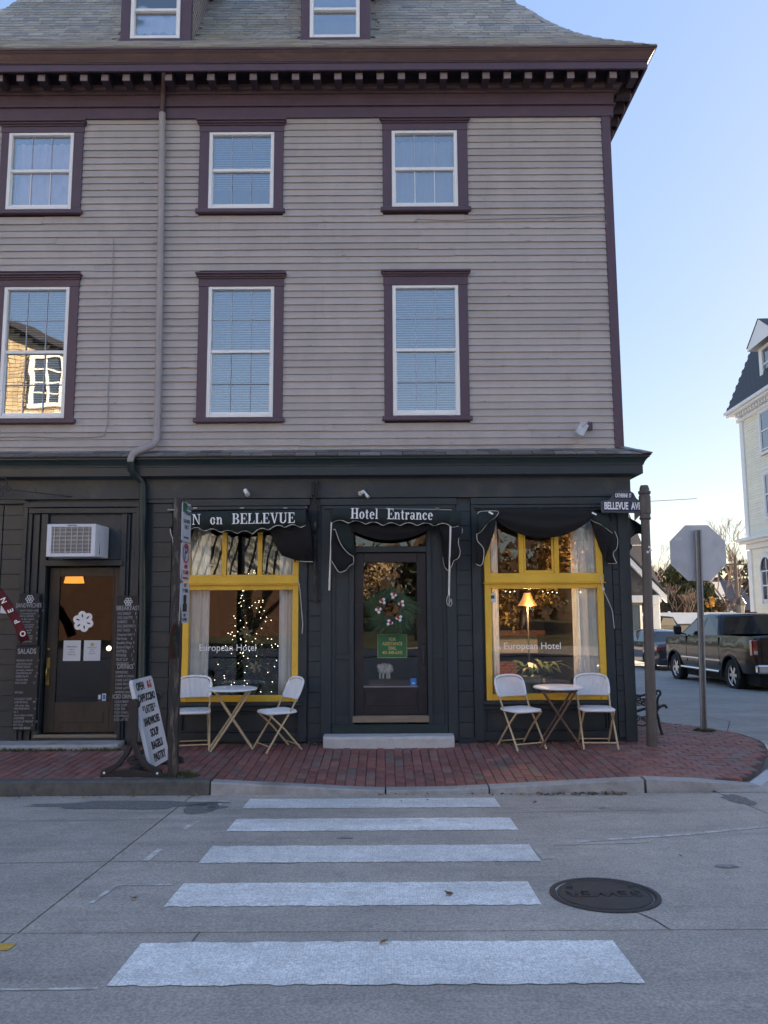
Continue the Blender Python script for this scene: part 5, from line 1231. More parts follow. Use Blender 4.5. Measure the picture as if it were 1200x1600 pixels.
for k in range(7): x = lerp(xa+.03, xb-.03, k/6); gr.box(x-.0035, x+.0035, ya+.004, ya+.009, za, zb)
for k in range(7): z_ = lerp(za+.015, zb-.012, k/6); gr.box(xa, xb, ya+.0095, ya+.014, z_-.003, z_+.003)
gr.build('grille', M['alu'], ac, kind='stuff')
gv = MB()
for k in range(26): z_ = lerp(za, zb, k/25); gv.box(xa, xb, ya+.0145, ya+.016, z_-.0015, z_+.0015)
gv.build('coil_fins', M['steel'], ac, kind='stuff')
put_text('ac', 'lettering', M['ink'], ac, ((ax0+ax1)/2+.01, ya-.001, az1-.018))
sv_ = MB()
for k in range(2): sv_.box(ax1, ax1+.003, ya+.14+k*.09, ya+.19+k*.09, az0+.04, az1-.03)
sv_.build('side_vent', M['black'], ac, kind='stuff')
MB().prism([(-.36, az1-.01), (-.06, az1-.01), (-.06, az0), (-.30, az0+.01)][::-1], lambda u, v, w_: (w_, u, v), ax1+.004, ax1+.012).build('side_panel', M['acwhite'], ac)

# chalk menu boards
def menu(label, px0, px1, py0, py1, y=-.12, tilt=0):
    x0, x1, z0, z1 = PX(px0, (py0+py1)/2, y), PX(px1, (py0+py1)/2, y), PZ(py1, y), PZ(py0, y)
    t = thing('menu_board', label, 'menu board', ((x0+x1)/2, y, z0)); MB().box(x0, x1, y, y+.03, z0, z1).build('board', M['board'], t, .003)
    return t, x0, x1, z0, z1, y
def flower(mb, cx, cz, y, r, th=.006, n=6, rot=0):
    for k in range(n):
        a = rot+2*math.pi*k/n; c = Vector((cx+math.cos(a)*r*.62, y, cz+math.sin(a)*r*.62)); pts = []
        for j in range(11):
            b = 2*math.pi*j/10; u = Vector((math.cos(a), 0, math.sin(a)))*math.cos(b)*r*.38; v_ = Vector((-math.sin(a), 0, math.cos(a)))*math.sin(b)*r*.30; pts.append(c+u+v_)
        mb.tube(pts, th, 5, cap=False)
    return mb
t, x0, x1, z0, z1, y = menu('black chalk menu board headed SANDWICHES high to the left of the cafe door', 28, 60, 924, 1006)
flower(MB(), (x0+x1)/2+.01, z1-.07, y-.003, .05, .004).build('flower_drawing', M['letter'], t)
put_text('sndh', 'heading', M['chalk'], t, ((x0+x1)/2, y-.002, z1-.15)); put_text('snd', 'lettering', M['chalk'], t, (x0+.02, y-.002, z1-.195), scale=(.82, .75, 1))
t, x0, x1, z0, z1, y = menu('tall black chalk menu board headed SALADS low to the left of the cafe door', 21, 58, 1007, 1138)
put_text('salh', 'heading', M['chalk'], t, ((x0+x1)/2, y-.002, z1-.06)); put_text('sal', 'lettering', M['chalk'], t, (x0+.02, y-.002, z1-.15), scale=(.9, .80, 1))
t, x0, x1, z0, z1, y = menu('tall black chalk menu board headed BREAKFAST and DRINKS right of the cafe door', 179, 214, 929, 1116)
flower(MB(), (x0+x1)/2+.01, z1-.07, y-.003, .05, .004).build('flower_drawing', M['letter'], t)
put_text('brkh', 'heading', M['chalk'], t, ((x0+x1)/2+.01, y-.002, z1-.15)); put_text('brk', 'lettering', M['chalk'], t, (x0+.02, y-.002, z1-.19), scale=(.84, .9, 1))
put_text('drkh', 'heading', M['chalk'], t, ((x0+x1)/2, y-.002, z1-.855)); put_text('drk', 'lettering', M['chalk'], t, (x0+.02, y-.002, z1-.90), scale=(.8, .75, 1))
put_text('iceh', 'heading', M['chalk'], t, ((x0+x1)/2, y-.002, z1-1.21)); put_text('ice', 'lettering', M['chalk'], t, (x0+.02, y-.002, z1-1.25), scale=(.8, .72, 1))

# things fixed to the doors
def card(name, label, cat, px0, px1, py0, py1, y, mat, text=None, tmat='ink', scale=(1, 1, 1), th=.002):
    x0, x1, z0, z1 = PX(px0, (py0+py1)/2, y), PX(px1, (py0+py1)/2, y), PZ(py1, y), PZ(py0, y)
    t = thing(name, label, cat, ((x0+x1)/2, y, z0)); MB().box(x0, x1, y, y+th, z0, z1).build('sheet', M[mat], t)
    if text: put_text(text, 'lettering', M[tmat], t, ((x0+x1)/2, y-.001, (z0+z1)/2), scale=scale)
    return t, x0, x1, z0, z1
t, x0, x1, z0, z1 = card('paper_notice', 'left of two white paper notices taped inside the cafe door glass', 'notice', 99, 126, 998, 1030, .060, 'paper', 'note', scale=(.8, .8, 1))
t, x0, x1, z0, z1 = card('paper_notice', 'right paper notice with a small gold seal taped to the cafe door glass', 'notice', 131, 157, 998, 1030, .060, 'paper', 'note', scale=(.7, .6, 1))
MB().tube([((x0+x1)/2, .0595, z1-.05), ((x0+x1)/2, .0585, z1-.05)], .025, 16).build('gold_seal', M['gold'], t)
fd = thing('flower_decal', 'white six petal flower decal on the cafe door glass', 'decal', PT(130, 971, .06))
q = MB(); cx, cz = P(130, 971, .06)
for k in range(6):
    a = math.pi/6+k*math.pi/3+.2; c = Vector((cx+math.cos(a)*.072, .062, cz+math.sin(a)*.072)); ou, inn_ = [], []
    for j in range(16):
        b = 2*math.pi*j/16; e1 = Vector((math.cos(a), 0, math.sin(a))); e2 = Vector((-math.sin(a), 0, math.cos(a)))
        ou.append(c+e1*math.cos(b)*.060+e2*math.sin(b)*.054+Vector((0, -.0004*k, 0))); inn_.append(c+e1*(math.cos(b)*.024-.0)+e2*math.sin(b)*.009+Vector((0, -.0004*k, 0)))
    q.add(ou+inn_, [(j, (j+1) % 16, 16+(j+1) % 16, 16+j) for j in range(16)])
q.tube([(cx, .062, cz), (cx, .058, cz)], .04, 14); q.build('petals', M['letter'], fd, kind='stuff')
for (px, mt, lb_) in ((155.5, 'navy', 'small dark blue sticker low on the cafe door glass'), (162.5, 'blue', 'small pale framed blue sticker low on the cafe door glass')):
    z_, x_ = PZ(1087, .06), PX(px, 1087, .06); t = thing('sticker', lb_, 'sticker', (x_, .06, z_)); MB().box(x_-.024, x_+.024, .062, .0635, z_-.045, z_+.045).build('backing', M['paper' if mt == 'blue' else mt], t); MB().box(x_-.015, x_+.015, .0605, .062, z_-.025, z_+.03).build('print', M[mt if mt == 'blue' else 'paper'], t)
z_, x_ = PZ(1066, .03), PX(646, 1066, .03); t = thing('sticker', 'bright blue sticker in the lower corner of the hotel door glass', 'sticker', (x_, .03, z_)); MB().box(x_-.035, x_+.035, .030, .032, z_-.045, z_+.045).build('backing', M['blue'], t); MB().prism([(-.02, 0), (.02, 0), (0, .02)], lambda u, v, w_: (x_+u, w_, z_-.02+v), .028, .0295).build('print', M['paper'], t)
z_, x_ = PZ(935, -.0), PX(768, 935, 0); t = thing('sticker', 'small white square sticker in the upper left corner of the right window', 'sticker', (x_, 0, z_)); MB().box(x_-.055, x_+.055, -.006, -.002, z_-.06, z_+.06).build('backing', M['paper'], t); MB().box(x_-.035, x_+.035, -.008, -.006, z_-.01, z_+.03).build('print', M['signgreen'], t)
# assistance sign
ag, x0, x1, z0, z1 = card('assistance_sign', 'green and gold FOR ASSISTANCE DIAL sign hanging on the hotel door glass', 'sign', 590, 636, 991, 1028, .018, 'signgreen', 'assist', 'gold', scale=(.80, .92, 1), th=.005)
bo = MB(); e = .008
for q in ((x0, x1, z0, z0+.004), (x0, x1, z1-.004, z1), (x0, x0+.004, z0, z1), (x1-.004, x1, z0, z1)): bo.box(q[0], q[1], .0165, .0178, q[2], q[3])
bo.build('border', M['gold'], ag, kind='stuff'); MB().tube([((x0+x1)/2-.08, .02, z1), ((x0+x1)/2, .025, z1+.10), ((x0+x1)/2+.08, .02, z1)], .002, 5).build('hanging_string', M['piping'], ag)
# wreath
wc = Vector(PT(611, 951, -.02)); wr = thing('wreath', 'bushy pine wreath with red and white cotton bolls on the hotel door glass', 'wreath', wc)
rn = random.Random(9); q = MB()
for k in range(1500):
    a = rn.uniform(0, 6.283); r = rn.uniform(.10, .21); c = wc+Vector((math.cos(a)*r, rn.uniform(-.03, .03), math.sin(a)*r)); sp = a-.75+rn.uniform(-.55, .55)+.3*math.sin(a*5)
    d = Vector((math.cos(sp), rn.uniform(-.35, .1), math.sin(sp))); L_ = rn.uniform(.08, .28)*(.6 if math.sin(a) > .5 else 1); s = Vector((-d.z, .2, d.x)).normalized()*.0035
    q.add([c-s, c+s, c+d*L_+Vector((0, 0, -.02))], [(0, 1, 2)])
q.build('needles', M['wreathgreen'], wr, kind='stuff'); MB().tube([wc+Vector((math.cos(a/12*2*math.pi)*.13, .0, math.sin(a/12*2*math.pi)*.13)) for a in range(13)], .022, 8, cap=False).build('ring', M['wood'], wr)
for (dx, dz) in ((-.10, .09), (-.155, -.02), (.03, .16), (.13, .06), (.10, -.12), (-.02, -.17)):
    b = MB(); c = wc+Vector((dx, -.05, dz))
    for k in range(3): a = k*2.1+dx*9; b.ball(c+Vector((math.cos(a)*.026, -.008, math.sin(a)*.024)), .02, 8, 5)
    b.build('cotton_boll', M['letter'], wr, kind='stuff')
    b = MB(); a = dx*30; b.ball(c+Vector((math.cos(a)*.018, -.018, math.sin(a)*.018+.012)), .02, 8, 5); b.build('red_berry', M['red'], wr)

# OPEN flag and iron bracket at the left edge
fg = thing('feather_flag', 'dark red OPEN feather flag curving in from the left edge', 'flag', PT(-30, 905, -.6))
path = [(-40, 872, 30), (-10, 893, 28), (5, 925, 26), (20, 952, 24), (32, 975, 20), (40, 1003, 15)]
vs = []; n = len(path)
for px, py, wd in path: pass
cen = [(-28, 897), (-3, 927), (10, 943), (21, 961), (31, 980), (39, 1002)]; hw = [9, 9, 8, 7.5, 7.5, 8]
q = MB(); vs = []
for i, ((px, py), h_) in enumerate(zip(cen, hw)):
    a = cen[max(0, i-1)]; b = cen[min(n-1, i+1)]; dx, dy = b[0]-a[0], b[1]-a[1]; l_ = math.hypot(dx, dy); nx_, ny_ = -dy/l_, dx/l_
    vs += [PT(px+nx_*h_, py+ny_*h_, -.6), PT(px, py, -.61-.01*math.sin(i*2)), PT(px-nx_*h_, py-ny_*h_, -.6+.015*math.sin(i))]
q.add(vs, [(3*i+j, 3*i+j+1, 3*i+j+4, 3*i+j+3) for i in range(n-1) for j in (0, 1)], True); o = q.build('cloth', M['darkred'], fg); o.modifiers.new('s', 'SOLIDIFY').thickness = .003
for ch, (px, py), ang in zip('NEPO', ((7, 938), (18, 954), (28, 971), (37, 990)), (62, 62, 64, 70)):
    me = T['open']['OPEN'.index(ch)]; 
    if not me.materials: me.materials.append(M['letter'])
    o = put('letter', me, fg, PT(px-1, py, -.64)); o.rotation_euler = Euler((math.pi/2, R(-112), 0)); o.scale = (.55, .52, 1)
MB().tube(smooth([PT(-70, 868, -.6), PT(-36, 880, -.6), PT(-8, 908, -.6), PT(2, 920, -.6)]), .008, 6).build('pole', M['black'], fg)
q = MB(); tag(MB().obox(PT(6, 952, -.05), .04, .004, .05, (0, .1, 0)).build('flag_clip_card', M['paper']), 'small white and green card on the wall behind the red flag', 'card')
ir = thing('iron_sign_bracket', 'curly black wrought iron sign bracket with a thin rod at the upper left edge', 'bracket', PT(0, 765, -.2))
q = MB()
def spiral(c, r0, r1, a0, turns, y, n=22): return [Vector((c[0]+lerp(r0, r1, k/n)*math.cos(a0+turns*6.283*k/n), y, c[1]+lerp(r0, r1, k/n)*math.sin(a0+turns*6.283*k/n))) for k in range(n+1)]
c = P(3, 763, -.3)
for cc, r, a in ((P(4, 755, -.3), .07, 0), (P(0, 772, -.3), .07, 3), (P(11, 764, -.3), .05, 1.5), (P(-10, 762, -.3), .08, 2)): q.tube(spiral(cc, .015, r, a, 1.3, -.3), .007, 6)
q.build('scroll', M['black'], ir, kind='stuff'); MB().tube([PT(-30, 764, -.3), PT(15, 765, -.3), PT(60, 770, -.2), PT(112, 776, -.06)], .006, 6).build('rod', M['black'], ir)
MB().tube(smooth([PT(57, 769, -.2), PT(55, 764, -.2), PT(52, 760, -.2)]), .004, 6).build('hook', M['black'], ir)

# ================================================================== STREET FURNITURE
# swinging sidewalk sign
sx, sy = -2.52, -1.72
sg = thing('sidewalk_sign', 'tilted white swing sign listing lattes and sandwiches in a black frame by the kerb', 'sidewalk sign', (0, 0, 0))
def frame_end(y):
    mb = MB(); b = lambda u, v, w_: (u, w_, v)
    mb.prism([(-.045, .30), (.045, .30), (.04, .74), (-.04, .74)], b, y-.025, y+.025)
    for s in (-1, 1):
        out = [(0, .38), (s*.045, .32), (s*.085, .22), (s*.16, .13), (s*.30, .065), (s*.32, .0), (s*.27, .0)]; inn2 = [(s*.2, .05), (s*.12, .10), (s*.03, .22), (0, .30)]
        pl_ = out+inn2
        if s < 0: pl_ = pl_[::-1]
        mb.prism(pl_[::-1], b, y-.024+.001*s, y+.024+.001*s)
    mb.prism([(-.28, .0), (.28, .0), (.2, .05), (0, .075), (-.2, .05)], b, y-.022, y+.022)
    mb.tube([(0, y-.04, .70), (0, y+.03, .70)], .055, 14)
    return mb
for y in (0, .64): frame_end(y).build('end_frame', M['black'], sg, .004)
MB().box(-.05, .05, .03, .61, .03, .075).build('base_bar', M['black'], sg, .01); MB().prism([(-.26, .0), (.26, .0), (.26, .035), (-.26, .035)], lambda u, v, w_: (u, w_, v), .55, .68).build('foot_bar', M['black'], sg, .008)
for s in (-.27, .27): MB().tube([(s, -.03, .04), (s, -.024, .04)], .012, 8).build('bolt', M['letter'], sg)
pv = Vector((0, 0, .70)); TI = R(-15); RP = Euler((0, TI, 0)).to_matrix()
pn = MB(); outl = [(.045, -.62), (.12, -.66), (.5, -.66), (.575, -.62), (.585, .20), (.56, .24), (.06, .24), (.035, .20)]
pn.prism(outl, lambda u, v, w_: tuple(RP @ Vector((w_, u, v))+pv), .02, -.02); panel = pn.build('panel', M['acwhite'], sg, .004)
ht = .125
for k, me in enumerate(T['aframe']):
    if not me.materials: me.materials.append(M['red'] if k == 1 else M['black'])
    row_ = max(0, k-1); zz = .165-row_*.122
    if k == 0: yy = .20
    elif k == 1: yy = .45
    else: yy = .31
    o = put('lettering', me, panel, None); o.parent = panel
    o.matrix_local = Matrix.Translation(RP @ Vector((.0215, yy, zz-.01))+pv) @ (RP.to_4x4()) @ Euler((math.pi/2, 0, math.pi/2)).to_matrix().to_4x4()
    xs_ = [v.co.x for v in me.vertices]; wd_ = (.20, .11, .46, .34, .42, .22, .30, .32)[k]
    o.scale = (wd_/(max(xs_)-min(xs_)), .88, 1)
o = None
sg.location = (sx, sy, zwalk(sx, sy)+.0); sg.rotation_euler = (0, 0, R(-4))

# old wooden utility post with its signs
wx, wy = -2.105, -1.74
wp = thing('wooden_post', 'weathered black wooden post with peeling paint standing at the kerb', 'post', (wx, wy, 0))
top = Vector(PT(280.5, 779, wy)); base = Vector((wx, wy, -.05)); mb = MB(); n = 14; rn = random.Random(4); hw_ = .046
vs = []
for k in range(n+1):
    c = base.lerp(top, k/n); j = rn.uniform(-.004, .004)
    for a, b in ((-1, -1), (1, -1), (1, 1), (-1, 1)): vs.append((c.x+a*(hw_+j), c.y+b*(hw_+j), c.z))
mb.add(vs, [(k*4+i, k*4+(i+1) % 4, k*4+4+(i+1) % 4, k*4+4+i) for k in range(n) for i in range(4)]+[(n*4, n*4+1, n*4+2, n*4+3)])
mb.build('timber', M['wood'], wp)
def post_at(z_): return base.lerp(top, (z_-base.z)/(top.z-base.z))
def postsign(label, pyt, pyb, wdt, build, shape='rect', xo=.050):
    yy = wy; zt_, zb_ = PZ(pyt, yy, 285), PZ(pyb, yy, 285); zc_ = (zt_+zb_)/2; c = post_at(zc_)+Vector((xo, .02, 0)); hh = (zt_-zb_)/2
    t = thing('parking_sign', label, 'sign', c)
    E_ = Euler((0, 0, R(87))).to_matrix()     # local x runs away from the road, local -y faces up the street
    def fn(u, v, w_): return tuple(E_ @ Vector((u, w_, v))+c+Vector((0, wdt/2-.07, 0)))
    if shape == 'oval': pl_ = [(math.cos(a/24*6.283)*wdt/2, math.sin(a/24*6.283)*hh) for a in range(24)]
    else:
        r = .03; pl_ = []
        for (cx_, cy_, a0) in ((wdt/2-r, hh-r, 0), (-wdt/2+r, hh-r, 90), (-wdt/2+r, -hh+r, 180), (wdt/2-r, -hh+r, 270)):
            for j in range(4): a = R(a0+j*30); pl_.append((cx_+r*math.cos(a), cy_+r*math.sin(a)))
    MB().prism(pl_, fn, -.003, .003).build('plate', M['signwhite' if shape == 'rect' else 'maroon'], t)
    def tx(key, mat, v, s=(1, 1, 1), u=0): put_text(key, 'lettering', M[mat], t, fn(u, v, -.0045), (math.pi/2, 0, R(86)), scale=s)
    def ring(r0, r1, v, mat, n=20): MB().add([fn(r*math.cos(a/n*6.283), v+r*math.sin(a/n*6.283), -.006) for r in (r0, r1) for a in range(n)], [(i, (i+1) % n, n+(i+1) % n, n+i) for i in range(n)]).build('ring', M[mat], t)
    def bar(u0, u1, v0, v1, mat, w_=-.0045, nm='print'): MB().add([fn(u0, v0, w_), fn(u1, v0, w_), fn(u1, v1, w_), fn(u0, v1, w_)], [(0, 1, 2, 3)]).build(nm, M[mat], t)
    build(tx, ring, bar, hh); return t
M['signwhite'] = paint('white reflective sheeting', (.46, .50, .58), .4, .05, 6)
def s1(tx, ring, bar, hh):
    bar(-.13, .0, .10, .20, 'signgreen'); tx('park', 'ink', .13, u=.03); tx('park2', 'ink', -.02); bar(-.08, .08, -.17, -.15, 'ink'); bar(-.1, .1, -.2, -.197, 'ink')
def s2(tx, ring, bar, hh): tx('P', 'ink', .09); ring(.105, .085, .09, 'red'); tx('nopark', 'red', -.08); bar(-.09, .09, -.175, -.155, 'red')
def s3(tx, ring, bar, hh): tx('meter', 'ink', .15); bar(-.05, .05, .02, .08, 'black'); bar(-.07, .07, -.09, -.01, 'black'); bar(-.04, .04, -.03, .03, 'black', -.005); tx('meter', 'ink', -.15, (.8, .8, 1))
def s4(tx, ring, bar, hh):
    pass
postsign('topmost white 2 HOUR PARKING sign on the wooden kerb post', 784, 846, .30, s1)
postsign('no parking sign with a red ringed P, second from the top of the wooden post', 847, 908, .30, s2)
postsign('white pay to park sign with black symbols, third down the wooden post', 910, 974, .30, s3)
ov = postsign('oval brown rimmed sign with a yellow and green emblem, lowest on the wooden post', 974, 1029, .30, s4, 'oval'); ov.name = 'oval_sign'
ov.location = Vector(ov.location)+Vector((-.05, -.17, 0))
c = org(ov); E_ = Euler((0, 0, R(86))).to_matrix()
def fno(u, v, w_): return tuple(E_ @ Vector((u, w_, v))+c+Vector((0, .12, 0)))
q = MB(); q.add([fno(.115*math.cos(a/24*6.283), .15*math.sin(a/24*6.283), -.005) for a in range(24)], [tuple(range(24))]).build('emblem_field', M['signyel'], ov)
q = MB()
for k, (u0, u1, v0, v1) in enumerate(((-.05, .05, -.07, .0), (-.07, -.02, .015, .05), (.02, .07, .015, .05), (-.03, .03, .07, .11), (-.035, .035, -.12, -.09))): q.add([fno(u0, v0, -.0065), fno(u1, v0, -.0065), fno(u1, v1, -.0065), fno(u0, v1, -.0065)], [(0, 1, 2, 3)])
q.build('emblem', M['signgreen'], ov, kind='stuff')

# bistro chairs and tables
def chair(label, x, y, rz, group='white bistro chairs outside the shop windows'):
    t = thing('bistro_chair', label, 'chair', (0, 0, 0), group)
    q = MB()
    for s in (-1, 1): q.tube([(s*.195, -.215, .006), (s*.19, -.02, .30), (s*.185, .10, .47), (s*.192, .165, .59)], .0115, 8)
    q.tube([(-.193, -.175, .075), (.193, -.175, .075)], .008, 8); q.build('back_frame', M['tan'], t, kind='stuff')
    q = MB()
    for s in (-1, 1): q.tube([(s*.172, -.17, .425), (s*.175, .02, .25), (s*.18, .235, .006)], .0115, 8)
    q.tube([(-.18, .20, .06), (.18, .20, .06)], .008, 8); q.tube([(-.172, -.17, .425), (.172, -.17, .425)], .009, 8); q.build('leg_frame', M['tan'], t, kind='stuff')
    # woven seat: ribs across a rounded square pad
    def rr(u): return .195*(1-abs(u)**4*.18)
    q = MB(); n = 26
    for k in range(n):
        u = -1+2*(k+.5)/n; xx = u*.195; yr = .195*(1-abs(u)**5*.35)
        q.tube([(xx, -yr, .433), (xx, -yr*.95, .447), (xx, 0, .444), (xx, yr*.95, .452), (xx, yr, .44)], .0068, 6)
    q.build('seat', M['wicker'], t, kind='stuff')
    q = MB(); q.tube([(.19*math.copysign(abs(math.cos(a))**.5, math.cos(a)), .195*math.copysign(abs(math.sin(a))**.5, math.sin(a)), .437) for a in [k/24*6.283 for k in range(25)]], .013, 8, cap=False); q.build('seat_rim', M['wicker'], t)
    q = MB(); q.tube(smooth([(-.190, .165, .585), (-.202, .20, .66), (-.198, .235, .745), (-.17, .256, .79), (-.08, .27, .815), (.08, .27, .815), (.17, .256, .79), (.198, .235, .745), (.202, .20, .66), (.190, .165, .585)]), .013, 8); q.build('back_rim', M['wicker'], t)
    q = MB(); n = 26
    for k in range(n):
        u = -1+2*(k+.5)/n; xx = u*.19; ht_ = .80-.035*abs(u)**2.5-.03*abs(u)**8; bow = .03*(1-u*u)
        q.tube([(xx, .165+bow, .575), (xx, .175+bow, .60), (xx, .215+bow, .70), (xx, .245+bow*.8, ht_)], .0064, 6)
    q.build('backrest', M['wicker'], t, kind='stuff')
    t.location = (x, y, zwalk(x, y)); t.rotation_euler = (0, 0, rz); return t
c0 = chair('white woven chair facing the street left of the table under the christmas tree window', -2.26, -.34, R(12))
def table(label, x, y, rz, mat, group='round bistro tables outside the shop windows'):
    t = thing('bistro_table', label, 'table', (0, 0, 0), group)
    MB().lathe([(.0001, .678), (.25, .678), (.285, .681), (.292, .69), (.288, .70), (.27, .704), (.0001, .704)], (0, 0, 0), 40).build('tabletop', M['tabletop'], t)
    for sy_, nm in ((-.13, 1), (.13, -1)):
        for s in (1, -1):
            yy = sy_*(1 if s > 0 else .86); MB().tube([(-s*.24, yy, .006), (0, yy, .36), (s*.20, yy, .675)], .013, 8).build('leg', M[mat], t)
    MB().tube([(.20, -.13, .665), (.20, .13, .665)], .01, 8).build('crossbar', M[mat], t); MB().tube([(-.20, -.11, .665), (-.20, .11, .665)], .01, 8).build('crossbar', M[mat], t); MB().tube([(-.12, -.13, .18), (-.12, .13, .18)], .009, 8).build('crossbar', M[mat], t); MB().tube([(0, -.14, .36), (0, .14, .36)], .007, 8).build('pivot_rod', M['steel'], t)
    t.location = (x, y, zwalk(x, y)); t.rotation_euler = (0, 0, rz); return t
table('white round table on tan legs under the christmas tree window', -1.80, -.36, R(14), 'tan')
table('white round table on brown legs under the right yellow window', 2.05, -.32, R(-6), 'bronze')
copy_tree(c0, (-1.27, -.36, zwalk(-1.3, -.36)), R(-58), 'white woven chair turned sideways right of the table under the christmas tree window')
copy_tree(c0, (1.60, -.32, zwalk(1.6, -.32)), R(24), 'white woven chair turned slightly right, left of the table under the right window')
copy_tree(c0, (2.49, -.32, zwalk(2.5, -.32)), R(-4), 'white woven chair facing the street right of the table under the right window')

# street name post
pxn, pyn = 3.13, -.25
sp = thing('street_name_post', 'tall grey brown iron post with a BELLEVUE AVE blade sign at the building corner', 'sign post', (pxn, pyn, -.02))
zt = P(1007, 758, pyn)[1]; za = P(1007, 810, pyn)[1]; pxn = PX(1016, 1100, pyn)
MB().lathe([(.062, -.02), (.060, 1.0), (.052, za)], (pxn, pyn, 0), 20).build('pole', M['ironpost'], sp)
MB().lathe([(.058, za-.02), (.072, za), (.062, za+.02), (.062, za+.05), (.070, za+.06), (.070, za+.27), (.060, za+.29), (.075, za+.31), (.075, za+.335), (.058, za+.345), (.058, za+.37), (.045, za+.41), (.02, zt-.01), (.0001, zt)], (pxn, pyn, 0), 16, False).build('finial', M['ironpost'], sp, .002)
bz0, bz1 = PZ(802, pyn, 970), PZ(783, pyn, 970); bx0, bx1 = PX(933, 790, pyn), PX(1001, 790, pyn); tz = PZ(767, pyn, 967); cx = PX(967, 770, pyn)
r = .02
bl_ = [(bx0, bz0+r), (bx0+r, bz0), (bx1, bz0), (bx1, bz1), (cx+.20, bz1+.0), (cx+.16, bz1+.035), (cx+.13, tz-.03), (cx+.08, tz), (cx-.06, tz), (cx-.12, tz-.03), (cx-.15, bz1+.035), (cx-.18, bz1+.01), (bx0+r, bz1), (bx0, bz1-r)]
blade = MB().prism(bl_, lambda u, v, w_: (u, w_, v), pyn+.012, pyn-.012).build('blade', M['signgrey'], sp, .004)
MB().box(bx0+.03, bx1-.02, pyn-.0150, pyn-.0125, bz0+.022, bz1-.012).build('name_panel', M['navy'], blade)
def fit(key, wd_):
    xs_ = [v.co.x for v in T[key].vertices]; return wd_/(max(xs_)-min(xs_))
put_text('bellevue', 'lettering', M['letter'], blade, ((bx0+bx1)/2-.005, pyn-.0175, (bz0+bz1)/2+.006), scale=(fit('bellevue', .45), .92, 1)); MB().box(cx-.12, cx+.12, pyn-.0150, pyn-.0125, tz-.105, tz-.03).build('name_panel', M['navy'], blade)
put_text('catherine', 'lettering', M['letter'], blade, (cx, pyn-.0175, tz-.066), scale=(fit('catherine', .20), .9, 1))
MB().prism([(0, 0), (.07, .07), (.07, .16), (0, .16)], lambda u, v, w_: (pxn-.13+u, w_, za-.03+v), pyn-.01, pyn+.01).build('gusset', M['ironpost'], sp)
for dz, dx in ((2.28, .0), (2.34, .02), (2.3, .035)): MB().obox((pxn-.0+dx, pyn-.056, dz), .012, .003, .014, (0, dx*20, 0)).build('paper_scrap', M['paper'], sp)
sp.rotation_euler = (0, R(.9), 0)
# stop sign seen from behind
qx, qy = 4.26, .96
ss = thing('stop_sign', 'back of an octagonal grey metal sign on a perforated steel post', 'stop sign', (qx, qy, -.1))
zc_ = P(1092, 863.5, qy)[1]; cx = PX(1092, 863, qy); rr_ = .395/math.cos(math.pi/8)*.97
MB().prism([(cx+rr_*math.cos(math.pi/8+k*math.pi/4), zc_+rr_*math.sin(math.pi/8+k*math.pi/4)) for k in range(8)], lambda u, v, w_: (u, w_, v), qy+.035, qy+.031).build('plate', M['alu'], ss)
pt_, pb_ = Vector(PT(1090, 828, qy-.0)), Vector((qx+.0, qy, -.12)); ch = MB()
def along(k): return pb_.lerp(pt_, k)
w2 = .028
for (a, b) in ((0, 1),):
    A_, B_ = along(0), along(1)
    for (x0_, x1_, y0_, y1_) in ((-w2, w2, .024, .029), (-w2, -w2+.004, -.02, .0235), (w2-.004, w2, -.02, .0235), (-w2-.016, -w2-.0005, -.024, -.020), (w2+.0005, w2+.016, -.024, -.020)):
        vs = [(p.x+a_, p.y+b_, p.z) for p in (A_, B_) for a_, b_ in ((x0_, y0_), (x1_, y0_), (x1_, y1_), (x0_, y1_))]
        ch.add(vs, [(0, 3, 2, 1), (4, 5, 6, 7), (0, 1, 5, 4), (1, 2, 6, 5), (2, 3, 7, 6), (3, 0, 4, 7)])
ch.build('post', M['steel'], ss, kind='stuff')
ho = MB()
for k in range(92):
    c = along((k+.5)/92); ho.tube([(c.x, c.y+.0235, c.z), (c.x, c.y+.0215, c.z)], .0055, 6)
ho.build('post_holes', M['black'], ss, kind='stuff')
MB().box(cx-.31, cx-.21, qy+.028, qy+.0305, zc_+.17, zc_+.215).build('sticker', M['paper'], ss)
# bench on the side street
bn = thing('park_bench', 'dark green cast iron scroll end bench beside the corner of the building', 'bench', (3.3, .6, 0))
def prof(pts, y=.58): return [PT(px, py, y) for px, py in pts]
def bench_end(dy):
    q = MB()
    T_ = lambda pts, r=.018, n=7: q.tube([Vector(p)+Vector((0, dy, 0)) for p in smooth(prof(pts), 4)], r, n)
    T_([(1035, 1148), (1031, 1135), (1028, 1120), (1026, 1112), (1030, 1105), (1038, 1102), (1042, 1106)], [.018]*24+[.02]); T_([(1030, 1105), (1018, 1106), (1005, 1108), (992, 1112), (975, 1113)], .018)
    T_([(1026, 1112), (1027, 1100), (1028, 1090), (1032, 1084), (1030, 1079), (1025, 1081), (1026, 1086)], .015); T_([(1026, 1082), (1010, 1085), (1000, 1087), (988, 1085), (975, 1082)], .015)
    T_([(975, 1148), (978, 1130), (980, 1112)], .018); T_([(968, 1055), (974, 1085), (980, 1112)], .015)
    for (px, py, r) in ((1006, 1098, .055), (997, 1092, .04), (1013, 1092, .035), (994, 1121, .05), (1008, 1124, .045), (986, 1097, .05)):
        c = P(px, py, .58); q.tube([Vector(p)+Vector((0, dy, 0)) for p in spiral(c, .012, r, px*.7, 1.25, .58, 18)], .0085, 6)
    T_([(985, 1128), (995, 1132), (1006, 1134), (1014, 1128), (1022, 1116)], .010)
    return q
bench_end(0).build('end_frame', M['iron'], bn, kind='stuff'); bench_end(1.3).build('end_frame', M['iron'], bn, kind='stuff')
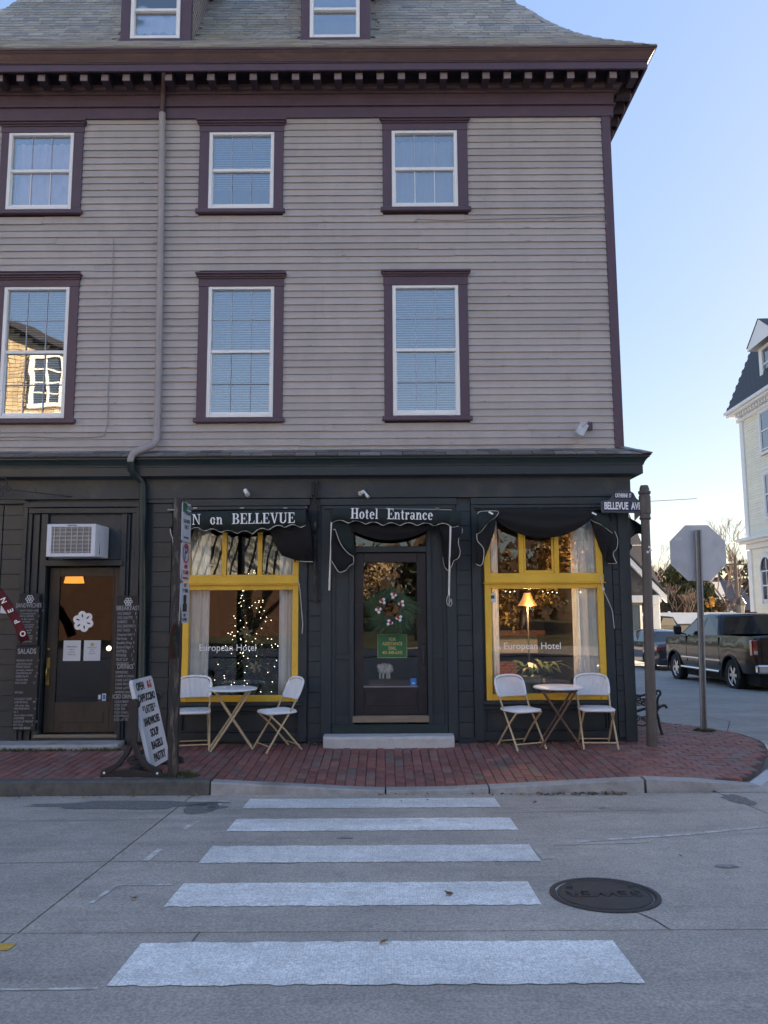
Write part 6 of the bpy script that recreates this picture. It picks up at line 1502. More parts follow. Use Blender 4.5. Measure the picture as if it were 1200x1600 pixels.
for k in range(6): x = lerp(PX(975, 1100, .6), PX(1036, 1100, .6), (k+.3)/6); MB().box(x-.022, x+.022, .55, 1.95, PZ(1105, .6), PZ(1105, .6)+.02).build('slat', M['woodpale'], bn, .004)
for k in range(4): MB().box(PX(970, 1080, .6)-.01, PX(970, 1080, .6)+.012, .55, 1.95, .66+k*.07, .70+k*.07).build('slat', M['woodpale'], bn, .004)

# weeds and leaf litter
M['weed'] = paint('kerbside weeds', (.07, .10, .03), .8, .3, 10, rnd=.4, island=True, hue=[(.07, .10, .03), (.10, .09, .04), (.05, .08, .025)]); M['dryleaf'] = paint('dry fallen leaf', (.2, .1, .04), .8, .3, 10, rnd=.4, island=True, hue=[(.22, .12, .05), (.12, .06, .03), (.28, .18, .07), (.16, .08, .04)])
def weeds(label, spots):
    mb = MB(); rn = random.Random(len(spots))
    for (x, y, rx, ry, n_) in spots:
        for k in range(n_):
            a, r = rn.uniform(0, 6.28), rn.random()**.5; cx_, cy_ = x+math.cos(a)*r*rx, y+math.sin(a)*r*ry; z_ = zwalk(cx_, cy_) if y > -1.9 else zroad(cx_, cy_); h_ = rn.uniform(.01, .05); b = rn.uniform(0, 6.28); s = Vector((math.cos(b), math.sin(b), 0))*.006
            p = Vector((cx_, cy_, z_)); mb.add([p-s, p+s, p+Vector((rn.uniform(-.03, .03), rn.uniform(-.03, .03), h_))], [(0, 1, 2)])
    o = mb.build('weeds', M['weed'], kind='stuff'); o['label'] = label; o['category'] = 'weeds'
weeds('short green weeds and moss growing along the doorstep, the kerb post and the wall foot', [(-4.4, -.40, .35, .03, 260), (-3.3, -.40, .3, .03, 200), (-2.05, -1.72, .2, .12, 500), (-3.9, -.40, .3, .02, 120), (-2.8, -.06, .25, .03, 160), (4.27, .95, .14, .1, 260), (-2.7, -1.5, .1, .1, 60), (1.6, -.08, .5, .02, 60)])
lf_me = []
for k in range(3):
    mb = MB(); rn = random.Random(k+30); n = 10; mb.add([(0, 0, .006)]+[((.028+.016*math.cos(a*2.5+k))*math.cos(a), (.022+.01*math.sin(a*5))*math.sin(a), .004+.012*abs(math.sin(a*1.5+k))) for a in [j/n*6.283 for j in range(n)]], [(0, j+1, (j+1) % n+1) for j in range(n)]); lf_me.append(mb.mesh(M['dryleaf'], 'fallen_leaf'))
rn = random.Random(77); mb = MB()
for (x0_, x1_, y0_, y1_, n_) in ((1.45, 2.3, -2.02, -1.95, 120), (-.2, 1.4, -2.0, -1.95, 30), (-6, -1.7, -2.02, -1.95, 70), (-4.8, -2.6, -.46, -.38, 60), (-.95, -.6, -.12, -.05, 40), (1.0, 2.8, -.10, -.04, 45)):
    for k in range(n_):
        x, y = rn.uniform(x0_, x1_), rn.uniform(y0_, y1_); z_ = (zwalk(x, y) if y > -1.9 else zroad(x, y))+rn.uniform(.004, .02); e_ = Euler((rn.uniform(-.6, .6), rn.uniform(-.6, .6), rn.uniform(0, 6))).to_matrix(); s = rn.uniform(.008, .02)
        mb.add([Vector((x, y, z_))+e_ @ Vector(v) for v in ((-s, -s*.5, 0), (s*.6, -s*.7, 0), (s, s*.4, .004), (-s*.3, s*.8, 0))], [(0, 1, 2, 3)])
o = mb.build('leaf_litter', M['dryleaf'], kind='stuff'); o['label'] = 'crumbled brown leaves gathered along the kerb foot and the shop wall'; o['category'] = 'leaf litter'
LEAFLAB = {(208, 1407): 'dry leaf between the faded mark and the fourth crosswalk bar', (627, 1254): 'left one of two brown leaves on the farthest crosswalk bar', (668, 1252): 'right one of two brown leaves on the farthest crosswalk bar', (1063, 1340): 'lone curled brown leaf on the open road above the manhole cover',
 (836, 1256): 'brown leaf on the road just right of the farthest crosswalk bar', (895, 1237): 'leaf at the foot of the kerb near the right kerb joint', (600, 1476): 'dark leaf at the top edge of the nearest crosswalk bar', (700, 1400): 'brown leaf on the fourth crosswalk bar left of the manhole',
 (768, 1193): 'pale leaf on the bricks below the right doorstep corner', (747, 1210): 'pale leaf on the bricks closest to the kerb', (810, 1186): 'dry leaf on the bricks below the left chair of the right table', (858, 1171): 'dry leaf on the bricks under the right round table', (640, 1196): 'dry leaf on the bricks in front of the pale doorstep', (300, 1200): 'dry leaf on the bricks right of the wooden post foot'}
for (px, py, lab) in ((208, 1407, 0), (627, 1254, 0), (668, 1252, 0), (1063, 1340, 0), (836, 1256, 0), (895, 1237, 0), (600, 1476, 0), (700, 1400, 0), (768, 1193, 1), (747, 1210, 1), (810, 1186, 1), (858, 1171, 1), (640, 1196, 1), (300, 1200, 1)):
    z_ = -.1
    for _ in range(12): r_ = ray(px, py); t_ = (z_-EYE)/r_.z; x, y = r_.x*t_, r_.y*t_-DIST; z_ = zwalk(x, y) if lab else zroad(x, y)
    o = put('fallen_leaf', lf_me[px % 3], None); o.location = (x, y, z_+.008); o.rotation_euler = (rn.uniform(-.3, .3), rn.uniform(-.3, .3), rn.uniform(0, 6)); o.scale = [rn.uniform(.45, .95)]*3
    tag(o, LEAFLAB[(px, py)], 'leaf', 'dry leaves on the bricks' if lab else 'dry leaves on the road')

# ================================================================== VEHICLES
M['truckpaint'] = paint('black car paint', (.006, .006, .007), .2, .05, 3, coat=.2); M['sedanpaint'] = paint('dark blue black car paint', (.014, .018, .028), .12, .05, 3, coat=1.)
M['palecar'] = paint('silver blue car paint', (.22, .27, .32), .2, .05, 3, coat=1.); M['rubber'] = paint('tyre rubber', (.014, .014, .015), .85, .2, 10); M['rim'] = paint('alloy rim', (.62, .62, .63), .25, .05, 8, metal=.9)
M['chrome'] = paint('chrome trim', (.75, .75, .75), .12, .03, 8, metal=1.); M['tail'] = paint('red tail lamp lens', (.22, .006, .006), .15, .05, 8, coat=1.); M['carglass'] = paint('dark car glass', (.008, .010, .012), .03, .0, 3, coat=.3, spec=.6); M['underside'] = paint('car underside', (.01, .01, .01), .9, .1, 5)
M['arch'] = paint('wheel arch plastic', (.02, .02, .021), .6, .1, 5)
def vehicle(name, label, Lg, W, zt, zb, arches, green, paintm, tint='carglass', pickup=False, rr=.36, group=None):
    """local frame: x forward from the tail, y left, z up. zt: list of (x, belt height); green: greenhouse outline"""
    t = thing(name, label, 'pickup truck' if pickup else 'car', (0, 0, 0), group)
    hw_ = W/2
    def zbot(x):
        z = zb
        for ax, ar, az in arches:
            if abs(x-ax) < ar: z = max(z, az+math.sqrt(ar*ar-(x-ax)**2))
        return z
    xs = sorted(set([round(k*Lg/44, 3) for k in range(45)]+[round(ax+ar*math.cos(R(a)), 3) for ax, ar, az in arches for a in range(0, 181, 15)]+[x for x, _ in zt]))
    def endtaper(x): return 1-.10*max(0, 1-x/.35)**2-.16*max(0, 1-(Lg-x)/.7)**2
    nl = 7; mb = MB()
    for s in (1, -1):
        vs = []
        for x in xs:
            z0, z1 = zbot(x), pw(x, zt)
            for j in range(nl+1):
                z = lerp(z0, z1, j/nl); f = (z-(zb+.38))/(pw(x, zt)-zb); y = hw_*endtaper(x)*(1-.10*max(0, f)**2-.06*max(0, -f)**2*2+(.012 if .18 < f < .3 else 0)); vs.append((x, s*y, z))
        fs = [(i*(nl+1)+j, (i+1)*(nl+1)+j, (i+1)*(nl+1)+j+1, i*(nl+1)+j+1)[::-s] for i in range(len(xs)-1) for j in range(nl)]
        mb.add(vs, fs, True)
    n = len(xs); top = []
    for x in xs:
        y = hw_*endtaper(x)*(1-.10*((pw(x, zt)-zb-.38)/(pw(x, zt)-zb))**2); top.append((x, y, pw(x, zt)))
    vs = [(x, y, z) for x, y, z in top]+[(x, y*.5, z+.03) for x, y, z in top]+[(x, -y*.5, z+.03) for x, y, z in top]+[(x, -y, z) for x, y, z in top]
    bed = (lambda x: pickup and .1 < x < 1.75)
    mb.add(vs, [(r_*n+i, r_*n+i+1, (r_+1)*n+i+1, (r_+1)*n+i)[::-1] for r_ in range(3) for i in range(n-1) if not bed((xs[i]+xs[i+1])/2)], True)
    for x in (xs[0], xs[-1]):
        z0, z1 = zbot(x), pw(x, zt); e_ = hw_*endtaper(x); mb.add([(x, -e_*.95, z0), (x, e_*.95, z0), (x, e_, lerp(z0, z1, .5)), (x, e_*.93, z1), (x, -e_*.93, z1), (x, -e_, lerp(z0, z1, .5))], [(0, 1, 2, 3, 4, 5)])
    body = mb.build('body', M[paintm], t)
    MB().box(.1, Lg-.15, -hw_*.80, hw_*.80, .22, zb+.2).build('underside', M['underside'], t)
    if pickup:
        b = MB(); b.box(.06, 1.75, -hw_*.82, hw_*.82, .85, .88).box(1.70, 1.75, -hw_*.82, hw_*.82, .88, 1.36)
        for s in (-1, 1): b.box(.06, 1.75, s*hw_*.82, s*hw_*.90, .85, 1.372)
        b.build('bed', M['arch'], t)
    # greenhouse: base outline at the belt and roof outline
    (gx0, gx1, rx0, rx1, zbelt, zroof, tw) = green; yb, yr = hw_*.93, hw_*tw
    def roofz(x): return zroof-.05*((x-(rx0+rx1)/2)/((rx1-rx0)/2))**2
    g = MB(); st = 10
    rows = []
    secs = [(gx0, zbelt, 0)]+[(lerp(gx0, rx0, k/3), lerp(zbelt, roofz(rx0), k/3), k/3) for k in (1, 2, 3)]+[(lerp(rx0, rx1, k/6), roofz(lerp(rx0, rx1, k/6)), 1) for k in range(1, 7)]+[(lerp(rx1, gx1, k/3), lerp(roofz(rx1), zbelt, k/3), 1-k/3) for k in (1, 2, 3)]
    for x, z, f in secs:
        yy = lerp(yb, yr, f); rows.append([(x, yb, zbelt), (x, yy, z-.04*f), (x, yy*.9, z), (x, 0, z+.015), (x, -yy*.9, z), (x, -yy, z-.04*f), (x, -yb, zbelt)])
    vs = [p for r_ in rows for p in r_]; g.add(vs, [(i*7+j, (i+1)*7+j, (i+1)*7+j+1, i*7+j+1) for i in range(len(rows)-1) for j in range(6)], True)
    g.build('cab', M[paintm], t)
    # glass panels just proud of the cab
    def side_pt(x, f, s): # f 0 belt .. 1 roof edge
        z = lerp(zbelt, roofz(min(max(x, rx0), rx1))-.04, f); return (x, s*(lerp(yb, yr, f)+.006), z)
    def wx(f, x_b, x_r): return lerp(x_b, x_r, f)
    nw = 2; d0, d1 = gx0+.12, gx1-.16; r0_, r1_ = rx0+.06, rx1-.08; mid_b, mid_r = (d0+d1)/2-.12, (r0_+r1_)/2-.02
    for s in (1, -1):
        for (xb0, xb1, xr0, xr1) in ((d0, mid_b-.05, r0_, mid_r-.05), (mid_b+.05, d1, mid_r+.05, r1_)):
            q = MB(); q.quad(side_pt(xb0, .07, s), side_pt(xb1, .07, s), side_pt(xr1, .9, s), side_pt(xr0, .9, s)); q.build('side_window', M[tint], t)
    for (xb_, xr_, nm, e_) in ((gx0, rx0, 'rear_window', -1), (gx1, rx1, 'windscreen', 1)):
        q = MB(); k = .007*e_
        q.quad((lerp(xb_, xr_, .08)+k, -yb*.86, lerp(zbelt, zroof, .08)), (lerp(xb_, xr_, .08)+k, yb*.86, lerp(zbelt, zroof, .08)), (lerp(xb_, xr_, .88)+k, yr*.84, lerp(zbelt, zroof, .86)), (lerp(xb_, xr_, .88)+k, -yr*.84, lerp(zbelt, zroof, .86))); q.build(nm, M[tint], t)
    # wheels
    for ax, ar, az in arches:
        for s in (1, -1):
            w_ = MB(); yo = s*(hw_-.03); RX = Euler((s*-math.pi/2, 0, 0)).to_matrix()
            w_.lathe([(rr*.62, .0), (rr*.93, .0), (rr, -.03), (rr, -.21), (rr*.9, -.25), (rr*.3, -.25)], (ax, yo, rr), 32, True, RX)
            wh = w_.build('wheel', M['rubber'], t)
            q = MB(); q.lathe([(.0001, -.03), (rr*.16, -.03), (rr*.18, -.045)], (ax, yo, rr), 20, False, RX); q.lathe([(rr*.58, -.035), (rr*.63, -.005), (rr*.665, -.008), (rr*.66, -.05)], (ax, yo, rr), 32, True, RX)
            for k in range(6):
                a = k*math.pi/3; c = Vector((math.cos(a)*rr*.37, math.sin(a)*rr*.37, -.04)); mt = RX @ Euler((0, 0, a)).to_matrix(); q.obox(RX @ c+Vector((ax, yo, rr)), rr*.25, rr*.095, .012, mt)
            q.build('rim', M['rim'], wh)
            MB().lathe([(.0001, -.12), (rr*.62, -.12)], (ax, yo, rr), 24, False, RX).build('brake', M['underside'], wh)
            q = MB(); pts = [(ax+ar*1.0*math.cos(R(a)), s*(hw_+.004), az+ar*math.sin(R(a))) for a in range(-8, 189, 12)]
            q.tube(pts, .028 if pickup else .014, 6).build('arch_trim', M['arch' if pickup else paintm], t)
    return t
def place(t, rear_left_wheel, wheel_local, ang, z):
    Rz = Euler((0, 0, ang)).to_matrix(); p = Vector(rear_left_wheel)-Rz @ Vector(wheel_local)
    t.location = (p.x, p.y, z); t.rotation_euler = (0, 0, ang)
TR = vehicle('pickup_truck', 'black crew cab pickup truck parked on the side street behind the stop sign post', 5.9, 2.02,
             [(0, 1.30), (.05, 1.38), (1.8, 1.385), (2.1, 1.36), (4.1, 1.33), (4.35, 1.36), (5.4, 1.27), (5.75, 1.18), (5.9, 1.02)], .50, [(1.18, .50, .40), (4.86, .50, .40)],
             (1.86, 4.50, 2.12, 3.55, 1.34, 1.955, .76), 'truckpaint', pickup=True, rr=.405)
q = MB()
for s in (-1, 1): q.box(-.012, .02, s*.80, s*.965, .90, 1.30)
for s in (-1, 1):
    MB().box(-.02, .13, s*.86, s*1.0, .92, 1.30).build('tail_light', M['tail'], TR, .02); MB().box(-.024, -.019, s*.88, s*.97, .97, 1.05).build('reverse_light', M['step'], TR)
    MB().tube([(3.98, s*.96, 1.37), (3.98, s*1.12, 1.42)], .02, 6).build('mirror_arm', M['arch'], TR); MB().obox((4.0, s*1.20, 1.50), .07, .11, .13, (0, 0, 0)).build('mirror', M['truckpaint'], TR, .04)
    MB().tube([(1.75, s*1.03, .46), (4.25, s*1.03, .46)], .035, 8).build('running_board', M['chrome'], TR)
    for hx in (2.25, 3.25): MB().obox((hx, s*1.005, 1.18), .10, .012, .016, (0, 0, 0)).build('door_handle', M['truckpaint'], TR, .004)
    q = MB()
    for xx in (1.78, 2.86, 3.9): q.box(xx-.006, xx+.006, s*.90, s*1.013, .62, 1.33)
    q.build('door_gap', M['underside'], TR, kind='stuff'); MB().box(1.75, 4.3, s*1.002, s*1.014, .72, .76).build('side_moulding', M['chrome'], TR, .004)
MB().box(-.14, .02, -.95, .95, .52, .72).build('rear_bumper', M['chrome'], TR, .03); MB().box(-.012, .005, -.78, .78, .76, 1.36).build('tailgate', M['truckpaint'], TR, .01); MB().box(-.03, -.012, -.16, .16, 1.14, 1.22).build('tailgate_handle', M['arch'], TR, .01)
MB().box(1.98, 2.02, -.16, .16, 1.955, 1.985).build('brake_light', M['tail'], TR, .006)
MB().box(-.016, -.012, -.17, .17, .80, .90).build('licence_plate', M['paper'], TR)
place(TR, (8.70, 10.0, 0), (1.18, .98, 0), R(90.5), zroad(0, 11.2)-.02); TR.rotation_euler = (0, R(1.2), R(90.5))
SE = vehicle('parked_car', 'dark blue black sedan parked nose away beyond the pickup truck', 4.7, 1.82,
             [(0, .88), (.06, .98), (.9, 1.02), (2.4, .98), (3.3, .96), (4.2, .84), (4.55, .72), (4.7, .55)], .26, [(1.0, .36, .32), (3.75, .36, .32)],
             (.55, 3.75, 1.35, 2.75, .97, 1.44, .70), 'sedanpaint', rr=.33)
for s in (-1, 1): MB().box(-.012, .35, s*.60, s*.90, .74, .90).build('tail_light', M['tail'], SE, .03); MB().obox((3.0, s*.99, 1.02), .06, .09, .06, (0, 0, 0)).build('mirror', M['sedanpaint'], SE, .02)
MB().box(-.02, .01, -.28, .28, .52, .66).build('licence_plate', M['paper'], SE); MB().box(-.02, .2, -.8, .8, .30, .46).build('rear_bumper', M['sedanpaint'], SE, .03)
place(SE, (9.62, 19.0, 0), (1.0, .88, 0), R(92), zroad(0, 19.5))
S2 = vehicle('parked_car', 'pale silver blue car mostly hidden behind the building corner', 4.6, 1.82,
             [(0, .88), (.06, .98), (.9, 1.02), (2.4, .98), (3.3, .96), (4.2, .84), (4.5, .72), (4.6, .55)], .26, [(1.0, .36, .32), (3.7, .36, .32)],
             (.5, 3.7, 1.3, 2.7, .97, 1.46, .70), 'palecar', rr=.33)
for s in (-1, 1): MB().box(-.012, .3, s*.60, s*.90, .74, .90).build('tail_light', M['tail'], S2, .03)
place(S2, (9.3, 26.5, 0), (1.0, .88, 0), math.atan2(3.5, -.45), zroad(0, 26))
P2 = vehicle('pickup_truck', 'dark pickup truck parked across the lot in front of the white fence', 5.6, 1.95,
             [(0, 1.25), (.05, 1.32), (1.8, 1.33), (2.1, 1.30), (4.0, 1.28), (4.3, 1.26), (5.2, 1.18), (5.5, 1.08), (5.6, .95)], .50, [(1.1, .47, .38), (4.6, .47, .38)],
             (1.75, 4.3, 1.95, 3.4, 1.30, 1.86, .76), 'truckpaint', pickup=True, rr=.39)
P2.location = (17.6, 35.5, zroad(0, 30)); P2.rotation_euler = (0, 0, R(183)); P2.location = (18.6, 36, zroad(0, 30))

M['bark'] = paint('grey bark', (.12, .095, .08), .9, .25, 6, .5, 20)
# ================================================================== YELLOW HOUSE (beyond the pickup, running towards us)
M['cream'] = paint('cream clapboard paint', (.90, .86, .72), .6, .05, 2, rnd=.04, island=True); M['wtrim'] = paint('white painted trim', (.84, .84, .84), .5, .04, 4)
HX, HY = 16.55, 25.3; HA = math.atan2(-1, -.06)     # direction of the wall from its far corner towards the camera
hd = Vector((-.06, -1, 0)).normalized(); hn = Vector((-1, .06, 0)).normalized()
GZ = -.95
yh = thing('yellow_house', 'tall cream yellow clapboard house with white cornice and mansard roof at the right edge', 'house', (HX, HY, GZ))
def hp_(L_, o_, z_): v = Vector((HX, HY, 0))+hd*L_+hn*o_; return (v.x, v.y, z_)
def hbox(mb, l0, l1, o0, o1, z0, z1):
    vs = [hp_(l, o_, z) for z in (z0, z1) for l, o_ in ((l0, o0), (l0, o1), (l1, o1), (l1, o0))]
    return mb.add(vs, [(0, 3, 2, 1), (4, 5, 6, 7), (0, 1, 5, 4), (1, 2, 6, 5), (2, 3, 7, 6), (3, 0, 4, 7)])
HL = 26.0  # lengthened out of view so the house keeps the street in shadow
q = MB(); hbox(q, 0, HL, -9, -.06, GZ, 10.4); q.build('wall', M['cream'], yh)
for z0_, z1_, e_ in ((4.55, 10.2, .115), (GZ, 4.2, .20)):
    q = MB(); z = z0_
    while z < z1_:
        l0, l1 = .35, HL-.2
        q.add([hp_(l0, -.055, z), hp_(l0, .012, z), hp_(l0, -.02, z+e_+.01), hp_(l1, -.055, z), hp_(l1, .012, z), hp_(l1, -.02, z+e_+.01)], [(0, 1, 4, 3), (1, 2, 5, 4), (0, 2, 1), (3, 4, 5)]); z += e_
    q.build('clapboards', M['cream'], yh, kind='stuff')
hbox(MB(), -.02, .33, -.05, .05, 4.6, 10.1).build('corner_board', M['wtrim'], yh); hbox(MB(), HL-.2, HL+.1, -.05, .05, GZ, 10.2).build('corner_board', M['wtrim'], yh)
q = MB(); hbox(q, -.02, .40, -.05, .05, GZ, 4.0); q.build('corner_board', M['wtrim'], yh)
q = MB(); hbox(q, -.5, HL+.5, -.05, .55, 10.40, 10.55); hbox(q, -.45, HL+.4, -.05, .45, 10.28, 10.395); hbox(q, -.12, HL+.1, -.05, .14, 9.95, 10.12); q.build('cornice', M['wtrim'], yh, .02)
q = MB(); hbox(q, -.1, HL, -.05, .07, 10.0, 10.275)
for k in range(90): l = .2+k*.28; hbox(q, l, l+.13, .07, .30, 10.13, 10.27)
q.build('dentils', M['wtrim'], yh, kind='stuff')
q = MB(); hbox(q, -.35, HL+.2, -.05, .42, 4.42, 4.55); hbox(q, -.25, HL+.2, -.05, .3, 4.3, 4.415); hbox(q, -.05, HL, -.05, .08, 4.05, 4.295); q.build('belt_cornice', M['wtrim'], yh, .02)
M['hroof'] = paint('dark roof slate', (.035, .037, .045), .6, .25, 6, .4, 30)
rf = MB(); A_ = [hp_(-.4, .45, 10.55), hp_(HL+.4, .45, 10.55), hp_(HL+.4, -9.4, 10.55), hp_(-.4, -9.4, 10.55)]; B_ = [hp_(.55, -.5, 13.3), hp_(HL-.5, -.5, 13.3), hp_(HL-.5, -8.4, 13.3), hp_(.55, -8.4, 13.3)]
for i in range(4): rf.quad(A_[i], A_[(i+1) % 4], B_[(i+1) % 4], B_[i])
rf.quad(*B_); rf.build('roof', M['hroof'], yh)
q = MB()
for k in range(16):
    z = 10.6+k*.165; f = (z-10.55)/2.75; 
    for j in range(60):
        l = lerp(-.4, .55, f)+j*.42+(.21 if k % 2 else 0); o_ = lerp(.45, -.5, f)
        q.add([hp_(l, o_+.03, z), hp_(l+.40, o_+.03, z), hp_(l+.40, o_-.03, z+.17), hp_(l, o_-.03, z+.17)], [(0, 1, 2, 3)])
q.build('roof_slates', M['hroof'], yh, kind='stuff')
M['hglass'] = paint('far window glass', (.05, .07, .10), .04, .0, 3, spec=1., coat=1.)
def hwin(l0, l1, z0, z1, arched=False, dark=False):
    q = MB(); hbox(q, l0-.16, l0, -.04, .075, z0-.12, z1+(.0 if arched else .16)); hbox(q, l1, l1+.16, -.04, .075, z0-.12, z1+(.0 if arched else .16)); hbox(q, l0-.22, l1+.22, -.04, .12, z0-.20, z0-.12)
    if not arched: hbox(q, l0, l1, -.04, .075, z1, z1+.16); hbox(q, l0-.2, l1+.2, -.04, .12, z1+.161, z1+.24)
    else:
        m_ = (l0+l1)/2; r_ = (l1-l0)/2; n = 12
        vs = [hp_(m_-rr_*math.cos(math.pi*k/n), o_, z1+rr_*1.15*math.sin(math.pi*k/n)) for o_ in (-.04, .075) for rr_ in (r_, r_+.16) for k in range(n+1)]
        q.add(vs, [(2*(n+1)+k, 2*(n+1)+k+1, 3*(n+1)+k+1, 3*(n+1)+k) for k in range(n)]+[((n+1)+k, 3*(n+1)+k, 3*(n+1)+k+1, (n+1)+k+1) for k in range(n)])
    w_ = q.build('window', M['wtrim'], yh)
    q = MB(); zm = (z0+z1)/2; hbox(q, l0, l1, -.03, .050, zm-.03, zm+.03); hbox(q, l0, l0+.05, -.03, .045, z0, z1); hbox(q, l1-.05, l1, -.03, .045, z0, z1); hbox(q, l0+.05, l1-.05, -.03, .045, z0, z0+.06); hbox(q, l0+.05, l1-.05, -.03, .045, z1-.05, z1)
    if arched:
        m_ = (l0+l1)/2; hbox(q, m_-.02, m_+.02, -.03, .044, z0, z1+.55)
    q.build('sash', M['wtrim'], w_)
    q = MB(); hbox(q, l0, l1, -.055, .022, z0, z1)
    if arched:
        m_ = (l0+l1)/2; r_ = (l1-l0)/2; q.add([hp_(m_-r_*math.cos(math.pi*k/10), .022, z1+r_*1.15*math.sin(math.pi*k/10)) for k in range(11)], [tuple(range(11))])
    q.build('pane', M['hglass'], w_)
for k in range(6):
    l = 2.2+k*3.9; hwin(l, l+1.1, 8.2, 9.85); hwin(l+.05, l+1.15, 5.4, 7.15)
for k in range(4): l = 1.35+k*4.2; hwin(l, l+1.0, 1.75, 3.05, True)
for k in range(4):
    l0 = 2.9+k*5.0; l1 = l0+1.9; q = MB(); hbox(q, l0, l0+.3, -1.2, .22, 10.9, 12.5); hbox(q, l1-.3, l1, -1.2, .22, 10.9, 12.5); hbox(q, l0+.3, l1-.3, -1.2, .22, 10.75, 11.1); hbox(q, l0+.3, l1-.3, -1.2, .22, 12.35, 12.5)
    dmh = q.build('dormer', M['wtrim'], yh); q = MB(); hbox(q, l0+.3, l1-.3, .12, .15, 11.1, 12.35); q.build('pane', M['hglass'], dmh); q = MB(); hbox(q, l0+.3, l1-.3, .14, .18, 11.7, 11.76); q.build('sash', M['wtrim'], dmh)
    q = MB(); m_ = (l0+l1)/2
    for o0, o1, zz_, e_, mat in ((-1.2, .55, 0, .3, 'wtrim'),):
        vs = [hp_(l, o_, z) for o_ in (o1, -2.6) for l, z in ((l0-.3, 12.5), (l1+.3, 12.5), (m_, 13.35), (l0-.3, 12.62), (m_, 13.5), (l1+.3, 12.62))]
        q.add(vs, [(0, 1, 2), (0, 2, 4, 3), (1, 5, 4, 2), (3, 4, 10, 9), (4, 5, 11, 10), (0, 3, 9, 6), (1, 7, 11, 5), (0, 6, 8, 2), (1, 2, 8, 7)])
    q.build('pediment', M['wtrim'], dmh)
    q = MB(); q.add([hp_(l0-.34, .58, 12.64), hp_(m_, .58, 13.53), hp_(m_, -2.6, 13.53), hp_(l0-.34, -2.6, 12.64), hp_(l1+.34, .58, 12.64), hp_(l1+.34, -2.6, 12.64)], [(0, 1, 2, 3), (1, 4, 5, 2)]); q.build('dormer_roof', M['hroof'], dmh)
# lantern
ln = thing('street_lamp', 'black lantern street lamp rising behind the pickup truck by the yellow house', 'street lamp', (0, 0, 0))
yy = 28.; c = PT(1158, 948, yy); gx_ = c[0]
MB().lathe([(.07, GZ), (.05, GZ+1), (.04, c[2]-.35)], (gx_, yy, 0), 12).build('pole', M['black'], ln); MB().lathe([(.06, -.42), (.10, -.40), (.22, .12), (.26, .14), (.24, .18), (.10, .42), (.04, .46), (.05, .52), (.0001, .58)], (gx_, yy, c[2]), 6, False).build('lantern', M['black'], ln)
MB().lathe([(.112, -.34), (.20, .06)], (gx_, yy-.012, c[2]), 6, False).build('pane', M['acgrille'], ln)
# utility pole
up_ = thing('utility_pole', 'pale wooden utility pole among bare trees left of the yellow house', 'pole', (0, 0, 0)); yy = 46.
c = PT(1148, 868, yy); MB().tube([(c[0], yy, -1), (c[0], yy, c[2])], [.16, .11], 10).build('pole', M['bark'], up_); MB().box(c[0]-.9, c[0]+.9, yy-.06, yy+.06, c[2]-.7, c[2]-.58).build('crossarm', M['bark'], up_)
# overhead wires: real cables strung across the street
for k, (a, b, sag) in enumerate((((1008, 779, 20.), (1165, 771, 27.), .12), ((1008, 846, 30.), (1200, 843, 40.), .2))):
    A_, B_ = Vector(PT(*a)), Vector(PT(*b)); A_ = A_+(A_-B_)*.9; B_ = B_+(B_-A_)*.15; pts = [A_.lerp(B_, j/14)-Vector((0, 0, sag*4*(j/14)*(1-j/14))) for j in range(15)]
    o = MB().tube(pts, .012 if k == 0 else .016, 5).build('overhead_wire', M['black']); tag(o, ('upper' if k == 0 else 'lower')+' thin overhead wire crossing the sky right of the street name post', 'wire')

# white fence
wf = thing('white_fence', 'long white vinyl panel fence at the far side of the parking lot', 'fence', (16, 50, -.95))
for k in range(16):
    x = 10+k*2.4; MB().box(x-.08, x+.08, 50.3-.08, 50.3+.08, -.95, 1.05).build('post', M['wtrim'], wf, .01); MB().box(x+.081, x+2.319, 50.27, 50.33, -.85, .88).build('fence_panel', M['wtrim'], wf)
    MB().box(x+.081, x+2.319, 50.25, 50.35, .881, .95).build('rail', M['wtrim'], wf)

# shingled house with a white porch
M['shing'] = paint('grey brown wall shingles', (.11, .10, .095), .85, .2, 5, rnd=.25, island=True); M['roofgrey'] = paint('grey roof shingles', (.10, .10, .115), .8, .2, 8, .4, 20, rnd=.12, island=True)
sh_ = thing('shingled_house', 'low grey shingled house with a white raked gable and white porch behind the corner', 'house', (10, 28, -.95)); yy = 28.
ex, ez = P(1036, 926, yy); px_, pz_ = P(940, 826, yy); gx0_ = 2*px_-ex
q = MB(); q.prism([(gx0_+.3, ez-.1), (ex-.3, ez-.1), (px_, pz_-.2)], lambda u, v, w_: (u, w_, v), yy+.1, yy+.2); q.build('gable_wall', M['shing'], sh_)
q = MB(); z = ez-.1
while z < pz_-.3:
    f = (z-ez)/(pz_-ez); xa_, xb_ = lerp(gx0_+.3, px_, f), lerp(ex-.3, px_, f); x = xa_
    while x < xb_: q.add([(x, yy+.07, z), (x+.17, yy+.07, z), (x+.17, yy+.098, z+.16), (x, yy+.098, z+.16)], [(0, 1, 2, 3)]); x += .18
    z += .15
q.build('shingles', M['shing'], sh_, kind='stuff')
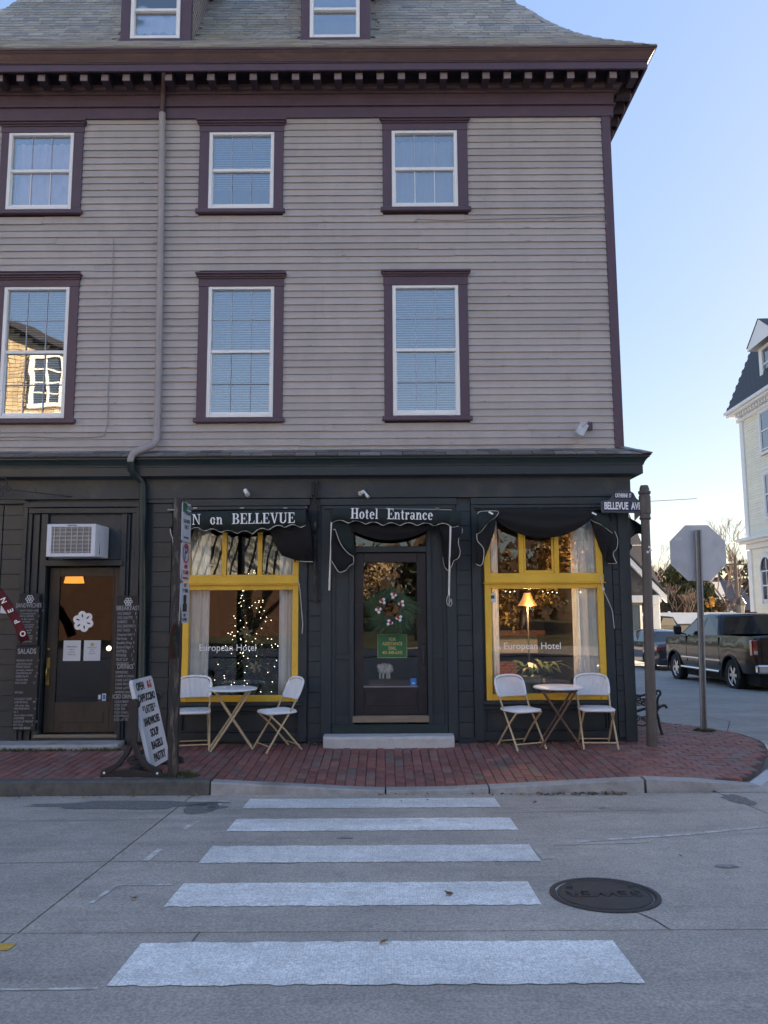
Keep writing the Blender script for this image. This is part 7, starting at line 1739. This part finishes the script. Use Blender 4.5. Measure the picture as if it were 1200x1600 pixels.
for s, xe in ((1, ex), (-1, gx0_)):
    q = MB(); d = Vector((px_-xe, 0, pz_-ez)).normalized(); n_ = Vector((-d.z*s*-1, 0, abs(d.x)))
    p0, p1 = Vector((xe+s*.15, 0, ez-.15)), Vector((px_, 0, pz_)); w_ = .34
    dn = Vector((0, 0, -w_)); q.add([p0+Vector((0, yy-.1, 0)), p1+Vector((0, yy-.1, 0)), p1+dn+Vector((0, yy-.1, 0)), p0+dn+Vector((0, yy-.1, 0)), p0+Vector((0, yy+.09, 0)), p1+Vector((0, yy+.09, 0)), p1+dn+Vector((0, yy+.09, 0)), p0+dn+Vector((0, yy+.09, 0))], [(0, 3, 2, 1), (4, 5, 6, 7), (0, 1, 5, 4), (3, 7, 6, 2), (0, 4, 7, 3)]); q.build('rake_board', M['wtrim'], sh_)
    q = MB(); q.quad((xe+s*.2, yy-.15, ez-.12), (px_, yy-.15, pz_+.06), (px_, yy+6, pz_+.06), (xe+s*.2, yy+6, ez-.12)); o = q.build('roof', M['roofgrey'], sh_); o.modifiers.new('s', 'SOLIDIFY').thickness = .06
q = MB(); hx_, hz_ = P(982, 800, yy+3); ex2, ez2 = P(1038, 930, yy+3)
q.add([(hx_-6, yy+3, ez2), (ex2, yy+3, ez2), (hx_, yy+3.01, hz_), (hx_, yy+9, hz_), (ex2, yy+9, ez2), (hx_-3, yy+3.01, hz_), (hx_-3, yy+9, hz_)], [(0, 1, 2, 5), (1, 4, 3, 2), (5, 2, 3, 6)]); q.build('main_roof', M['roofgrey'], sh_)
pzt, pzb = PZ(930, yy, 1030), PZ(941, yy, 1030)
MB().box(gx0_, ex-.1, yy-.05, yy+2.5, pzb, pzt).build('porch_beam', M['wtrim'], sh_, .02); MB().box(PX(1018, 935, yy), ex-.2, yy-.1, yy+.3, pzt-.45, pzt-.0).build('porch_cap', M['wtrim'], sh_, .04)
for px in (1026, 965): x = PX(px, 950, yy); MB().box(x-.16, x+.16, yy, yy+.32, -.95, pzb).build('porch_post', M['wtrim'], sh_, .02)
MB().box(gx0_, PX(1003, 950, yy+2.6), yy+2.6, yy+2.9, -.95, pzb).build('wall', M['shing'], sh_)
q = MB(); xa_, xb_ = PX(984, 950, yy+2.5), PX(1003, 950, yy+2.5); zz0, zz1 = -.5, pzb-.15; q.box(xa_-.1, xa_, yy+2.5, yy+2.6, zz0, zz1).box(xb_-.1, xb_, yy+2.5, yy+2.6, zz0, zz1).box(xa_, xb_-.1, yy+2.5, yy+2.6, zz0, zz0+.1); wn_ = q.build('window', M['wtrim'], sh_); MB().box(xa_, xb_-.1, yy+2.56, yy+2.59, zz0+.1, zz1).build('pane', M['hglass'], wn_)

# far grey house
gh = thing('grey_house', 'distant grey house with a dark blue grey roof behind the trees', 'house', (30, 62, -1)); yy = 62.
x0_, x1_ = PX(1092, 930, yy), PX(1150, 930, yy); rz0, rz1 = PZ(950, yy, 1120), PZ(905, yy, 1120)
MB().box(x0_+.4, x1_, yy+.4, yy+8, -1, rz0).build('wall', M['shing'], gh); q = MB(); q.add([(x0_, yy, rz0-.2), (x1_+2, yy, rz0-.2), (x1_+2, yy+4, rz1), (x0_+1.2, yy+4, rz1), (x0_, yy+8, rz0-.2), (x1_+2, yy+8, rz0-.2)], [(0, 1, 2, 3), (0, 3, 4), (3, 2, 5, 4)]); q.build('roof', M['roofgrey'], gh)
q = MB(); x = PX(1116, 900, yy-1); q.add([(x-.45, yy-1, PZ(912, yy-1)), (x+.5, yy-1, PZ(912, yy-1)), (x+1.1, yy-1, PZ(942, yy-1)), (x+.5, yy-1, PZ(945, yy-1))], [(0, 1, 2, 3)]); q.build('gable_end', M['wtrim'], gh); MB().box(x+.1, x+.55, yy-.5, yy, PZ(905, yy), PZ(893, yy)).build('chimney', M['wtrim'], gh)

# ================================================================== TREES
M['bark'] = paint('grey bark', (.12, .095, .08), .9, .25, 6, .5, 20); M['twigwarm'] = paint('pale twigs', (.28, .20, .15), .9, .2, 5); M['evergreen'] = paint('olive evergreen', (.045, .055, .018), .8, .3, 1.2, rnd=.45, island=True, hue=[(.02, .03, .012), (.06, .065, .02), (.035, .045, .015), (.09, .085, .025), (.025, .035, .015)])
M['brush'] = paint('brown winter brush', (.10, .06, .04), .9, .3, 2, rnd=.4, island=True, hue=[(.10, .06, .04), (.06, .04, .03), (.14, .09, .06)]); M['gold_leaf'] = paint('golden autumn leaves', (.48, .24, .05), .7, .2, 2, rnd=.4, island=True, hue=[(.52, .26, .05), (.40, .17, .03), (.60, .36, .07), (.30, .14, .04)])
M['tan_leaf'] = paint('tan winter leaves', (.42, .30, .18), .8, .2, 2, rnd=.4, island=True, hue=[(.42, .30, .18), (.5, .36, .2), (.30, .2, .12)])
def bare_tree(label, x, y, z0, h, seed, mat='bark', spread=.55, trunk=.16, depth=6, nm='bare_tree'):
    t = thing(nm, label, 'tree', (x, y, z0)); rn = random.Random(seed); segs = []
    def grow(p, d, L_, r, k):
        q = p+d*L_; m_ = p.lerp(q, .5)+Vector((rn.uniform(-1, 1), rn.uniform(-1, 1), 0))*L_*.05; segs.append((k, [p, m_, q], [r, r*.85, r*.7]))
        if k == 0: return
        for _ in range(3 if rn.random() < .55 else 2):
            nd_ = (d+Vector((rn.uniform(-1, 1), rn.uniform(-1, 1), rn.uniform(-.15, .7)))*spread).normalized(); grow(q, nd_, L_*rn.uniform(.62, .86), r*.62, k-1)
    grow(Vector((x, y, z0)), Vector((rn.uniform(-.05, .05), 0, 1)).normalized(), h*.26, trunk, depth)
    a, b = MB(), MB()
    for k, p, r in segs: (a if k >= depth-1 else b).tube(p, [max(.012, v) for v in r], 6 if k >= depth-2 else 3, cap=False)
    a.build('trunk', M['bark'], t, kind='stuff'); b.build('crown', M[mat], t, kind='stuff'); return t
def leafy_tree(label, x, y, z0, h, w_, seed, mat, n=5000, leaf=.12, nm='evergreen_tree', trunk=.2, base=.15):
    t = thing(nm, label, 'tree', (x, y, z0)); rn = random.Random(seed); MB().tube([(x, y, z0), (x+.1, y, z0+h*.4), (x, y, z0+h*.85)], [trunk, trunk*.7, trunk*.2], 8).build('trunk', M['bark'], t)
    cl = []
    for k in range(34):
        v = rn.random(); a = rn.uniform(0, 6.28); rr_ = w_/2*(.35+.65*math.sin(math.pi*min(.95, .15+v*.85)))*rn.random()**.4; cl.append((Vector((x+rr_*math.cos(a), y+rr_*math.sin(a), z0+h*(base+(1-base)*v))), w_*rn.uniform(.10, .2)))
    q = MB()
    for k in range(n):
        c, r = rn.choice(cl); d = Vector((rn.gauss(0, 1), rn.gauss(0, 1), rn.gauss(0, 1))).normalized(); p = c+d*r*rn.uniform(.5, 1.1); s = Vector((rn.gauss(0, 1), rn.gauss(0, 1), rn.gauss(0, 1))).normalized()*leaf*rn.uniform(.5, 1.1); u = s.cross(d).normalized()*leaf*.5
        q.add([p-s*.5-u*.6, p+s*.5-u*.6, p+s*.4+u*.6, p-s*.3+u*.6], [(0, 1, 2, 3)])
    q.build('crown', M[mat], t, kind='stuff'); return t
def at(px, py, y): return P(px, py, y)[0]
g_ = -.95
for k, (px, top, yy, w_, lab) in enumerate(((1048, 893, 54, 2.6, 'left lobe of the olive evergreen mass beyond the fence'), (1066, 893, 55, 3.2, 'tallest bushy evergreen right behind the left edge of the stop sign'), (1090, 900, 56, 3.4, 'broad dark evergreen below the stop sign plate'), (1106, 915, 54, 1.8, 'narrow dark evergreen just right of the stop sign post'))):
    zt_ = PZ(top, yy, px); leafy_tree(lab, at(px, 930, yy), yy, g_, zt_-g_, w_, 40+k, 'evergreen', 5200, .20, base=.1)
for k, (px, top, yy, w_, lab) in enumerate(((1040, 925, 52.5, 1.8, 'low brown winter shrub at the left end of the fence'), (1062, 932, 52.4, 1.6, 'low brown shrub in front of the evergreens'), (1076, 928, 52.6, 1.6, 'russet shrub left of the sign post'), (1110, 934, 52.2, 1.1, 'small golden cone shaped shrub right of the sign post'), (1134, 930, 53, 1.8, 'rusty brown shrub near the utility pole'), (1124, 945, 53, 1.6, 'low dark shrub below the grey roof'))):
    zt_ = PZ(top, yy, px); leafy_tree(lab, at(px, 930, yy), yy, g_, zt_-g_, w_, 60+k, 'brush' if k != 3 else 'gold_leaf', 1500, .14, nm='shrub', base=.02, trunk=.05)
for k, (px, top, yy, mat, lab) in enumerate(((1024, 838, 60, 'twigwarm', 'tall bare tree rising just right of the street name post'), (1046, 868, 64, 'twigwarm', 'bare tree between the name post and the stop sign'), (1118, 880, 66, 'twigwarm', 'bare tree under the right side of the stop sign'), (1134, 830, 58, 'twigwarm', 'tall bare tree at the left edge of the yellow house'), (1150, 808, 56, 'twigwarm', 'tallest bare tree partly hidden by the yellow house'), (1056, 905, 51.6, 'twigwarm', 'small pale multi stemmed bare tree in front of the evergreens'), (1072, 910, 51.6, 'twigwarm', 'small pale bare tree beside the stop sign post'))):
    zt_ = PZ(top, yy, px); bare_tree(lab, at(px, 930, yy), yy, g_, (zt_-g_)*1.02, 80+k, mat, .6, .14 if k < 5 else .07, 6 if k < 5 else 5)
# hazy line of woods on the skyline
wd = MB(); rn = random.Random(5)
for k in range(9000):
    x = rn.uniform(-60, 160); y = rn.uniform(120, 150); z = GZ+rn.random()**1.4*(7.5+2*math.sin(x*.13)+1.2*math.sin(x*.51)); s = rn.uniform(.5, 1.2); a = rn.uniform(0, 3.1)
    wd.add([(x-s*math.cos(a), y, z), (x+s*math.cos(a), y, z), (x+rn.uniform(-.4, .4), y, z+s*1.3)], [(0, 1, 2)])
o = wd.build('distant_woods', M['brush'], kind='stuff'); o['label'] = 'distant brown winter woods along the skyline'; o['category'] = 'woods'

# pale houses added outside the frame to bounce warm sunlight onto the facade
M['palehouse'] = paint('pale sun bounce wall', (.80, .72, .58), .7, .05, 2)
def terrace(label, x0, x1, yf, h, n, fl):
    t = thing('sun_bounce_house', label, 'house', ((x0+x1)/2, yf-5, 0)); MB().box(x0, x1, yf-10, yf, 0, h).build('wall', M['palehouse'], t); MB().prism([(x0-.5, h), (x1+.5, h), (x1-3, h+2.8), (x0+3, h+2.8)], lambda u, v, w_: (u, w_, v), yf-10.5, yf+.5).build('roof', M['hroof'], t); MB().box(x0-.4, x1+.4, yf+.01, yf+.45, h-.4, h-.01).build('cornice', M['wtrim'], t)
    for k in range(n):
        for j in range(fl):
            a = lerp(x0, x1, (k+.5)/n)-.55; z = 1.2+j*3.1
            wo = MB().box(a-.15, a+1.25, yf+.005, yf+.07, z-.15, z+1.95).build('window', M['wtrim'], t); MB().box(a, a+1.1, yf+.071, yf+.09, z, z+1.8).build('pane', M['hglass'], wo)
    return t
terrace('wide pale cream house added unseen at the far right to bounce sunlight', 31, 60, -17, 12, 8, 3)
terrace('pale house added unseen at the far left to bounce sunlight', -66, -35, -24, 11, 8, 3)
# ================================================================== ACROSS THE STREET (seen only mirrored in the glass)
M['warmshingle'] = paint('honey wall shingles', (.50, .40, .26), .8, .15, 3, .3, 20, rnd=.18, island=True); M['oppstripe'] = paint('pale ribbed roof', (.50, .50, .42), .6, .05, 4)
M['darkbrick'] = paint('dark brick wall', (.09, .045, .03), .8, .3, 3, .3, 20)
oh = thing('opposite_house', 'sunlit honey shingled gabled house across the street mirrored in the upper left window', 'house', (-20, -28, 0)); yy = -26.
def obx(mb, *a): return mb.box(*a)
MB().box(-34, -12.3, yy-10, yy, 6.4, 10.4).build('wall', M['warmshingle'], oh); MB().box(-34, -12.3, yy-10, yy, 0, 6.395).build('wall', M['darkbrick'], oh)
q = MB(); q.prism([(-34, 10.4), (-12.3, 10.4), (-13.0, 12.6), (-22.5, 16.8), (-34, 16.8)], lambda u, v, w_: (u, w_, v), yy-10, yy); q.build('gable_wall', M['warmshingle'], oh)
q = MB(); z = 6.5
while z < 16.6:
    xr_ = -12.3 if z < 10.4 else (lerp(-12.3, -13, (z-10.4)/2.2) if z < 12.6 else lerp(-13, -22.5, (z-12.6)/4.2)); x = -30.
    while x < xr_-.2: q.add([(x, yy+.05, z), (x+.26, yy+.05, z), (x+.26, yy+.008, z+.22), (x, yy+.008, z+.22)], [(3, 2, 1, 0)]); x += .28
    z += .2
q.build('shingles', M['warmshingle'], oh, kind='stuff')
q = MB()
for (x0_, z0_), (x1_, z1_) in (((-12.1, 10.2), (-12.8, 12.7)), ((-12.8, 12.7), (-22.6, 17.1)), ((-22.6, 17.1), (-34, 17.1))): q.add([(x0_, yy+.5, z0_), (x1_, yy+.5, z1_), (x1_, yy-10.2, z1_), (x0_, yy-10.2, z0_), (x0_, yy+.5, z0_+.35), (x1_, yy+.5, z1_+.35), (x1_, yy-10.2, z1_+.35), (x0_, yy-10.2, z0_+.35)], [(0, 1, 2, 3), (7, 6, 5, 4), (0, 4, 5, 1), (1, 5, 6, 2), (3, 7, 4, 0)])
q.build('roof', M['hroof'], oh, kind='stuff'); MB().box(-34, -12.0, yy+.05, yy+.7, 10.1, 10.6).build('cornice', M['wtrim'], oh)
for (x0_, z0_, w_, h_) in ((-16.6, 11.2, 1.2, 2.2), (-20.6, 11.4, 1.2, 2.4), (-16.6, 7, 1.2, 2.2), (-20.5, 7, 1.2, 2.2), (-24.5, 7, 1.2, 2.2), (-14, 3.6, 1.3, 2.2), (-18, 3.6, 1.3, 2.2), (-22, 3.6, 1.3, 2.2), (-26, 3.6, 1.3, 2.2)):
    q = MB(); q.box(x0_-.2, x0_, yy+.02, yy+.16, z0_, z0_+h_).box(x0_+w_, x0_+w_+.2, yy+.02, yy+.16, z0_, z0_+h_).box(x0_-.25, x0_+w_+.25, yy+.02, yy+.18, z0_+h_, z0_+h_+.3).box(x0_-.25, x0_+w_+.25, yy+.02, yy+.2, z0_-.2, z0_).box(x0_+w_/2-.04, x0_+w_/2+.04, yy+.02, yy+.14, z0_, z0_+h_)
    for k in (1, 2, 3): q.box(x0_, x0_+w_, yy+.02, yy+.13, z0_+h_*k/4-.035, z0_+h_*k/4+.035)
    wo = q.build('window', M['wtrim'], oh); MB().box(x0_, x0_+w_, yy+.06, yy+.08, z0_, z0_+h_).build('pane', M['hglass'], wo)
sb = thing('opposite_shed', 'low pale ribbed roof building across the street mirrored in the christmas tree window', 'building', (-6, -32, 0)); yy = -30.
MB().box(-11, -4.6, yy-8, yy, 0, 3.2).build('wall', M['darkbrick'], sb); q = MB()
for k in range(16):
    x = -11.3+k*.44; q.add([(x, yy+.4, 3.1), (x+.3, yy+.4, 3.1), (x+.3-1.0*0, yy-4, 6.6), (x, yy-4, 6.6), (x, yy+.4, 3.2), (x+.3, yy+.4, 3.2), (x+.3, yy-4, 6.7), (x, yy-4, 6.7)], [(4, 5, 6, 7), (0, 1, 5, 4), (1, 2, 6, 5), (3, 0, 4, 7)])
q.build('roof_ribs', M['oppstripe'], sb, kind='stuff'); q = MB(); q.quad((-11.4, yy+.4, 3.08), (-4.3, yy+.4, 3.08), (-4.3, yy-4, 6.58), (-11.4, yy-4, 6.58)).build('roof', M['hroof'], sb); MB().box(-4.9, -4.2, yy-3, yy-2.2, 3, 7.8).build('chimney', M['black'], sb)
for k, (x, y, h_, w_, mat, lab) in enumerate(((-13.5, -40, 7.5, 7, 'tan_leaf', 'sunlit tan tree across the street left of the ribbed roof'), (-2.5, -42, 7.0, 6, 'tan_leaf', 'sunlit tan tree across the street right of the ribbed roof'), (7.2, -31, 10.5, 7.5, 'gold_leaf', 'golden autumn tree across the street mirrored in the right window'), (3.4, -33, 5.2, 4.5, 'evergreen', 'dark bushy evergreen across the street'), (13.5, -30, 6.5, 6, 'evergreen', 'dark evergreen at the right across the street'), (17, -40, 12, 8, 'brush', 'brown leafed tree at the far right across the street'))):
    leafy_tree(lab, x, y, 0, h_, w_, 200+k, mat, 6500, .22, nm='street_tree', base=.12)
for k, (x, y, h_, lab) in enumerate(((1.5, -24, 12, 'dark bare street tree across the street facing the hotel door'), (9.8, -24, 13, 'wide dark bare street tree across the street facing the right window'), (13.5, -26, 12, 'dark bare street tree furthest right across the street'), (4.9, -27, 11, 'dark bare street tree between the other two across the street'), (-1.8, -36, 9, 'small dark bare tree across the street behind the ribbed roof'))):
    bare_tree(lab, x, y, 0, h_, 300+k, 'bark', .62, .22, 6, nm='street_tree')
wd = MB(); rn = random.Random(6)
for k in range(9000):
    x = rn.uniform(-90, 90); y = rn.uniform(-75, -60); z = rn.random()**1.3*(7+2*math.sin(x*.17)+1.5*math.sin(x*.43)); s = rn.uniform(.4, 1.); a = rn.uniform(0, 3.1)
    wd.add([(x-s*math.cos(a), y, z), (x+s*math.cos(a), y, z), (x, y, z+s*1.3)], [(0, 1, 2)])
o = wd.build('street_hedge', M['brush'], kind='stuff'); o['label'] = 'line of brown trees far across the street seen only mirrored in the glass'; o['category'] = 'woods'
